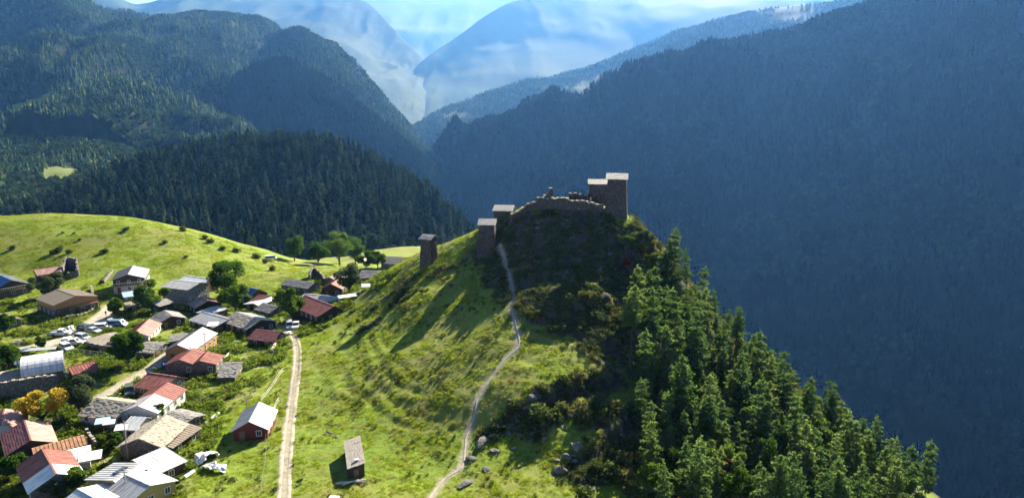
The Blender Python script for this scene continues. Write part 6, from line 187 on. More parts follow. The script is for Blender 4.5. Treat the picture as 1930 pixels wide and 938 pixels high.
def leafmat(name, c1, c2, c3=None, trans=0.35, tcol=None):
    """leaves: colour differs from plant to plant; some light passes through"""
    m = bpy.data.materials.new(name); m.use_nodes = True; t = m.node_tree; t.nodes.clear()
    N = t.nodes.new; Lk = t.links.new
    out = N('ShaderNodeOutputMaterial'); oi = N('ShaderNodeObjectInfo'); cr = N('ShaderNodeValToRGB')
    e = cr.color_ramp.elements; e[0].position = 0; e[0].color = (*c1, 1); e[1].position = 1; e[1].color = (*c2, 1)
    if c3: k = e.new(0.6); k.color = (*c3, 1)
    Lk(oi.outputs['Random'], cr.inputs[0])
    tc = N('ShaderNodeTexCoord'); nz = N('ShaderNodeTexNoise'); nz.inputs['Scale'].default_value = 0.7; Lk(tc.outputs['Object'], nz.inputs['Vector'])
    mx = N('ShaderNodeMixRGB'); mx.blend_type = 'MULTIPLY'; mx.inputs[0].default_value = 0.55; Lk(cr.outputs[0], mx.inputs[1])
    c2r = N('ShaderNodeValToRGB'); c2r.color_ramp.elements[0].color = (0.45, 0.5, 0.45, 1); c2r.color_ramp.elements[0].position = 0.35; c2r.color_ramp.elements[1].color = (1.35, 1.3, 1.1, 1); c2r.color_ramp.elements[1].position = 0.65
    Lk(nz.outputs['Fac'], c2r.inputs[0]); Lk(c2r.outputs[0], mx.inputs[2])
    d = N('ShaderNodeBsdfDiffuse'); tr = N('ShaderNodeBsdfTranslucent'); ms = N('ShaderNodeMixShader'); ms.inputs[0].default_value = trans
    Lk(mx.outputs[0], d.inputs[0])
    if tcol:
        m2 = N('ShaderNodeMixRGB'); m2.blend_type = 'MULTIPLY'; m2.inputs[0].default_value = 1; m2.inputs[2].default_value = (*tcol, 1); Lk(mx.outputs[0], m2.inputs[1]); Lk(m2.outputs[0], tr.inputs[0])
    else: Lk(mx.outputs[0], tr.inputs[0])
    Lk(d.outputs[0], ms.inputs[1]); Lk(tr.outputs[0], ms.inputs[2]); Lk(ms.outputs[0], out.inputs[0])
    M[name] = m
    return m
def plain(name, c, rough=0.6, metal=0.0, spec=0.3):
    m = bpy.data.materials.new(name); m.use_nodes = True; b = m.node_tree.nodes['Principled BSDF']
    b.inputs['Base Color'].default_value = (*c, 1); b.inputs['Roughness'].default_value = rough; b.inputs['Metallic'].default_value = metal; b.inputs['Specular IOR Level'].default_value = spec
    M[name] = m; return m
def attrmat(name, layers, base1, base2, nscale=0.05, fine=1.2, bump=0.5, rough=0.95):
    """ground: two grass tones by noise, then each (attribute, colour a, colour b, noise scale) laid over by its vertex mask"""
    m = bpy.data.materials.new(name); m.use_nodes = True; t = m.node_tree; t.nodes.clear()
    N = t.nodes.new; Lk = t.links.new
    out = N('ShaderNodeOutputMaterial'); b = N('ShaderNodeBsdfPrincipled'); Lk(b.outputs[0], out.inputs[0]); b.inputs['Roughness'].default_value = rough; b.inputs['Specular IOR Level'].default_value = 0.1
    tc = N('ShaderNodeTexCoord')
    def noise(sc, det=6):
        n = N('ShaderNodeTexNoise'); n.inputs['Scale'].default_value = sc; n.inputs['Detail'].default_value = det; n.inputs['Roughness'].default_value = 0.7; Lk(tc.outputs['Object'], n.inputs['Vector']); return n
    def ramp(src, a, bcol, p0=0.35, p1=0.65):
        r = N('ShaderNodeValToRGB'); r.color_ramp.elements[0].position = p0; r.color_ramp.elements[0].color = (*a, 1); r.color_ramp.elements[1].position = p1; r.color_ramp.elements[1].color = (*bcol, 1); Lk(src, r.inputs[0]); return r
    cur = ramp(noise(nscale).outputs['Fac'], base1, base2).outputs[0]
    f = ramp(noise(fine, 4).outputs['Fac'], (0.62, 0.66, 0.6), (1.3, 1.25, 1.15))
    mx = N('ShaderNodeMixRGB'); mx.blend_type = 'MULTIPLY'; mx.inputs[0].default_value = 1; Lk(cur, mx.inputs[1]); Lk(f.outputs[0], mx.inputs[2]); cur = mx.outputs[0]
    for (an, ca, cb, sc) in layers:
        at = N('ShaderNodeAttribute'); at.attribute_name = an
        r = ramp(noise(sc).outputs['Fac'], ca, cb)
        mm = N('ShaderNodeMixRGB'); Lk(at.outputs['Fac'], mm.inputs[0]); Lk(cur, mm.inputs[1]); Lk(r.outputs[0], mm.inputs[2]); cur = mm.outputs[0]
    Lk(cur, b.inputs['Base Color'])
    if bump:
        bp = N('ShaderNodeBump'); bp.inputs['Strength'].default_value = bump; bp.inputs['Distance'].default_value = 0.3; Lk(noise(fine*1.7, 5).outputs['Fac'], bp.inputs['Height']); Lk(bp.outputs[0], b.inputs['Normal'])
    M[name] = m; return m
def set_attr(me, name, vals):
    a = me.attributes.new(name, 'FLOAT', 'POINT'); a.data.foreach_set('value', np.asarray(vals, np.float32))

# ------------------------------------------------------------------ near ground mesh
def graded(a, b, lo, hi, fine, coarse):
    v = [lo]
    while v[-1] < hi: v.append(v[-1]+fine)
    s = fine
    up = [v[-1]]
    while up[-1] < b: s = min(coarse, s*1.12); up.append(up[-1]+s)
    s = fine; dn = [lo]
    while dn[-1] > a: s = min(coarse, s*1.12); dn.append(dn[-1]-s)
    return np.array(dn[:0:-1]+v+up[1:])
GX = graded(-310, 200, -112, 92, 0.55, 6.0); GY = graded(48, 440, 78, 205, 0.55, 5.0)
gx, gy = np.meshgrid(GX, GY)
bz = base_z(gx, gy)
dzy, dzx = np.gradient(bz, GY, GX)
slope = np.hypot(dzx, dzy)
def poly_dist(pts, x, y):
    d = np.full(x.shape, 1e9)
    for (ax, ay), (bx, by) in zip(pts[:-1], pts[1:]):
        vx, vy = bx-ax, by-ay; L2 = vx*vx+vy*vy+1e-9
        t = np.clip(((x-ax)*vx+(y-ay)*vy)/L2, 0, 1)
        d = np.minimum(d, np.hypot(x-ax-t*vx, y-ay-t*vy))
    return d
def in_poly(pts, x, y):
    r = np.zeros(x.shape, bool); n = len(pts)
    for i in range(n):
        (x1, y1), (x2, y2) = pts[i], pts[(i+1) % n]
        c = (y1 > y) != (y2 > y)
        r ^= c & (x < (x2-x1)*(y-y1)/((y2-y1) if y2 != y1 else 1e-9)+x1)
    return r
road_d = np.full(gx.shape, 1e9)
for rd in ROADS: road_d = np.minimum(road_d, poly_dist(rd['pts'], gx, gy)-rd['w']/2)
heath = smooth(0.50, 0.72, slope+0.25*(fbm(gx/6, gy/6, 3)-0.5))*smooth(-35, -22, gx)
for hi_, hp in enumerate(HEATH_POLYS):
    ins = in_poly(hp, gx+4*(fbm(gx/5, gy/5, 91)-0.5)*2, gy+4*(fbm(gx/5, gy/5, 92)-0.5)*2)
    heath = np.maximum(heath, ins*smooth(*((0.10, 0.34) if hi_ == 0 else (0.50, 0.66) if hi_ in (1, 2) else (0.30, 0.50)), fbm(gx/4, gy/4, 61, 4)))
dry = smooth(0.45, 0.72, fbm(gx/14, gy/14, 11, 5)+0.25*smooth(40, 90, gx)+0.1*smooth(210, 290, gy))
village = in_poly(VILLAGE_POLY, gx, gy)
dirt = np.where(village, smooth(0.58, 0.74, fbm(gx/4, gy/4, 21, 4)), 0)*0.45
dirt = np.maximum(dirt, smooth(0.9, 0.0, road_d+0.9*(fbm(gx/1.3, gy/1.3, 5)-0.5)))
hillm = smooth(0.08, 0.2, slope)
near_f = smooth(260, 200, gy)
tuss = (fbm(gx/1.5, gy/1.5, 31, 3)-0.5)*0.34*(0.5+0.8*vnoise(gx/9, gy/9, 77))
zc = bz + (fbm(gx/7, gy/7, 41)-0.5)*0.9
terr = np.abs(((zc/0.95) % 1.0)-0.5)*2
detail = tuss*near_f*(1-0.75*village) + hillm*near_f*(terr-0.5)*(0.16*smooth(0.4, 0.6, fbm(gx/16, gy/16, 51, 3))+0.26*in_poly(TERRACE_POLY, gx+5*(fbm(gx/8, gy/8, 55)-0.5), gy)*smooth(0.38, 0.5, fbm(gx/9, gy/9, 56, 3))) + (fbm(gx/18, gy/18, 8)-0.5)*0.7*(1-0.7*village)
detail += heath*((ridged(gx/7, gy/7, 71, 5)-0.55)*1.6+(fbm(gx/1.6, gy/1.6, 72, 3)-0.5)*0.9)*(1-village)
detail += smooth(205, 240, gy)*(fbm(gx/12, gy/12, 13, 4)-0.5)*2.0*(~village)
for sc_ in SCARPS:   # small rock steps: ground on the uphill side stands higher
    P_ = np.array(sc_['pts'])
    sd = np.full(gx.shape, 1e9); sg = np.zeros(gx.shape); tt = np.zeros(gx.shape); n_ = len(P_)-1
    for k_ in range(n_):
        (ax, ay), (bx, by) = P_[k_], P_[k_+1]; vx, vy = bx-ax, by-ay; L2 = vx*vx+vy*vy
        t_ = np.clip(((gx-ax)*vx+(gy-ay)*vy)/L2, 0, 1); d_ = np.hypot(gx-ax-t_*vx, gy-ay-t_*vy)
        c_ = vx*(gy-ay)-vy*(gx-ax); m_ = d_ < sd
        sd = np.where(m_, d_, sd); sg = np.where(m_, np.sign(c_), sg); tt = np.where(m_, (k_+t_)/n_, tt)
    s_ = sd*sg+1.6*(fbm(gx/3, gy/3, 97, 4)-0.5)*2
    up = smooth(-0.7, 0.7, s_)*smooth(sc_['fade'], 3, s_)*smooth(0, 0.45, tt)*smooth(1, 0.8, tt)*(np.abs(sd) < 60)
    detail += sc_['h']*up
    heath = np.maximum(heath, smooth(2.6, 0.6, np.abs(s_+0.8))*smooth(0, 0.08, tt)*smooth(1, 0.92, tt))
detail *= smooth(0.0, 1.6, road_d+0.6)
gzz = bz+detail
def gz(x, y):
    x = np.asarray(x, float); y = np.asarray(y, float)
    i = np.clip(np.searchsorted(GX, x)-1, 0, len(GX)-2); j = np.clip(np.searchsorted(GY, y)-1, 0, len(GY)-2)
    fx = np.clip((x-GX[i])/(GX[i+1]-GX[i]), 0, 1); fy = np.clip((y-GY[j])/(GY[j+1]-GY[j]), 0, 1)
    return (gzz[j, i]*(1-fx)+gzz[j, i+1]*fx)*(1-fy)+(gzz[j+1, i]*(1-fx)+gzz[j+1, i+1]*fx)*fy
def gmask(arr, x, y):
    return arr[np.clip(np.searchsorted(GY, y), 0, len(GY)-1), np.clip(np.searchsorted(GX, x), 0, len(GX)-1)]
def gzf(x, y): return float(gz(np.array([x]), np.array([y]))[0])
def grid_faces(ny, nx):
    i = (np.arange(ny-1)[:, None]*nx+np.arange(nx-1)[None]).ravel()
    return np.stack([i, i+1, i+1+nx, i+nx], 1)
GRASS1, GRASS2 = (0.115, 0.180, 0.020), (0.180, 0.235, 0.030)
gm = attrmat('meadow_ground', [('dry', (0.20, 0.19, 0.055), (0.15, 0.17, 0.035), 0.35), ('heath', (0.030, 0.027, 0.019), (0.088, 0.074, 0.052), 0.5), ('dirt', (0.24, 0.21, 0.155), (0.36, 0.325, 0.26), 0.6)],
             GRASS1, GRASS2, 0.045, 1.1, 0.6)
me = mesh_np('meadow', np.stack([gx.ravel(), gy.ravel(), gzz.ravel()], 1), [grid_faces(len(GY), len(GX))], gm, True)
set_attr(me, 'dry', dry.ravel()*0.7); set_attr(me, 'heath', heath.ravel()); set_attr(me, 'dirt', dirt.ravel())
tag(obj('meadow', me), 'green meadow covering the fortress hill and village slope', None, None, 'structure')

# ------------------------------------------------------------------ mountains, lofted through crest, face and foot lines
def catmull(P, n):
    """resample along axis 0"""
    P = np.asarray(P, float); m = len(P)
    t = np.linspace(0, m-1, n); i = np.clip(t.astype(int), 0, m-2); f = (t-i)
    g = lambda k: P[np.clip(k, 0, m-1)]
    sh = (-1,)+(1,)*(P.ndim-1); f = f.reshape(sh)
    a, b, c, d = g(i-1), g(i), g(i+1), g(i+2)
    return 0.5*((2*b)+(c-a)*f+(2*a-5*b+4*c-d)*f*f+(3*b-a-3*c+d)*f**3)
LOFT = {}
def loft(name, label, mat, rows_per=26, ncol=150, amp=30.0, wl=260.0, back=(700, 420), seed=1, attrs=None, crest_keep=0.35, stretch=2.6):
    rows = np.array(LOFT_ROWS[name], float)                     # r x c x 3
    cr = rows[0]
    rad = cr[:, :2]/np.linalg.norm(cr[:, :2], axis=1)[:, None]
    bk = cr.copy(); bk[:, :2] += rad*back[0]; bk[:, 2] -= back[1]
    bk2 = bk.copy(); bk2[:, :2] += rad*back[0]; bk2[:, 2] -= back[1]*1.4
    ft = rows[-1].copy(); ft[:, :2] -= (ft[:, :2]/np.linalg.norm(ft[:, :2], axis=1)[:, None])*30; ft[:, 2] -= 500
    G = catmull(rows, (len(rows)-1)*rows_per+1)
    G = np.concatenate([np.linspace(bk2, bk, 5)[:-1], np.linspace(bk, cr, 9)[:-1], G, ft[None]], 0)
    kc = 4+8
    G = np.swapaxes(catmull(np.swapaxes(G, 0, 1), ncol), 0, 1)   # rows x ncol x 3
    nr = G.shape[0]
    rr = np.arange(nr)[:, None]-kc
    w = crest_keep+(1-crest_keep)*smooth(0, rows_per*0.7, np.abs(rr)); w[-1] *= 0
    x, y = G[..., 0], G[..., 1]
    n = (ridged(x/wl+0.25*fbm(x/wl, y/wl, seed+3), y/(wl*stretch), seed, 5)-0.6)*2
    G[..., 2] += amp*n*w
    V = G.reshape(-1, 3)
    me = mesh_np(name, V, [grid_faces(nr, ncol)], mat, True)
    o = obj(name, me); tag(o, label, None, None, 'structure')
    vis = np.zeros((nr, ncol), bool); vis[kc-2:nr-1] = True
    LOFT[name] = dict(G=G, vis=vis, o=o, me=me, kc=kc)
    return o
def face_samples(name, spacing, r0=None, r1=None, seed=1):
    """points spread evenly over the camera-side face and a strip behind the crest"""
    D = LOFT[name]; G = D['G']; kc = D['kc']
    a = kc-2 if r0 is None else r0; b = G.shape[0]-2 if r1 is None else r1
    P00, P01, P10, P11 = G[a:b, :-1], G[a:b, 1:], G[a+1:b+1, :-1], G[a+1:b+1, 1:]
    area = 0.5*np.abs(np.cross((P11-P00)[..., :2], (P01-P10)[..., :2]))
    rg = np.random.default_rng(seed)
    k = rg.poisson(area.ravel()/(spacing*spacing))
    idx = np.repeat(np.arange(area.size), k)
    u, v = rg.random(len(idx)), rg.random(len(idx))
    f = lambda P: P.reshape(-1, 3)[idx]
    P = (f(P00)*(1-u)[:, None]+f(P01)*u[:, None])*(1-v)[:, None]+(f(P10)*(1-u)[:, None]+f(P11)*u[:, None])*v[:, None]
    return P
fm = nmat('forest_floor', (0.010, 0.016, 0.008), (0.022, 0.030, 0.014), 0.03, 0.95, 0.0, coords='Object', spec=0.05)
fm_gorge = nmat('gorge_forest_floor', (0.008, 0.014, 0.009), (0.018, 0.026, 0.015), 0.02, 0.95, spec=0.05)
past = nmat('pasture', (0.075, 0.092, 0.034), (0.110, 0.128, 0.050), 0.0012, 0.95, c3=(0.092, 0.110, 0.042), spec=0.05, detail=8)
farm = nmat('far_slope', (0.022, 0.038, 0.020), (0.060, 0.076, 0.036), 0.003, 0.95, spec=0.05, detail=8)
terr_m = nmat('terrace_slope', (0.024, 0.042, 0.016), (0.058, 0.080, 0.028), 0.004, 0.95, spec=0.05, detail=8)
rise_m = nmat('rise_slope', (0.022, 0.038, 0.014), (0.075, 0.095, 0.030), 0.008, 0.95, spec=0.05)
loft('forest_hill', 'dark wooded hill behind the village', fm, 26, 160, 10, 120, (350, 110), 3)
loft('wooded_rise', 'low wooded rise at the left with pale fields', rise_m, 20, 110, 14, 160, (350, 80), 5)
loft('shaded_mountain', 'shaded forested mountain with a triangular face', fm, 26, 160, 40, 330, (700, 380), 7)
loft('lit_spur_mountain', 'forested mountain with a sunlit right spur', fm, 26, 160, 85, 340, (800, 420), 9)
loft('left_mountain', 'large hazy forested mountain at the upper left', fm, 24, 180, 170, 430, (900, 500), 12)
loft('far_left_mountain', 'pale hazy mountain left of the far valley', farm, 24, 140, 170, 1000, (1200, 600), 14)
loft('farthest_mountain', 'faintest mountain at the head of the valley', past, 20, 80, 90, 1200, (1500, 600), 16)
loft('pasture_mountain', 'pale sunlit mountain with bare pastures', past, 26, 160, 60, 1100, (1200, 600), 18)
loft('terraced_spur', 'forested spur with terraced fields across the valley', terr_m, 24, 180, 60, 420, (700, 420), 20)
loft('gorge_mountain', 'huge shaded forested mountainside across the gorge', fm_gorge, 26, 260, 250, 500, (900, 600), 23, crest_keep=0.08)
s = 20000.0
me = mesh_np('valley_floor', np.array([(-s,-3000,-620),(s,-3000,-620),(s,s,-620),(-s,s,-620)]), [np.array([[0,1,2,3]])], rise_m)
tag(obj('valley_floor', me), 'valley floor far below', None, None, 'structure')

field_m = nmat('field', (0.13, 0.17, 0.05), (0.19, 0.22, 0.075), 0.03, 0.95, spec=0.05)
def field(mt, poly, label, lift=2.5):
    G = LOFT[mt]['G']; c = (G[:-1, :-1]+G[1:, 1:])/2; nr, nc = G.shape[:2]
    F_ = grid_faces(nr, nc)[in_poly(poly, c[..., 0], c[..., 1]).ravel()]
    u, inv = np.unique(F_, return_inverse=True); V = G.reshape(-1, 3)[u].copy(); V[:, 2] += lift
    tag(obj('field', mesh_np('field', V, [inv.reshape(-1, 4)], field_m, True)), label, None, None, 'structure')
for fd in FIELDS: field(fd['on'], fd['poly'], fd['label'])

# ------------------------------------------------------------------ haze: one closed box of even air
hz = bpy.data.materials.new('haze_air'); hz.use_nodes = True; t = hz.node_tree; t.nodes.clear()
ho = t.nodes.new('ShaderNodeOutputMaterial'); pv = t.nodes.new('ShaderNodeVolumePrincipled')
pv.inputs['Color'].default_value = HAZE_COLOR; pv.inputs['Density'].default_value = HAZE_DENSITY; pv.inputs['Anisotropy'].default_value = HAZE_G
pv.inputs['Absorption Color'].default_value = (1, 1, 1, 1)
t.links.new(pv.outputs[0], ho.inputs['Volume'])
mb = MB().box(-13000, 13000, -900, 18500, -621.5, 2350)
tag(mb.build('haze', hz), 'thin blue mountain haze', None, None, 'stuff')
# ------------------------------------------------------------------ plants
leafmat('pine_needles', (0.060, 0.112, 0.044), (0.150, 0.200, 0.074), (0.102, 0.158, 0.060), 0.50, (1.2, 1.25, 0.8))
leafmat('spruce_needles', (0.018, 0.040, 0.026), (0.120, 0.165, 0.085), (0.045, 0.080, 0.046), 0.22)
leafmat('far_needles', (0.028, 0.060, 0.030), (0.125, 0.160, 0.062), (0.058, 0.098, 0.042), 0.20)
leafmat('gorge_needles', (0.006, 0.014, 0.011), (0.022, 0.034, 0.022), (0.011, 0.022, 0.015), 0.08)  # far needles darkened: the mountains' shade is put into the leaf colour
leafmat('far_leaves', (0.035, 0.065, 0.022), (0.060, 0.095, 0.030), None, 0.25)
leafmat('broad_leaves', (0.040, 0.085, 0.018), (0.080, 0.135, 0.028), None, 0.40, (1.4, 1.4, 0.7))
leafmat('yellow_leaves', (0.46, 0.34, 0.045), (0.50, 0.37, 0.05), None, 0.50)
leafmat('grey_leaves', (0.075, 0.105, 0.050), (0.090, 0.120, 0.055), None, 0.40)
leafmat('red_leaves', (0.18, 0.060, 0.045), (0.22, 0.075, 0.05), None, 0.40)
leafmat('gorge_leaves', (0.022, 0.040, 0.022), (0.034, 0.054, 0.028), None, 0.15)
leafmat('rust_needles', (0.22, 0.075, 0.04), (0.26, 0.09, 0.05), None, 0.3)
leafmat('bright_leaves', (0.075, 0.135, 0.032), (0.120, 0.175, 0.045), None, 0.45, (1.3, 1.3, 0.7))
leafmat('weed_leaves', (0.095, 0.155, 0.026), (0.170, 0.215, 0.045), None, 0.50, (1.2, 1.2, 0.7))
leafmat('shrub_leaves', (0.050, 0.078, 0.024), (0.120, 0.135, 0.040), (0.085, 0.110, 0.034), 0.40)
leafmat('dry_shrub_leaves', (0.095, 0.110, 0.036), (0.135, 0.135, 0.046), None, 0.40)
leafmat('grass_blades', (0.175, 0.250, 0.022), (0.280, 0.310, 0.045), (0.215, 0.280, 0.030), 0.55, (1.2, 1.2, 0.7))
leafmat('dry_grass_blades', (0.24, 0.21, 0.06), (0.33, 0.27, 0.09), None, 0.50)
nmat('bark', (0.06, 0.045, 0.035), (0.14, 0.10, 0.075), 2.0, 0.95, 0.6, 8)
nmat('pale_bark', (0.12, 0.10, 0.085), (0.22, 0.19, 0.16), 2.0, 0.95, 0.6, 8)
def leaf_faces(C, size, rg, flat=0.0, asp=1.6):
    """one small pointed face at each centre, random attitude (flat -> more level)"""
    n = len(C)
    a = rg.normal(size=(n, 3)); a[:, 2] *= (1-flat); a /= np.linalg.norm(a, axis=1)[:, None]
    b = rg.normal(size=(n, 3)); b -= (b*a).sum(1)[:, None]*a; b /= np.linalg.norm(b, axis=1)[:, None]+1e-9
    s = np.asarray(size)*rg.uniform(0.6, 1.35, n); s = s[:, None]
    V = np.stack([C-a*s*0.5*asp*0.8-b*s*0.28, C+b*s*0.42, C+a*s*0.5*asp, C-b*s*0.40], 1).reshape(-1, 3)
    Fq = np.arange(n*4).reshape(n, 4)
    return V, Fq
def limb_mesh(name, segs, mat):
    mb = MB()
    for a, b, ra, rb in segs: mb.tube(a, b, ra, rb, 5)
    return mb.mesh(name, mat)
def pine_parts(H, Rr, seed, crown0=0.22, needles=26, size=0.34, shape=0.75, lev=11, mat='pine_needles', bark='bark'):
    rg = np.random.default_rng(seed)
    lean = rg.normal(0, 0.02, 2)*H
    P = lambda t: np.array([lean[0]*t*t, lean[1]*t*t, H*t])
    segs = [(P(k/5)-np.array([0, 0, 0.5 if k == 0 else 0]), P((k+1)/5), 0.022*H*(1-k/5.3)*0.75, 0.022*H*(1-(k+1)/5.3)*0.75) for k in range(5)]
    C = []
    for L in range(lev):
        t = crown0+(1-crown0)*(L+rg.uniform(-0.3, 0.3)+0.4)/lev
        t = min(max(t, crown0), 0.985)
        q = (t-crown0)/(1-crown0)
        rad = Rr*((1-q)**shape)*(0.62+0.38*min(1, q*5))*rg.uniform(0.75, 1.15)+0.18
        nb = rg.integers(4, 7) if q < 0.8 else 3
        a0 = rg.uniform(0, 6.28)
        for k in range(nb):
            an = a0+6.283*k/nb+rg.normal(0, 0.3); rr = rad*rg.uniform(0.6, 1.12)
            base = P(t); tip = base+np.array([math.cos(an)*rr, math.sin(an)*rr, rr*rg.uniform(-0.12, 0.28)])
            segs.append((base, base+(tip-base)*0.85, 0.035*(1-q)+0.02, 0.012))
            nc = max(1, int(rr/0.62))
            for j in range(nc):
                f = (j+0.75)/nc if nc > 1 else 0.75
                c = base+(tip-base)*f+rg.normal(0, 0.10, 3)
                m = int(needles*rg.uniform(0.7, 1.2))
                off = rg.normal(0, 1, (m, 3)); off /= np.linalg.norm(off, axis=1)[:, None]; off *= (rg.random(m)**0.45)[:, None]
                C.append(c+off*np.array([0.52, 0.52, 0.30])*rg.uniform(0.8, 1.25)*(0.75+0.25*Rr/2.2))
    top = P(1.0)+rg.normal(0, 1, (needles, 3))*np.array([0.13, 0.13, 0.4])-np.array([0, 0, 0.3]); C.append(top)
    C = np.concatenate(C)
    V, Fq = leaf_faces(C, size, rg, 0.25)
    return mesh_np('crown', V, [Fq], M[mat]), limb_mesh('trunk', segs, M[bark])
def broad_parts(H, Rx, seed, crown0=0.22, n=2600, size=0.36, mat='broad_leaves', lumps=16, bark='bark', droop=0.0):
    rg = np.random.default_rng(seed)
    zc = H*(crown0+(1-crown0)*0.5); Rz = H*(1-crown0)*0.5
    segs = [((0, 0, -0.4), (0, 0, H*crown0*1.3), 0.03*H, 0.024*H)]
    C = []
    for k in range(lumps):
        d = rg.normal(size=3); d /= np.linalg.norm(d); d[2] = d[2]*0.9+0.1
        rr = rg.uniform(0.45, 0.85)
        c = np.array([d[0]*Rx*rr, d[1]*Rx*rr, zc+d[2]*Rz*rr])
        segs.append(((0, 0, H*crown0*rg.uniform(0.8, 1.5)), tuple(c), 0.012*H, 0.004*H))
        lr = rg.uniform(0.28, 0.48)*min(Rx, Rz)*1.05
        m = n//lumps
        off = rg.normal(size=(m, 3)); off /= np.linalg.norm(off, axis=1)[:, None]; off *= (rg.random(m)**0.33)[:, None]*lr
        off[:, 2] *= 0.8; off[:, 2] -= droop*np.hypot(off[:, 0], off[:, 1])
        C.append(c+off)
    C = np.concatenate(C); C[:, 2] = np.maximum(C[:, 2], 0.15)
    V, Fq = leaf_faces(C, size, rg, 0.3, 1.3)
    return mesh_np('crown', V, [Fq], M[mat]), limb_mesh('trunk', segs, M[bark])
def shrub_parts(H, Rx, seed, n=420, size=0.24, mat='shrub_leaves'):
    rg = np.random.default_rng(seed)
    C = []
    for k in range(7):
        an = rg.uniform(0, 6.28); r = rg.uniform(0, 0.65)*Rx
        c = np.array([math.cos(an)*r, math.sin(an)*r, H*rg.uniform(0.3, 0.65)])
        off = rg.normal(size=(n//7, 3)); off /= np.linalg.norm(off, axis=1)[:, None]; off *= (rg.random(n//7)**0.4)[:, None]*np.array([Rx*0.5, Rx*0.5, H*0.42])
        C.append(c+off)
    C = np.concatenate(C); C[:, 2] = np.maximum(C[:, 2], 0.02)
    V, Fq = leaf_faces(C, size, rg, 0.2, 1.3)
    segs = [((0, 0, -0.2), (rg.normal(0, 0.4)*Rx, rg.normal(0, 0.4)*Rx, H*0.55), 0.05, 0.015) for _ in range(5)]
    return mesh_np('foliage', V, [Fq], M[mat]), limb_mesh('stems', segs, M['bark'])
PROTO = {}
def plant(name, label, cat, parts, loc, scale=1.0, rz=0.0, group=None, pn=('crown', 'trunk'), sz=None):
    o = empty(name, loc, rz); o.scale = (scale, scale, scale*(sz or 1.0))
    for n, me in zip(pn, parts): obj(n, me, o)
    return tag(o, label, cat, group)
# prototypes of far trees (small meshes, repeated by the far woods)
shade_dark_col = bpy.data.collections.new('shade_dark_conifers'); gorge_leafy_col = bpy.data.collections.new('gorge_leafy_trees'); garden_col = bpy.data.collections.new('garden_weeds'); far_col = bpy.data.collections.new('far_conifers'); leafy_col = bpy.data.collections.new('far_leafy_trees'); mid_col = bpy.data.collections.new('mid_conifers')
tuft_col = bpy.data.collections.new('grass_tufts'); dry_col = bpy.data.collections.new('dry_tufts'); weed_col = bpy.data.collections.new('weeds')
def far_conifer(seed, mat='far_needles'):
    rg = np.random.default_rng(seed); V = []; Fc = []
    trs = 4
    for k in range(trs):
        z0 = 0.06+0.23*k; z1 = z0+0.40-0.02*k; r = 0.20*(1-k/trs*0.80)*rg.uniform(0.85, 1.15); n = 9; b = len(V)
        V.append((0, 0, min(1.0, z1)))
        for j in range(n):
            q = r*(1.18 if j % 2 else 0.62)*rg.uniform(0.8, 1.25); an = 6.283*j/n+k
            V.append((math.cos(an)*q, math.sin(an)*q, z0+rg.uniform(-0.03, 0.03)))
        Fc += [(b, b+1+j, b+1+(j+1) % n) for j in range(n)]
    return mesh_np('far_conifer', np.array(V), [np.array(Fc)], M[mat])
def far_leafy(seed):
    rg = np.random.default_rng(seed); n = 110
    d = rg.normal(size=(n, 3)); d /= np.linalg.norm(d, axis=1)[:, None]; d *= (rg.random(n)**0.3)[:, None]
    C = d*np.array([0.36, 0.36, 0.40])+np.array([0, 0, 0.55])
    V, Fq = leaf_faces(C, 0.20, rg, 0.3, 1.2)
    return mesh_np('far_leafy', V, [Fq], M['far_leaves'])
for k in range(4): far_col.objects.link(bpy.data.objects.new('far_conifer', far_conifer(40+k)))
for k in range(4): shade_dark_col.objects.link(bpy.data.objects.new('gorge_conifer', far_conifer(45+k, 'gorge_needles')))
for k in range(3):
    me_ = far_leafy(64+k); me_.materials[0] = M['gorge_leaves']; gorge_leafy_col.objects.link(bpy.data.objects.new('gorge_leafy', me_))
for k in range(3): leafy_col.objects.link(bpy.data.objects.new('far_leafy', far_leafy(60+k)))
def tuft(seed, mat, n=34, h=0.36, r=0.50, w=0.045):
    rg = np.random.default_rng(seed); V = []; Fc = []
    for k in range(n):
        an = rg.uniform(0, 6.28); p = rg.normal(0, 0.5, 2)*r; l = rg.uniform(0.5, 1.0)*h; s = rg.uniform(0.1, 0.7)*l
        ca, sa = math.cos(an), math.sin(an); b = len(V)
        V += [(p[0]-sa*w, p[1]+ca*w, -0.05), (p[0]+sa*w, p[1]-ca*w, -0.05), (p[0]+ca*s, p[1]+sa*s, l)]
        Fc.append((b, b+1, b+2))
    return mesh_np('tuft', np.array(V), [np.array(Fc)], M[mat])
for k in range(4): tuft_col.objects.link(bpy.data.objects.new('tuft', tuft(80+k, 'grass_blades')))
for k in range(3): dry_col.objects.link(bpy.data.objects.new('dry_tuft', tuft(90+k, 'dry_grass_blades')))
for k in range(4):
    rg = np.random.default_rng(100+k); C = rg.normal(size=(46, 3))*np.array([0.22, 0.22, 0.16])+np.array([0, 0, 0.22])
    V, Fq = leaf_faces(C, 0.17, rg, 0.2); weed_col.objects.link(bpy.data.objects.new('weed', mesh_np('weed', V, [Fq], M['shrub_leaves'])))
    garden_col.objects.link(bpy.data.objects.new('garden_weed', mesh_np('garden_weed', V, [Fq], M['weed_leaves'])))
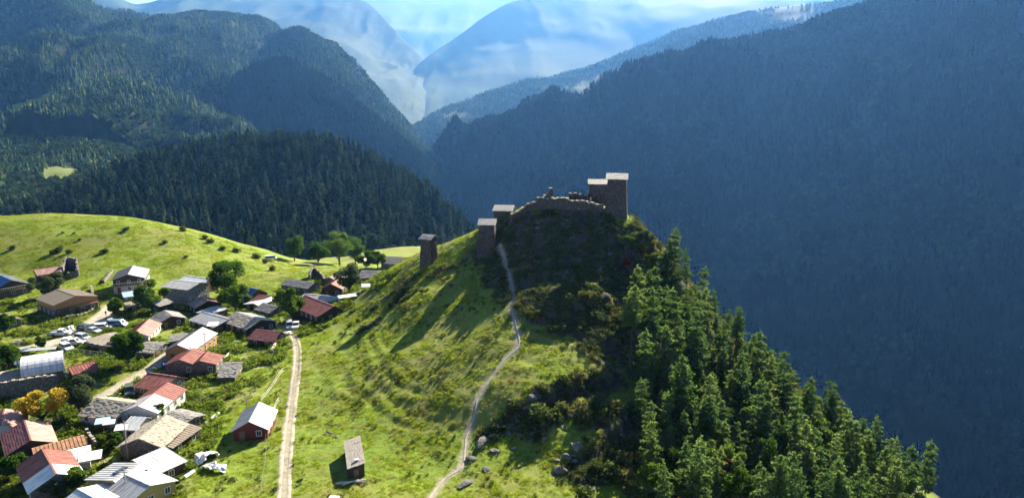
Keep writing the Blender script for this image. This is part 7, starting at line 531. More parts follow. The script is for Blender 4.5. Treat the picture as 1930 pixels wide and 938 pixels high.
def scatter(name, P, sc, coll, label, seed=1):
    """one mass of uncountable plants: points carrying their size, drawn through geometry nodes"""
    me = bpy.data.meshes.new(name); P = np.asarray(P, np.float32); me.vertices.add(len(P)); me.vertices.foreach_set('co', P.ravel())
    a = me.attributes.new('sc', 'FLOAT', 'POINT'); a.data.foreach_set('value', np.asarray(sc, np.float32))
    o = obj(name, me); tag(o, label, None, None, 'stuff')
    ng = bpy.data.node_groups.new(name, 'GeometryNodeTree')
    ng.interface.new_socket('Geometry', in_out='INPUT', socket_type='NodeSocketGeometry'); ng.interface.new_socket('Geometry', in_out='OUTPUT', socket_type='NodeSocketGeometry')
    N = ng.nodes.new; Lk = ng.links.new
    gi, go, ip, ci = N('NodeGroupInput'), N('NodeGroupOutput'), N('GeometryNodeInstanceOnPoints'), N('GeometryNodeCollectionInfo')
    ci.inputs['Collection'].default_value = coll; ci.inputs['Separate Children'].default_value = True; ci.inputs['Reset Children'].default_value = True
    na = N('GeometryNodeInputNamedAttribute'); na.data_type = 'FLOAT'; na.inputs['Name'].default_value = 'sc'
    rv = N('FunctionNodeRandomValue'); rv.data_type = 'FLOAT_VECTOR'
    rv.inputs[0].default_value = (-0.05, -0.05, 0); rv.inputs[1].default_value = (0.05, 0.05, 6.283); rv.inputs['Seed'].default_value = seed
    ip.inputs['Pick Instance'].default_value = True
    Lk(gi.outputs[0], ip.inputs['Points']); Lk(ci.outputs[0], ip.inputs['Instance']); Lk(rv.outputs[0], ip.inputs['Rotation']); Lk(na.outputs[0], ip.inputs['Scale']); Lk(ip.outputs[0], go.inputs[0])
    md = o.modifiers.new('scatter', 'NODES'); md.node_group = ng
    return o
def thin(P, mask): return P[mask]

# ---- far woods, one mass on each mountain
def woods(mt, spacing, hmin, hmax, seed, label, bald=0.0, wl=300.0, leafy=0.12, name='forest', coll=None, lcoll=None):
    P = face_samples(mt, spacing, seed=seed)
    rg = np.random.default_rng(seed)
    if bald: P = P[fbm(P[:, 0]/wl, P[:, 1]/wl, seed, 5)+rg.normal(0, 0.05, len(P)) > bald]
    for fd in FIELDS:
        if fd['on'] == mt: P = P[~in_poly(fd['poly'], P[:, 0], P[:, 1])]
    lf = fbm(P[:, 0]/(wl*0.5), P[:, 1]/(wl*0.5), seed+5, 4)+rg.normal(0, 0.06, len(P)) > (0.62-leafy*0.6) if leafy else np.zeros(len(P), bool)
    P[:, 2] -= 0.5
    C = P[~lf]; scatter(name, C, rg.uniform(hmin, hmax, len(C))*rg.uniform(0.8, 1.1, len(C)), coll or far_col, label+', conifers', seed)
    D = P[lf]
    if len(D): scatter('leafy_wood', D, rg.uniform(hmin, hmax, len(D))*0.72, lcoll or leafy_col, label+', leafy trees', seed)
woods('gorge_mountain', 8.0, 13, 21, 201, 'dark forest on the mountainside across the gorge', 0, 260, 0.09, coll=shade_dark_col, lcoll=gorge_leafy_col)
woods('shaded_mountain', 8.0, 14, 22, 203, 'forest on the shaded triangular mountain', 0, 260, 0.0, coll=shade_dark_col)  # darker needles again, painting in the shade on this face
woods('lit_spur_mountain', 8.5, 14, 22, 205, 'forest on the mountain with the lit spur', 0, 260, 0.10)
woods('left_mountain', 9.5, 14, 23, 207, 'hazy forest on the large left mountain', 0.24, 300, 0.12)
woods('terraced_spur', 11.0, 14, 22, 209, 'forest on the terraced spur', 0.34, 480, 0.05)
woods('wooded_rise', 8.0, 9, 16, 211, 'mixed wood on the low rise', 0.22, 110, 0.28)

# ---- the wooded hill: the nearest 300 conifers one by one, the rest as one mass
HP = face_samples('forest_hill', 7.0, seed=301)
HP = HP[np.lexsort((HP[:, 0], HP[:, 1]))]
hh = np.random.default_rng(302).uniform(13, 25, len(HP))
sp = [pine_parts(16, 2.9, 400+k, 0.08, 15, 0.95, 0.95, 12, 'spruce_needles') for k in range(4)]
for k in range(4):
    mid_col.objects.link(bpy.data.objects.new('mid_conifer', sp[k][0]))
# those that show largest: in view and not behind the meadow crest or the fortress hill
pxs = HP[:, 0]/HP[:, 1]
seen = (pxs > -0.78) & (pxs < -0.07)
crest = np.interp(pxs, [-0.80, -0.65, -0.50, -0.42, -0.34, -0.25, -0.15, -0.07], CREST_TAN)
seen &= ((HP[:, 2]+14-CAM_Z)/HP[:, 1] > crest)
vis_i = np.nonzero(seen)[0]
one = vis_i[:300]
rest = np.setdiff1d(np.arange(len(HP)), one)
scatter('hill_forest', HP[rest], hh[rest]/16.0, mid_col, 'dense dark conifer forest covering the wooded hill', 303)
for k, i in enumerate(one):
    x, y, z = HP[i]
    plant('spruce_tree', 'dark conifer at the near foot of the wooded hill behind the village', 'tree', sp[k % 4], (x, y, z-0.3), hh[i]/16.0, random.uniform(0, 6.28), 'conifers at the foot of the wooded hill')

# ---- pines and leafy trees on the right flank of the fortress hill
pp = [pine_parts(12, 1.9+0.35*(k % 4), 500+k, 0.14+0.07*(k % 4), 40, 0.30, 0.34+0.11*(k % 4), 8+k % 5) for k in range(10)]
bp = [broad_parts(8, 2.0+0.3*k, 540+k, 0.10, 2400, 0.34, 'bright_leaves', 14, 'pale_bark') for k in range(3)]
lp = [broad_parts(9, 2.3+0.3*k, 550+k, 0.14, 2600, 0.34, 'broad_leaves', 15, 'pale_bark') for k in range(3)]
KIND = {'pine': ('pine_tree', 'green pine in the dense stand on the right flank of the fortress hill', pp, 12.0, 'pines on the right flank of the fortress hill'),
        'birch': ('birch_tree', 'light green leafy tree among the pines on the right flank', bp, 8.0, 'light green trees among the pines'),
        'leafy': ('leafy_tree', 'rounded mid green leafy tree among the pines on the right flank', lp, 9.0, 'rounded leafy trees among the pines')}
for i, (x, y, h, kind) in enumerate(PINES):
    nm, lb, pr, h0, grp = KIND[kind]
    o = plant(nm, lb, 'tree', pr[i % len(pr)], (x, y, gzf(x, y)-0.25), h/h0, (i*2.4) % 6.28, grp, sz=random.uniform(0.85, 1.12))
    o.rotation_euler = (random.gauss(0, 0.035), random.gauss(0, 0.035), (i*2.4) % 6.28)
x, y = SNAG; mb = MB(); rg = np.random.default_rng(9); mb.tube((0, 0, -0.4), (0.3, 0, 7.5), 0.16, 0.04, 6)
sn_ = empty('dead_tree', (x, y, gzf(x, y))); tag(sn_, 'bare dead tree on the skyline of the pine stand', 'tree'); mb.build('trunk', M['pale_bark'], sn_)
for k in range(11):
    z = 2.5+k*0.45; an = rg.uniform(0, 6.28); r = rg.uniform(0.7, 1.6)*(1-0.05*k)
    MB().tube((0.3*z/7.5, 0, z), (0.3*z/7.5+math.cos(an)*r, math.sin(an)*r, z+0.5), 0.04, 0.012, 5).build('branch', M['pale_bark'], sn_)
# ---- single leafy trees
bt = {}
for i, (x, y, h, r, mat, label) in enumerate(TREES):
    parts = broad_parts(h, r, 600+i, 0.16, int(min(7000, 1800+260*h*r)), 0.34 if h < 8 else 0.42, mat, 16, 'bark')
    plant('leafy_tree', label, 'tree', parts, (x, y, gzf(x, y)-0.1), 1.0, 0.0)
sh = {m: [shrub_parts(1.4, 1.3, 700+k, 420, 0.26, m) for k in range(3)] for m in ('shrub_leaves', 'dry_shrub_leaves', 'broad_leaves', 'red_leaves')}
for i, (x, y, s_, mat, label, grp) in enumerate(SHRUBS):
    plant('shrub', label, 'shrub', sh[mat][i % 3], (x, y, gzf(x, y)-0.08), s_, (i*1.7) % 6.28, grp, ('foliage', 'stems'))
# ---- grass: countless tufts over the meadow
def tufts(name, n, poly, coll, smin, smax, label, seed, cond=None):
    rg = np.random.default_rng(seed); a = np.array(poly); lo = a.min(0); hi = a.max(0)
    P = rg.uniform(lo, hi, (n, 2)); P = P[in_poly(poly, P[:, 0], P[:, 1])]
    d = np.full(len(P), 1e9)
    for rd in ROADS: d = np.minimum(d, poly_dist(rd['pts'], P[:, 0], P[:, 1])-rd['w']/2)
    P = P[(d > 0.45) & (gmask(heath, P[:, 0], P[:, 1]) < rg.uniform(0.25, 0.9, len(d)))]
    if cond is not None: P = P[cond(P, rg)]
    z = gz(P[:, 0], P[:, 1])
    s_ = rg.uniform(smin, smax, len(P))*(0.6+0.8*fbm(P[:, 0]/2.5, P[:, 1]/2.5, seed, 3))
    scatter(name, np.stack([P[:, 0], P[:, 1], z-0.02], 1), s_, coll, label, seed)
cl = lambda s, w, th: (lambda P, rg: fbm(P[:, 0]/w, P[:, 1]/w, s, 4)+rg.normal(0, 0.05, len(P)) > th)
far_ok = lambda P: P[:, 1] < 214
tufts('grass', 260000, TUFT_POLY, tuft_col, 0.35, 0.85, 'short green meadow grass', 801, cl(811, 3.0, 0.50))
tufts('dry_grass', 40000, TUFT_POLY, dry_col, 0.4, 0.9, 'yellow dry grass in the meadow', 802, cl(812, 6.0, 0.53))
tufts('weeds', 50000, TUFT_POLY, weed_col, 0.3, 0.9, 'low leafy weeds in the meadow', 803, lambda P, rg: far_ok(P) & (fbm(P[:, 0]/3.5, P[:, 1]/3.5, 813, 4) > 0.60))
tufts('garden_weeds', 40000, VILLAGE_POLY, garden_col, 0.6, 1.9, 'tall leafy weeds between the houses', 804, cl(814, 4.0, 0.50))
# ---- scrub and heather over the shaded crag and the rocky ground
a_ = np.array(CRAG_POLY); rg = np.random.default_rng(821); P = rg.uniform(a_.min(0), a_.max(0), (60000, 2)); P = P[gmask(heath, P[:, 0], P[:, 1]) > rg.uniform(0.2, 0.9, len(P))]
d_ = np.full(len(P), 1e9)
for rd in ROADS: d_ = np.minimum(d_, poly_dist(rd['pts'], P[:, 0], P[:, 1])-rd['w']/2)
P = P[(fbm(P[:, 0]/2.2, P[:, 1]/2.2, 822, 4) > 0.46) & (d_ > 0.6)]
k_ = rg.random(len(P)) < 0.5
for nm_, sel, cc, lb_, a0, a1 in (('heather', ~k_, weed_col, 'low dark scrub on the crag and rocky ground', 0.5, 1.7), ('dry_heather', k_, dry_col, 'dry tufts on the crag and rocky ground', 0.5, 1.2)):
    Q = P[sel]; scatter(nm_, np.stack([Q[:, 0], Q[:, 1], gz(Q[:, 0], Q[:, 1])-0.03], 1), rg.uniform(a0, a1, len(Q)), cc, lb_, 823)
# ------------------------------------------------------------------ building materials
nmat('slate_grey', (0.16, 0.15, 0.145), (0.34, 0.32, 0.30), 2.5, 0.75, 0.4, 8, c3=(0.24, 0.23, 0.22))
nmat('slate_tan', (0.22, 0.19, 0.15), (0.46, 0.41, 0.33), 2.5, 0.8, 0.4, 8, c3=(0.33, 0.29, 0.235))
nmat('metal_white', (0.48, 0.47, 0.46), (0.80, 0.80, 0.80), 0.9, 0.45, c3=(0.72, 0.72, 0.72), spec=0.4, stretch=(2.2, 0.5, 0.5), detail=8)
nmat('metal_grey', (0.24, 0.235, 0.23), (0.46, 0.47, 0.48), 0.9, 0.5, c3=(0.38, 0.385, 0.39), spec=0.4, stretch=(2.2, 0.5, 0.5), detail=8)
nmat('metal_pale', (0.38, 0.39, 0.40), (0.66, 0.68, 0.70), 0.9, 0.45, c3=(0.55, 0.57, 0.59), spec=0.4, stretch=(2.2, 0.5, 0.5), detail=8)
nmat('metal_blue', (0.03, 0.10, 0.26), (0.05, 0.15, 0.34), 0.8, 0.4, spec=0.4)
nmat('metal_red', (0.17, 0.055, 0.045), (0.42, 0.19, 0.15), 1.1, 0.6, c3=(0.28, 0.105, 0.085), stretch=(2.2, 0.5, 0.5), detail=8)
nmat('metal_pink', (0.26, 0.14, 0.12), (0.50, 0.32, 0.28), 1.1, 0.6, c3=(0.38, 0.22, 0.19), stretch=(2.2, 0.5, 0.5), detail=8)
nmat('tile_dark_red', (0.16, 0.055, 0.055), (0.27, 0.105, 0.095), 1.6, 0.6)
nmat('rust', (0.26, 0.13, 0.065), (0.46, 0.27, 0.17), 1.4, 0.85, 0.3, c3=(0.34, 0.18, 0.10))
nmat('brown_board', (0.19, 0.155, 0.125), (0.33, 0.275, 0.22), 1.2, 0.85, 0.3, stretch=(1, 6, 6))
nmat('stone_wall', (0.060, 0.055, 0.052), (0.22, 0.20, 0.185), 3.0, 0.95, 0.8, 5, c3=(0.125, 0.115, 0.105), detail=3)
nmat('pale_plaster', (0.44, 0.43, 0.42), (0.60, 0.58, 0.55), 0.8, 0.9, 0.2)
nmat('concrete_wall', (0.20, 0.20, 0.20), (0.31, 0.31, 0.30), 0.8, 0.9, 0.3)
nmat('dark_wood', (0.030, 0.023, 0.018), (0.085, 0.062, 0.046), 1.5, 0.85, 0.4, stretch=(8, 8, 1))
nmat('orange_wood', (0.33, 0.17, 0.07), (0.48, 0.27, 0.12), 1.5, 0.75, 0.3, stretch=(8, 8, 1))
nmat('red_board', (0.10, 0.026, 0.022), (0.15, 0.042, 0.032), 1.2, 0.8, 0.3, stretch=(8, 8, 1))
nmat('yellow_board', (0.34, 0.23, 0.09), (0.46, 0.32, 0.14), 1.2, 0.8, 0.3, stretch=(8, 8, 1))
nmat('grey_plank', (0.24, 0.21, 0.18), (0.42, 0.38, 0.33), 1.5, 0.85, 0.4, stretch=(1, 5, 5))
nmat('pale_wood', (0.55, 0.50, 0.42), (0.70, 0.65, 0.56), 2.0, 0.8)
nmat('tower_stone', (0.034, 0.028, 0.025), (0.165, 0.130, 0.112), 2.2, 0.95, 1.0, 5, c3=(0.080, 0.063, 0.055), detail=6)
nmat('slate_pale', (0.20, 0.185, 0.17), (0.48, 0.45, 0.42), 2.5, 0.7, 0.4, 8, c3=(0.34, 0.315, 0.29))
nmat('boulder', (0.07, 0.067, 0.06), (0.22, 0.21, 0.195), 1.4, 0.95, 0.9, 4, c3=(0.13, 0.124, 0.114))
nmat('road_dirt', (0.25, 0.22, 0.17), (0.42, 0.38, 0.31), 0.9, 0.95, 0.5, 5, coords='Object')
plain('window_frame', (0.62, 0.60, 0.56), 0.6); plain('frame_wood', (0.16, 0.10, 0.06), 0.7)
m = plain('glass', (0.03, 0.04, 0.05), 0.08, 0.0, 0.6)
plain('white_cloth', (0.78, 0.78, 0.78), 0.8); plain('blue_tarp', (0.07, 0.12, 0.36), 0.6); plain('pale_blue', (0.42, 0.58, 0.72), 0.5)
plain('tyre', (0.02, 0.02, 0.02), 0.9); plain('rim', (0.4, 0.4, 0.42), 0.35, 0.8)
for n, c in (('paint_white', (0.78, 0.78, 0.78)), ('paint_silver', (0.42, 0.44, 0.46)), ('paint_dark', (0.03, 0.035, 0.045)), ('paint_blue', (0.16, 0.26, 0.40)), ('paint_olive', (0.11, 0.13, 0.085))):
    plain(n, c, 0.28, 0.1, 0.6)
plain('lamp_red', (0.5, 0.03, 0.02), 0.3); plain('lamp_clear', (0.7, 0.7, 0.68), 0.2)
plain('cloth_dark', (0.03, 0.035, 0.05), 0.9); plain('cloth_pale', (0.5, 0.48, 0.45), 0.9)

# ------------------------------------------------------------------ roads: thin sheets laid on the ground
def ribbon(name, label, pts, w, off=0.0, lift=0.07, seed=1, mat='road_dirt', rag=1.0):
    P = np.array(pts, float); seg = np.hypot(*np.diff(P, axis=0).T); n = max(8, int(seg.sum()/0.6))
    C = catmull(P, n); T = np.gradient(C, axis=0); T /= np.linalg.norm(T, axis=1)[:, None]; Nn = np.stack([T[:, 1], -T[:, 0]], 1)
    C = C+Nn*off
    k = 5; us = np.linspace(-0.5, 0.5, k)
    wv = w*(1-0.25*rag+0.6*rag*fbm(np.arange(n)/5.0, np.full(n, off), seed, 3))
    wob = (fbm(np.arange(n)/9.0, np.full(n, 3.3), seed+9, 3)-0.5)*w*0.5*rag
    X = C[:, None]+Nn[:, None]*(us[None, :, None]*wv[:, None, None]+wob[:, None, None])
    Z = gz(X[..., 0], X[..., 1])+lift-0.06*(np.abs(us)*2)[None]**4
    V = np.concatenate([X.reshape(-1, 2), Z.reshape(-1, 1)], 1)
    o = obj(name, mesh_np(name, V, [grid_faces(n, k)], M[mat], True)); return tag(o, label, None, None, 'structure')
RD = {r['name']: r for r in ROADS}
ribbon('wheel_rut', 'right pale wheel rut of the dirt track', RD['track']['pts'], 0.62, 0.68, seed=3, rag=0.5)
ribbon('wheel_rut', 'left pale wheel rut of the dirt track', RD['track']['pts'], 0.62, -0.68, seed=4, rag=0.5)
ribbon('footpath', 'pale footpath climbing to the towers', RD['footpath']['pts'], 0.32, seed=5, lift=0.1)
ribbon('village_road', 'dirt road with parked cars through the village', RD['village_road']['pts'], 4.0, seed=6)
ribbon('lane', 'dirt lane between the village houses', RD['lane']['pts'], 2.2, seed=7)

# ------------------------------------------------------------------ houses
def slab_frame(O, ex, es, en):
    O, ex, es, en = (np.array(v, float) for v in (O, ex, es, en))
    return lambda x, s_, h: tuple(O+ex*x+es*s_+en*h)
def pbox(mb, fr, x0, x1, s0, s1, h0, h1, tilt=0.0):
    mb.hexa([fr(x0, s0, h0), fr(x1, s0, h0), fr(x1, s1, h0+tilt), fr(x0, s1, h0+tilt), fr(x0, s0, h1), fr(x1, s0, h1), fr(x1, s1, h1+tilt), fr(x0, s1, h1+tilt)])
def roof_slope(fr, Lr, Ls, kind, rg):
    """one slope: x along the ridge 0..Lr, s down the slope 0..Ls"""
    mb = MB()
    if kind == 'metal':
        pbox(mb, fr, 0, Lr, 0, Ls, 0, 0.05)
        n = max(2, int(Lr/0.55))
        for k in range(n+1):
            x = Lr*k/n; pbox(mb, fr, max(0, x-0.025), min(Lr, x+0.025), 0, Ls, 0.052, 0.095)
    elif kind == 'tile':
        n = max(3, int(Ls/0.38))
        for k in range(n):
            s0 = Ls*k/n; s1 = Ls*(k+1)/n+0.03
            m_ = max(3, int(Lr/0.9))
            for j in range(m_): pbox(mb, fr, Lr*j/m_+0.008, Lr*(j+1)/m_-0.008, s0, min(Ls, s1), 0.0+rg.uniform(0, 0.012), 0.075+rg.uniform(0, 0.02), 0.03)
    elif kind == 'slate':
        pbox(mb, fr, 0, Lr, 0, Ls, -0.02, 0.02)
        n = max(3, int(Ls/0.40))
        for k in range(n):
            x = rg.uniform(-0.25, 0.0)
            while x < Lr:
                w = rg.uniform(0.35, 0.85); a = max(0, x); b = min(Lr, x+w-0.02)
                if b-a > 0.1:
                    s0 = Ls*k/n+rg.uniform(-0.04, 0.04); s1 = Ls*(k+1)/n+rg.uniform(0.0, 0.16); h = 0.022+rg.uniform(0, 0.05)
                    pbox(mb, fr, a, b, max(0, s0), min(Ls+0.12, s1), h, h+rg.uniform(0.04, 0.09), rg.uniform(0.0, 0.05))
                x += w
    return mb
def house(i, S):
    rg = np.random.default_rng(900+i)
    fx, fy = S['far']; nx, ny = S['near']
    a = np.array([nx-fx, ny-fy]); L = float(np.hypot(*a)); a /= L
    cx, cy = (fx+nx)/2, (fy+ny)/2
    rz = math.atan2(a[1], a[0])
    wn, wp = S['wn'], S['wp']; en, ep, rh = S['eave'][0], S['eave'][1], S['ridge']
    g0 = float(base_z(np.array(cx), np.array(cy)))
    o = empty(S['name'], (cx, cy, g0), rz); tag(o, S['label'], S.get('cat', 'house'), S.get('group'))
    # local frame: x along the ridge to the near end, -y the n side, +y the p side
    def wpos(x, y): return (cx+a[0]*x-a[1]*y, cy+a[1]*x+a[0]*y)
    ov = 0.35
    yn, yp = -(wn-min(ov, wn*0.3)), wp-min(ov, wp*0.3); x0, x1 = -L/2+0.3, L/2-0.3
    zb = min(gzf(*wpos(x, y)) for x in (x0, x1) for y in (yn, yp))-g0-0.4
    sn = (rh-en)/wn; sp_ = (rh-ep)/wp
    en_w, ep_w = rh-sn*abs(yn), rh-sp_*yp
    mb = MB()
    sec = [(yn, zb), (yn, en_w), (0, rh), (yp, ep_w), (yp, zb)]
    v = [(x0, y, z) for y, z in sec]+[(x1, y, z) for y, z in sec]
    mb.add(v, [(0, 1, 2, 3, 4), (9, 8, 7, 6, 5), (0, 5, 6, 1), (3, 8, 9, 4), (1, 6, 7, 2), (2, 7, 8, 3)])
    wall = mb.build('wall', M[S['wall']], o)
    if S.get('lower'):
        # masonry ground floor, set just proud of the boarding above
        z1 = S['lower_h']; e = 0.05
        MB().box(x0-e, x1+e, yn-e, yp+e, zb, z1).build('ground_floor', M[S['lower']], o)
    # roof slopes
    for side, w, e_, mname, kind in (('n', wn, en, S['roof'][0], S['kind'][0]), ('p', wp, ep, S['roof'][1], S['kind'][1])):
        sg = -1 if side == 'n' else 1
        Ls = math.hypot(w, rh-e_); es = np.array((0, sg*w/Ls, -(rh-e_)/Ls)); nrm = np.array((0, sg*(rh-e_)/Ls, w/Ls))
        fr0 = slab_frame(np.array((-L/2, 0, rh))+nrm*0.03, (1, 0, 0), es, nrm)
        if mname is None: continue
        two = S.get('split')
        if two:   # the covering changes part of the way along the ridge
            f = two[0]
            r1 = roof_slope(fr0, L*f-0.02, Ls, kind, rg).build('roof_slope', M[mname], o)
            fr1 = slab_frame(np.array((-L/2+L*f, 0, rh))+nrm*0.03, (1, 0, 0), es, nrm)
            r2 = roof_slope(fr1, L*(1-f), Ls, 'metal', rg).build('roof_slope', M[two[1]], o)
        else:
            r = roof_slope(fr0, L, Ls, kind, rg).build('roof_slope', M[mname], o)
            if kind == 'slate': r['kind'] = 'stuff'
    if S.get('cap', True) and wp > 0.8:
        MB().box(-L/2, L/2, -0.12, 0.12, rh+0.055, rh+0.135).build('ridge_cap', M[S['roof'][0] or S['roof'][1]], o)
    # openings on the walls turned to the camera
    walls = [((x1+0.0, 0), (1, 0), yn, yp, 'x'), ((0, yn), (0, -1), x0, x1, 'y'), ((0, yp), (0, 1), x0, x1, 'y'), ((x0, 0), (-1, 0), yn, yp, 'x')]
    door_done = False
    e = 0.06 if S.get('lower') else 0.0
    for (bx, by), (ux, uy), lo, hi, ax in walls:
        wx, wy = a[0]*ux-a[1]*uy, a[1]*ux+a[0]*uy
        if wx*(-cx)+wy*(-cy) < 0.12*math.hypot(cx, cy): continue
        span = hi-lo; n = int(span/2.3)
        if n < 1: continue
        top = min(en_w, ep_w) if ax == 'x' else (en_w if by == yn else ep_w)
        rows = [0.9] if top < 4.0 else [0.8, 3.0]
        for zr in rows:
            if top < zr+1.0 and ax == 'y': zr = max(0.3, top-1.3)
            for k in range(n):
                p = lo+span*(k+0.5)/n
                isdoor = (not door_done) and k == 0 and zr == rows[0]
                ww, h0, h1 = (0.45, 0.0, 1.8) if isdoor else (0.36, zr, zr+0.85)
                if h1 > top-0.05 and ax == 'y': continue
                ee = e if zr < S.get('lower_h', 0) else 0.0
                def pl(d0, d1, w_, z0, z1):
                    if ax == 'x':
                        q0, q1 = sorted((bx+ux*d0, bx+ux*d1)); return (q0, q1, p-w_, p+w_, z0, z1)
                    q0, q1 = sorted((by+uy*d0, by+uy*d1)); return (p-w_, p+w_, q0, q1, z0, z1)
                if isdoor:
                    d = MB().box(*pl(ee-0.05, ee+0.06, ww, h0, h1)).build('door', M['frame_wood'], o); door_done = True
                    MB().box(*pl(ee+0.062, ee+0.11, 0.05, 0.95, 1.05)).build('handle', M['rim'], d)
                else:
                    fm_ = MB()
                    fm_.box(*pl(ee-0.05, ee+0.05, ww+0.09, h0-0.09, h0)).box(*pl(ee-0.05, ee+0.05, ww+0.09, h1, h1+0.09))
                    if ax == 'x':
                        q0, q1 = sorted((bx+ux*(ee-0.05), bx+ux*(ee+0.05)))
                        for sgn in (-1, 1): fm_.box(q0, q1, p+sgn*(ww+0.045)-0.045, p+sgn*(ww+0.045)+0.045, h0, h1)
                        fm_.box(q0, q1, p-0.02, p+0.02, h0, h1)
                    else:
                        q0, q1 = sorted((by+uy*(ee-0.05), by+uy*(ee+0.05)))
                        for sgn in (-1, 1): fm_.box(p+sgn*(ww+0.045)-0.045, p+sgn*(ww+0.045)+0.045, q0, q1, h0, h1)
                        fm_.box(p-0.02, p+0.02, q0, q1, h0, h1)
                    f_ = fm_.build('window', M[S.get('frame', 'window_frame')], o)
                    MB().box(*pl(ee-0.04, ee+0.015, ww, h0, h1)).build('pane', M['glass'], f_)
    if S.get('chimney'):
        xx = L*0.22; yy = (-wn if S['chimney'] == 'n' else wp)*0.35
        zz = rh-(sn if S['chimney'] == 'n' else sp_)*abs(yy)
        c = MB().box(xx-0.28, xx+0.28, yy-0.28, yy+0.28, zz-0.5, rh+0.55).build('chimney', M['stone_wall'], o)
        MB().box(xx-0.36, xx+0.36, yy-0.36, yy+0.36, rh+0.552, rh+0.65).build('chimney_cap', M['slate_grey'], c)
    if S.get('balcony'):
        # a railed gallery along the near gable
        zf = S['balcony']; bl = MB().box(x1+0.06, x1+1.25, yn, yp, zf-0.14, zf).build('balcony_floor', M['frame_wood'], o)
        mb = MB().box(x1+1.15, x1+1.25, yn, yp, zf+0.86, zf+0.95)
        for k in range(int((yp-yn)/0.45)+1): mb.box(x1+1.17, x1+1.23, yn+0.05+k*0.45, yn+0.11+k*0.45, zf, zf+0.86)
        mb.build('railing', M[S.get('rail', 'pale_wood')], o)
        for yy in (yn+0.1, 0, yp-0.1):
            MB().box(x1+1.10, x1+1.24, yy-0.07, yy+0.07, zb, zf-0.142).build('post', M['frame_wood'], o)
    if S.get('skylight'):
        Ls = math.hypot(wn, rh-en); es = np.array((0, -wn/Ls, -(rh-en)/Ls)); nrm = np.array((0, -(rh-en)/Ls, wn/Ls))
        fr = slab_frame(np.array((-L/2, 0, rh))+nrm*0.03, (1, 0, 0), es, nrm); mb = MB(); pbox(mb, fr, L*0.30, L*0.68, Ls*0.18, Ls*0.34, 0.10, 0.26); mb.build('skylight', M['glass'], o)
    return o
for i, S in enumerate(HOUSES): house(i, S)

# ---- barn with an arched metal roof
def arched_barn(S):
    (fx, fy), (nx, ny) = S['far'], S['near']; a = np.array([nx-fx, ny-fy]); L = float(np.hypot(*a)); a /= L
    cx, cy = (fx+nx)/2, (fy+ny)/2; g0 = float(base_z(np.array(cx), np.array(cy)))
    o = empty('arched_barn', (cx, cy, g0), math.atan2(a[1], a[0])); tag(o, S['label'], 'barn')
    w, h0, h1 = S['w']/2, 2.3, 4.9; n = 12
    arc = [(-w*math.cos(math.pi*k/n), h0+(h1-h0)*math.sin(math.pi*k/n)**0.8) for k in range(n+1)]
    mb = MB(); sec = [(-w+0.1, -1.5)]+[(y*0.98, z-0.06) for y, z in arc]+[(w-0.1, -1.5)]
    m_ = len(sec)
    mb.add([(-L/2+0.2, y, z) for y, z in sec]+[(L/2-0.2, y, z) for y, z in sec], [tuple(range(m_)), tuple(range(2*m_-1, m_-1, -1)), (0, m_, m_+1, 1), (m_-2, 2*m_-2, 2*m_-1, m_-1)])
    mb.build('wall', M['stone_wall'], o)
    k_ = int(L/1.1)
    for j in range(k_):   # curved sheets laid side by side, each a piece
        mb = MB(); xa, xb = -L/2+L*j/k_, -L/2+L*(j+1)/k_-0.03; dz = 0.02*(j % 2)
        for (y0, z0), (y1, z1) in zip(arc[:-1], arc[1:]):
            mb.add([(xa, y0, z0+dz), (xb, y0, z0+dz), (xb, y1, z1+dz), (xa, y1, z1+dz)], [(0, 1, 2, 3)])
            mb.add([(xa, y0, z0+dz+0.05), (xb, y0, z0+dz+0.05), (xb, y1, z1+dz+0.05), (xa, y1, z1+dz+0.05)], [(3, 2, 1, 0)])
        mb.build('roof_sheet', M['metal_pale'], o)
    MB().box(L/2-0.19, L/2-0.10, -0.7, 0.7, -0.6, 2.0).build('door', M['dark_wood'], o)
arched_barn(ARCH)

# ---- plank roofed hut in the foreground: every roof board is a piece of its own
def plank_hut(S):
    (fx, fy), (nx, ny) = S['far'], S['near']; a = np.array([nx-fx, ny-fy]); L = float(np.hypot(*a)); a /= L
    cx, cy = (fx+nx)/2, (fy+ny)/2; g0 = float(base_z(np.array(cx), np.array(cy)))
    o = empty('plank_hut', (cx, cy, g0), math.atan2(a[1], a[0])); tag(o, S['label'], 'hut')
    w = S['w']/2; rg = np.random.default_rng(77)
    sec = [(-w+0.15, -0.9), (-w+0.15, 1.75), (w-0.15, 2.30), (w-0.15, -0.9)]
    MB().add([(-L/2+0.2, y, z) for y, z in sec]+[(L/2-0.2, y, z) for y, z in sec], [(0, 1, 2, 3), (7, 6, 5, 4), (0, 4, 5, 1), (2, 6, 7, 3), (1, 5, 6, 2)]).build('wall', M['dark_wood'], o)
    ang = math.atan2(0.55, 2*w-0.3); es = (0, -math.cos(ang), -math.sin(ang)); nn = (0, -math.sin(ang), math.cos(ang))
    fr = slab_frame((-L/2, w, 2.36), (1, 0, 0), es, nn)
    nr = 9
    for k in range(nr):
        m_ = 4
        cuts = np.cumsum(rg.uniform(0.7, 1.3, m_)); cuts = np.concatenate([[0], cuts/cuts[-1]])*2*w
        for j in range(m_):
            mb = MB(); t0 = rg.uniform(0, 0.03); pbox(mb, fr, L*k/nr-0.05, L*(k+1)/nr+rg.uniform(0.0, 0.06)-0.03, cuts[j]+0.015, cuts[j+1]-0.015, 0.02+t0+0.012*(k % 2), 0.07+t0+0.012*(k % 2)); mb.build('roof_board', M['grey_plank'], o)
    MB().box(L*0.30, L*0.30+0.5, -0.1, 0.5, 2.28, 2.42).build('roof_patch', M['metal_pale'], o)
    MB().box(L/2-0.19, L/2-0.12, -0.4, 0.35, -0.2, 1.5).build('door', M['frame_wood'], o)
plank_hut(HUT)

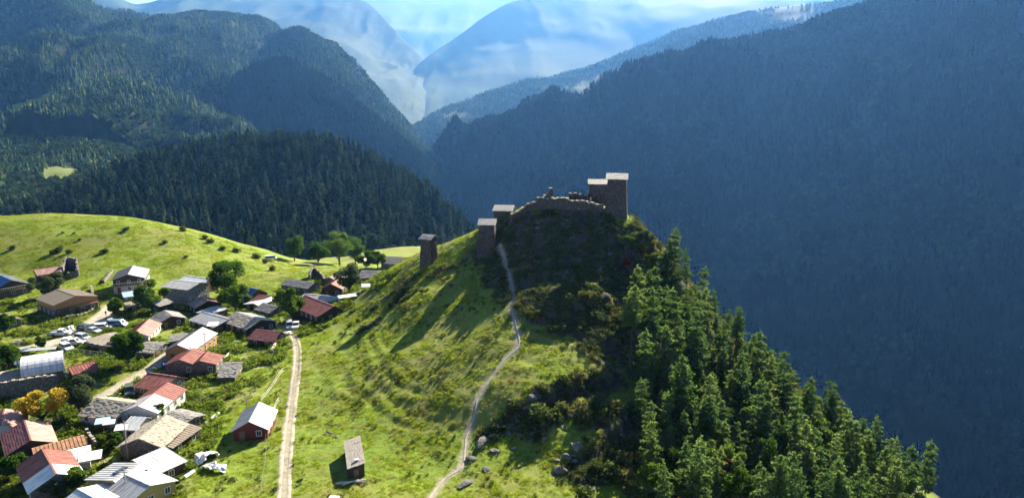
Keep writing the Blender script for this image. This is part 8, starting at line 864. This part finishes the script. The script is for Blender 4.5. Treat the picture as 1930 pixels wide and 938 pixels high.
# ------------------------------------------------------------------ towers and ruins of the fortress
def stone_shell(mb, secs, step=0.36, jit=0.10, rg=None):
    """walls through stacked rectangles; each course set in or out a little so that the stones show"""
    (z0, w0, d0), (z1, w1, d1) = secs
    n = max(3, int((z1-z0)/step))
    for side in range(4):
        c, s_ = math.cos(side*math.pi/2), math.sin(side*math.pi/2)
        W0, W1, D0, D1 = (w0, w1, d0, d1) if side % 2 == 0 else (d0, d1, w0, w1)
        m_ = max(3, int(W0/0.55)); g = []
        for k in range(n+1):
            t = k/n; W = (W0+(W1-W0)*t)/2; D = (D0+(D1-D0)*t)/2; row = []
            for j in range(m_+1):
                e = 0 if j in (0, m_) or k in (0, n) else rg.uniform(-jit, jit)
                u = -W+2*W*j/m_+(0 if j in (0, m_) else rg.uniform(-0.1, 0.1)); z = z0+(z1-z0)*t+(0 if k in (0, n) else rg.uniform(-0.06, 0.06))
                y = -D-e; row.append((c*u-s_*y, s_*u+c*y, z))
            g.append(row)
        b = len(mb.v); mb.v += [tuple(map(float, p)) for r in g for p in r]
        mb.f += [(b+k*(m_+1)+j, b+k*(m_+1)+j+1, b+(k+1)*(m_+1)+j+1, b+(k+1)*(m_+1)+j) for k in range(n) for j in range(m_)]
    b = len(mb.v); mb.v += [(-w1/2, -d1/2, z1), (w1/2, -d1/2, z1), (w1/2, d1/2, z1), (-w1/2, d1/2, z1)]; mb.f.append((b, b+1, b+2, b+3))
def tower(i, S):
    rg = np.random.default_rng(300+i); x, y = S['at']; g0 = gzf(x, y)
    o = empty(S['name'], (x, y, g0), math.radians(S['yaw'])); tag(o, S['label'], 'tower' if S['h'] > 6 else 'house')
    w0, w1, d0, d1, h = S['w0'], S['w1'], S['d0'], S['d1'], S['h']
    mb = MB(); stone_shell(mb, [(-3.0, w0+0.6, d0+0.6), (h, w1, d1)] if S.get('deep') else [(-2.5, w0+0.25, d0+0.25), (h, w1, d1)], rg=rg)
    # gable wall heads under the slates
    hr = S['rise']
    mb.add([(-w1/2, -d1/2, h), (-w1/2, d1/2, h), (-w1/2, d1*S['ro'], h+hr), (w1/2, -d1/2, h), (w1/2, d1/2, h), (w1/2, d1*S['ro'], h+hr)], [(0, 1, 2), (5, 4, 3)])
    mb.build('wall', M['tower_stone'], o)
    ov = 0.5
    for sg in (-1, 1):
        yr = d1*S['ro']; w = (d1/2+ov) + sg*yr if sg == -1 else (d1/2+ov)-yr
        w = abs(-d1/2-ov-yr) if sg == -1 else abs(d1/2+ov-yr)
        if w < 0.5: continue
        drop = hr*(w/(w-ov)); Ls = math.hypot(w, drop); es = np.array((0, sg*w/Ls, -drop/Ls)); nn = np.array((0, sg*drop/Ls, w/Ls))
        fr = slab_frame(np.array((-w1/2-ov, yr, h+hr))+nn*0.03, (1, 0, 0), es, nn)
        r = roof_slope(fr, w1+2*ov, Ls, 'slate', rg).build('roof_slope', M['slate_pale'], o); r['kind'] = 'stuff'
    for (side, u, z) in S['win']:
        t = (z+2.5)/(h+2.5); D = (d0+0.25+(d1-d0-0.25)*t)/2 if side in 'fb' else (w0+0.25+(w1-w0-0.25)*t)/2
        mb = MB(); q = 0.16
        if side == 'f': mb.box(u-q, u+q, -D-0.06, -D+0.2, z, z+0.6)
        elif side == 'r': mb.box(D-0.2, D+0.06, u-q, u+q, z, z+0.6)
        mb.build('window', M['paint_dark'], o)
    for k in range(4):   # corbel stones under the eaves
        MB().box(-w1/2+w1*(k+0.5)/4-0.10, -w1/2+w1*(k+0.5)/4+0.10, -d1/2-0.22, -d1/2+0.1, h-0.32, h-0.12).build('corbel', M['tower_stone'], o)
for i, S in enumerate(TOWERS): tower(i, S)
def stone_walling(name, label, pts, th, hs, cat='wall', mat='tower_stone', seed=1, jag=0.25, base=1.5):
    rg = np.random.default_rng(seed)
    P = np.array(pts, float); hs = np.array(hs, float)
    seg = np.hypot(*np.diff(P, axis=0).T); n = max(4, int(seg.sum()/0.6)); t = np.concatenate([[0], np.cumsum(seg)]); q = np.linspace(0, t[-1], n)
    X = np.stack([np.interp(q, t, P[:, 0]), np.interp(q, t, P[:, 1])], 1); H = np.interp(q, t, hs)
    T = np.gradient(X, axis=0); T /= np.linalg.norm(T, axis=1)[:, None]+1e-9; Nn = np.stack([T[:, 1], -T[:, 0]], 1)
    g = gz(X[:, 0], X[:, 1]); gs = np.convolve(np.pad(g, 2, 'edge'), np.ones(5)/5, 'valid')
    o0 = X[0]; zb = g[0]; rows = 5; V = []; nv = []
    top = H+gs+np.array([rg.choice([0, jag*0.5, -jag*0.5, jag, -jag]) for _ in range(n)])
    for sd in (1, -1):
        for k in range(rows+1):
            f = k/rows
            off = th/2+rg.uniform(-0.05, 0.05, n)
            Q = X+Nn*(sd*off)[:, None]-o0
            V.append(np.concatenate([Q, ((g-base)*(1-f)+top*f-zb)[:, None]], 1))
    V = np.stack(V)                                   # (2*(rows+1)) x n x 3
    Vf = V.reshape(-1, 3); idx = np.arange(len(Vf)).reshape(2*(rows+1), n); Fq = []
    for k in range(rows): Fq.append(np.stack([idx[k, :-1], idx[k, 1:], idx[k+1, 1:], idx[k+1, :-1]], 1))
    for k in range(rows+1, 2*rows+1): Fq.append(np.stack([idx[k, 1:], idx[k, :-1], idx[k+1, :-1], idx[k+1, 1:]], 1))
    a_, b_ = idx[rows], idx[2*rows+1]; Fq.append(np.stack([a_[:-1], a_[1:], b_[1:], b_[:-1]], 1))
    e0 = np.array([[idx[k, j], idx[k+1, j], idx[rows+2+k, j], idx[rows+1+k, j]] for j in (0, n-1) for k in range(rows)]); Fq.append(e0)
    o = obj(name, mesh_np(name, Vf, Fq, M[mat])); o.location = (o0[0], o0[1], zb); tag(o, label, cat, None, 'thing')
    # cap stones along the top; paler slate puts the sunlit edge into their colour
    j = 0
    while j < n-1:
        c = (X[j]+X[j+1])/2-o0; an = math.atan2(T[j, 1], T[j, 0]); l, w, h = rg.uniform(0.22, 0.36), th/2*rg.uniform(0.9, 1.1), rg.uniform(0.05, 0.12)
        zt = max(top[j], top[j+1])-zb
        ca, sa = math.cos(an), math.sin(an)
        pts_ = [(c[0]+ca*u-sa*v_, c[1]+sa*u+ca*v_, z) for z in (zt-0.1, zt+h) for u, v_ in ((-l, -w), (l, -w), (l, w), (-l, w))]
        MB().hexa(pts_).build('cap_stone', M['slate_tan'], o)
        j += 2 if th > 0.45 else 3
    return o
for i, W in enumerate(WALLS): stone_walling(W['name'], W['label'], W['pts'], W['th'], W['h'], W.get('cat', 'wall'), W.get('mat', 'tower_stone'), 50+i, W.get('jag', 0.25), W.get('base', 1.5))

# ------------------------------------------------------------------ rocks
def rock_mesh(seed, flat=0.65):
    import bmesh
    rg = np.random.default_rng(seed); bm = bmesh.new(); bmesh.ops.create_icosphere(bm, subdivisions=2, radius=1.0)
    ds = rg.normal(size=(9, 3)); ds /= np.linalg.norm(ds, axis=1)[:, None]; hs = rg.uniform(0.55, 0.9, 9)
    for v in bm.verts:
        p = np.array(v.co)
        for d, h in zip(ds, hs):
            k = p@d
            if k > h: p = p-d*(k-h)*0.9
        p = p*(1+rg.normal(0, 0.035)); p[2] *= flat; v.co = p
    me = bpy.data.meshes.new('rock'); bm.to_mesh(me); bm.free(); me.materials.append(M['boulder']); return me
rocks = [rock_mesh(20+k, 0.55+0.1*(k % 3)) for k in range(5)]
for i, (x, y, sx, sy, sz, rzz, label, grp) in enumerate(ROCKS):
    o = obj('rock', rocks[i % 5]); o.location = (x, y, gzf(x, y)+0.12*sz); o.scale = (sx, sy, sz); o.rotation_euler = (0.1*(i % 3), 0.15*((i+1) % 3-1), rzz); tag(o, label, 'rock', grp)

# ------------------------------------------------------------------ vehicles
def vehicle(i, S):
    x, y = S['at']; o = empty(S['name'], (x, y, gzf(x, y)+0.08), math.radians(S['yaw'])); tag(o, S['label'], S['cat'])
    Lh, W, kind = S['L']/2, S['W']/2, S['type']
    H = {'van': 1.95, 'suv': 1.72, 'car': 1.42, 'pickup': 1.65}[kind]
    low, belt = 0.32, {'van': 1.05, 'suv': 0.98, 'car': 0.86, 'pickup': 0.95}[kind]
    prof = [(-Lh, low), (-Lh, belt*0.94), (-Lh*0.96, belt), (Lh*0.55, belt), (Lh*0.93, belt*0.86), (Lh, belt*0.66), (Lh, low)]
    cab = {'van': [(-Lh*0.96, belt), (-Lh*0.93, H), (Lh*0.52, H), (Lh*0.80, belt)], 'suv': [(-Lh*0.93, belt), (-Lh*0.82, H), (Lh*0.22, H), (Lh*0.50, belt)],
           'car': [(-Lh*0.78, belt), (-Lh*0.45, H), (Lh*0.15, H), (Lh*0.48, belt)], 'pickup': [(-Lh*0.22, belt), (-Lh*0.17, H), (Lh*0.25, H), (Lh*0.52, belt)]}[kind]
    mb = MB()
    def ext(mb, pr, w0, w1=None):
        n = len(pr); w1 = w1 or [w0]*n
        mb.add([(px_, -w, z) for (px_, z), w in zip(pr, w1)]+[(px_, w, z) for (px_, z), w in zip(pr, w1)], [tuple(range(n-1, -1, -1)), tuple(range(n, 2*n))]+[(k, (k+1) % n, n+(k+1) % n, n+k) for k in range(n)])
    ext(mb, prof, W, [W*0.96, W, W, W, W*0.97, W*0.93, W*0.93]); ext(mb, cab, W*0.95, [W*0.96, W*0.80, W*0.80, W*0.96])
    if kind == 'pickup': mb.box(-Lh*0.96, -Lh*0.24, -W*0.98, -W*0.90, belt, belt+0.25).box(-Lh*0.96, -Lh*0.24, W*0.90, W*0.98, belt, belt+0.25)
    b = mb.build('body', M[S['paint']], o)
    def lerp(p, q, t): return (p[0]+(q[0]-p[0])*t, p[1]+(q[1]-p[1])*t)
    A, B, C, D = cab; wb, wt_ = W*0.96, W*0.80
    for sg in (-1, 1):
        p = [lerp(A, B, 0.12), lerp(A, B, 0.88), lerp(D, C, 0.88), lerp(D, C, 0.12)]
        def yy(z): return sg*(wb+(wt_-wb)*(z-belt)/(H-belt)+0.012)
        MB().add([(q[0]*0.96, yy(q[1]), q[1]) for q in p], [(0, 1, 2, 3)]).build('side_window', M['glass'], o)
    for (E, G, nm, off) in ((D, C, 'windscreen', 0.014), (A, B, 'rear_window', -0.014)):
        p0, p1 = lerp(E, G, 0.1), lerp(E, G, 0.9)
        MB().add([(p0[0]+off, -wb*0.9, p0[1]), (p0[0]+off, wb*0.9, p0[1]), (p1[0]+off, wt_*0.92, p1[1]), (p1[0]+off, -wt_*0.92, p1[1])], [(0, 1, 2, 3)]).build(nm, M['glass'], o)
    for sx in (-0.62, 0.62):
        for sg in (-1, 1):
            t = MB().tube((sx*Lh, sg*(W-0.2), 0.33), (sx*Lh, sg*(W+0.02), 0.33), 0.34, None, 14).build('wheel', M['tyre'], o)
            MB().tube((sx*Lh, sg*(W+0.021), 0.33), (sx*Lh, sg*(W+0.04), 0.33), 0.2, None, 10).build('rim', M['rim'], t)
    for sg in (-1, 1):
        MB().box(Lh*0.985, Lh*1.008, sg*W*0.72-0.14, sg*W*0.72+0.14, belt*0.60, belt*0.78).build('headlight', M['lamp_clear'], o)
        MB().box(-Lh*1.008, -Lh*0.985, sg*W*0.78-0.10, sg*W*0.78+0.10, belt*0.62, belt*0.86).build('tail_light', M['lamp_red'], o)
    if S.get('tarp'):
        mb = MB(); pr = [(-Lh*0.98, belt+0.1), (-Lh*0.9, H+0.25), (-Lh*0.3, H+0.25), (-Lh*0.2, belt+0.1)]; ext(mb, pr, W*0.99, [W*0.99, W*0.8, W*0.8, W*0.99]); mb.build('cargo_cover', M['white_cloth'], o)
for i, S in enumerate(VEHICLES): vehicle(i, S)

# ------------------------------------------------------------------ fences, canopies, beams, sheets, poles, people
def fence(S):
    P = np.array(S['pts'], float); seg = np.hypot(*np.diff(P, axis=0).T); t = np.concatenate([[0], np.cumsum(seg)]); n = max(2, int(t[-1]/S.get('step', 2.2))+1)
    q = np.linspace(0, t[-1], n); X = np.interp(q, t, P[:, 0]); Y = np.interp(q, t, P[:, 1]); Z = gz(X, Y)
    o = empty('fence', (X[0], Y[0], Z[0])); tag(o, S['label'], 'fence')
    L = lambda k, h: (X[k]-X[0], Y[k]-Y[0], Z[k]-Z[0]+h)
    for k in range(n): MB().tube(L(k, -0.3), L(k, S.get('h', 1.15)+random.uniform(-0.08, 0.12)), S.get('r', 0.06), None, 5).build('post', M[S['mat']], o)
    for k in range(n-1):
        for h in S.get('rails', (0.5, 1.0)): MB().tube(L(k, h+random.uniform(-0.05, 0.05)), L(k+1, h+random.uniform(-0.05, 0.05)), S.get('rr', 0.045), None, 5).build('rail', M[S['mat']], o)
for S in FENCES: fence(S)
def canopy(S):
    x, y = S['at']; g = gzf(x, y); o = empty('canopy', (x, y, g), math.radians(S['yaw'])); tag(o, S['label'], 'canopy')
    a, b, h = S['a']/2, S['b']/2, S['h']
    MB().hexa([(-a, -b, h), (a, -b, h), (a, b, h+0.35), (-a, b, h+0.35), (-a, -b, h+0.06), (a, -b, h+0.06), (a, b, h+0.41), (-a, b, h+0.41)]).build('cover', M[S['mat']], o)
    for sx in (-1, 1):
        for sy in (-1, 1): MB().tube((sx*(a-0.1), sy*(b-0.1), -0.3), (sx*(a-0.1), sy*(b-0.1), h+0.17+0.15*sy), 0.05, None, 6).build('post', M['frame_wood'], o)
for S in CANOPIES: canopy(S)
def beams(S):
    (x0, y0), (x1, y1) = S['a'], S['b']
    z0, z1 = gzf(x0, y0)+0.25, gzf(x1, y1)+0.25
    o = MB().tube((0, 0, 0), (x1-x0, y1-y0, z1-z0), S['r'], S['r']*0.9, 8).build(S['name'], M[S['mat']]); o.location = (x0, y0, z0); tag(o, S['label'], S['cat'], S.get('group'))
for S in BEAMS: beams(S)
def crumpled(S):
    x, y = S['at']; n = 22; u, v = np.meshgrid(np.linspace(-0.5, 0.5, n), np.linspace(-0.5, 0.5, n))
    X = u*S['a']; Y = v*S['b']; c, s_ = math.cos(math.radians(S['yaw'])), math.sin(math.radians(S['yaw']))
    WX, WY = x+X*c-Y*s_, y+X*s_+Y*c
    Z = gz(WX, WY)+0.15+ridged(u*5+i, v*5, S['seed'], 3)*0.75*S.get('amp', 1)*(1-(2*np.abs(u))**4)
    X += (vnoise(u*6, v*6, S['seed']+1)-0.5)*0.9; Y += (vnoise(u*6, v*6, S['seed']+2)-0.5)*0.9
    V = np.stack([(X*c-Y*s_).ravel(), (X*s_+Y*c).ravel(), (Z-gzf(x, y)).ravel()], 1)
    o = obj(S['name'], mesh_np(S['name'], V, [grid_faces(n, n)], M[S['mat']])); o.location = (x, y, gzf(x, y)); tag(o, S['label'], S['cat'])
    md = o.modifiers.new('thickness', 'SOLIDIFY'); md.thickness = 0.03
for i, S in enumerate(SHEETS): crumpled(S)
def pole(S):
    x, y = S['at']; o = empty('utility_pole', (x, y, gzf(x, y))); tag(o, S['label'], 'pole')
    MB().tube((0, 0, -0.5), (0.1, 0, S['h']), 0.11, 0.07, 7).build('mast', M['grey_plank'], o); MB().box(-0.55, 0.75, -0.05, 0.05, S['h']-0.55, S['h']-0.43).build('crossarm', M['grey_plank'], o)
for S in POLES: pole(S)
def person(S):
    x, y = S['at']; g = gzf(x, y)+S.get('dz', 0)
    me = bpy.data.meshes.new('person')
    v = [(0,0,0.95),(0,0,1.2),(0,0,1.42),(0,0,1.52),(0,0,1.68),(0.11,0,0.90),(0.12,0.03,0.48),(0.12,0,0.06),(0.12,-0.12,0.03),(-0.11,0,0.90),(-0.12,-0.03,0.48),(-0.12,0.02,0.06),(-0.12,-0.10,0.03),(0.20,0,1.40),(0.25,0.02,1.12),(0.26,-0.06,0.86),(-0.20,0,1.40),(-0.25,0.02,1.12),(-0.26,-0.06,0.86)]
    e = [(0,1),(1,2),(2,3),(3,4),(0,5),(5,6),(6,7),(7,8),(0,9),(9,10),(10,11),(11,12),(2,13),(13,14),(14,15),(2,16),(16,17),(17,18)]
    me.from_pydata(v, e, []); me.materials.append(M[S['mat']])
    o = obj('person', me); o.location = (x, y, g); o.rotation_euler = (0, 0, S.get('yaw', 0)); tag(o, S['label'], 'person')
    md = o.modifiers.new('skin', 'SKIN'); r = [0.15,0.14,0.16,0.06,0.11,0.09,0.065,0.045,0.04,0.09,0.065,0.045,0.04,0.06,0.045,0.035,0.06,0.045,0.035]
    for k, s_ in enumerate(me.skin_vertices[0].data): s_.radius = (r[k], r[k]*0.8); s_.use_root = (k == 0)
    md = o.modifiers.new('sub', 'SUBSURF'); md.levels = 1; md.render_levels = 1
for S in PEOPLE: person(S)
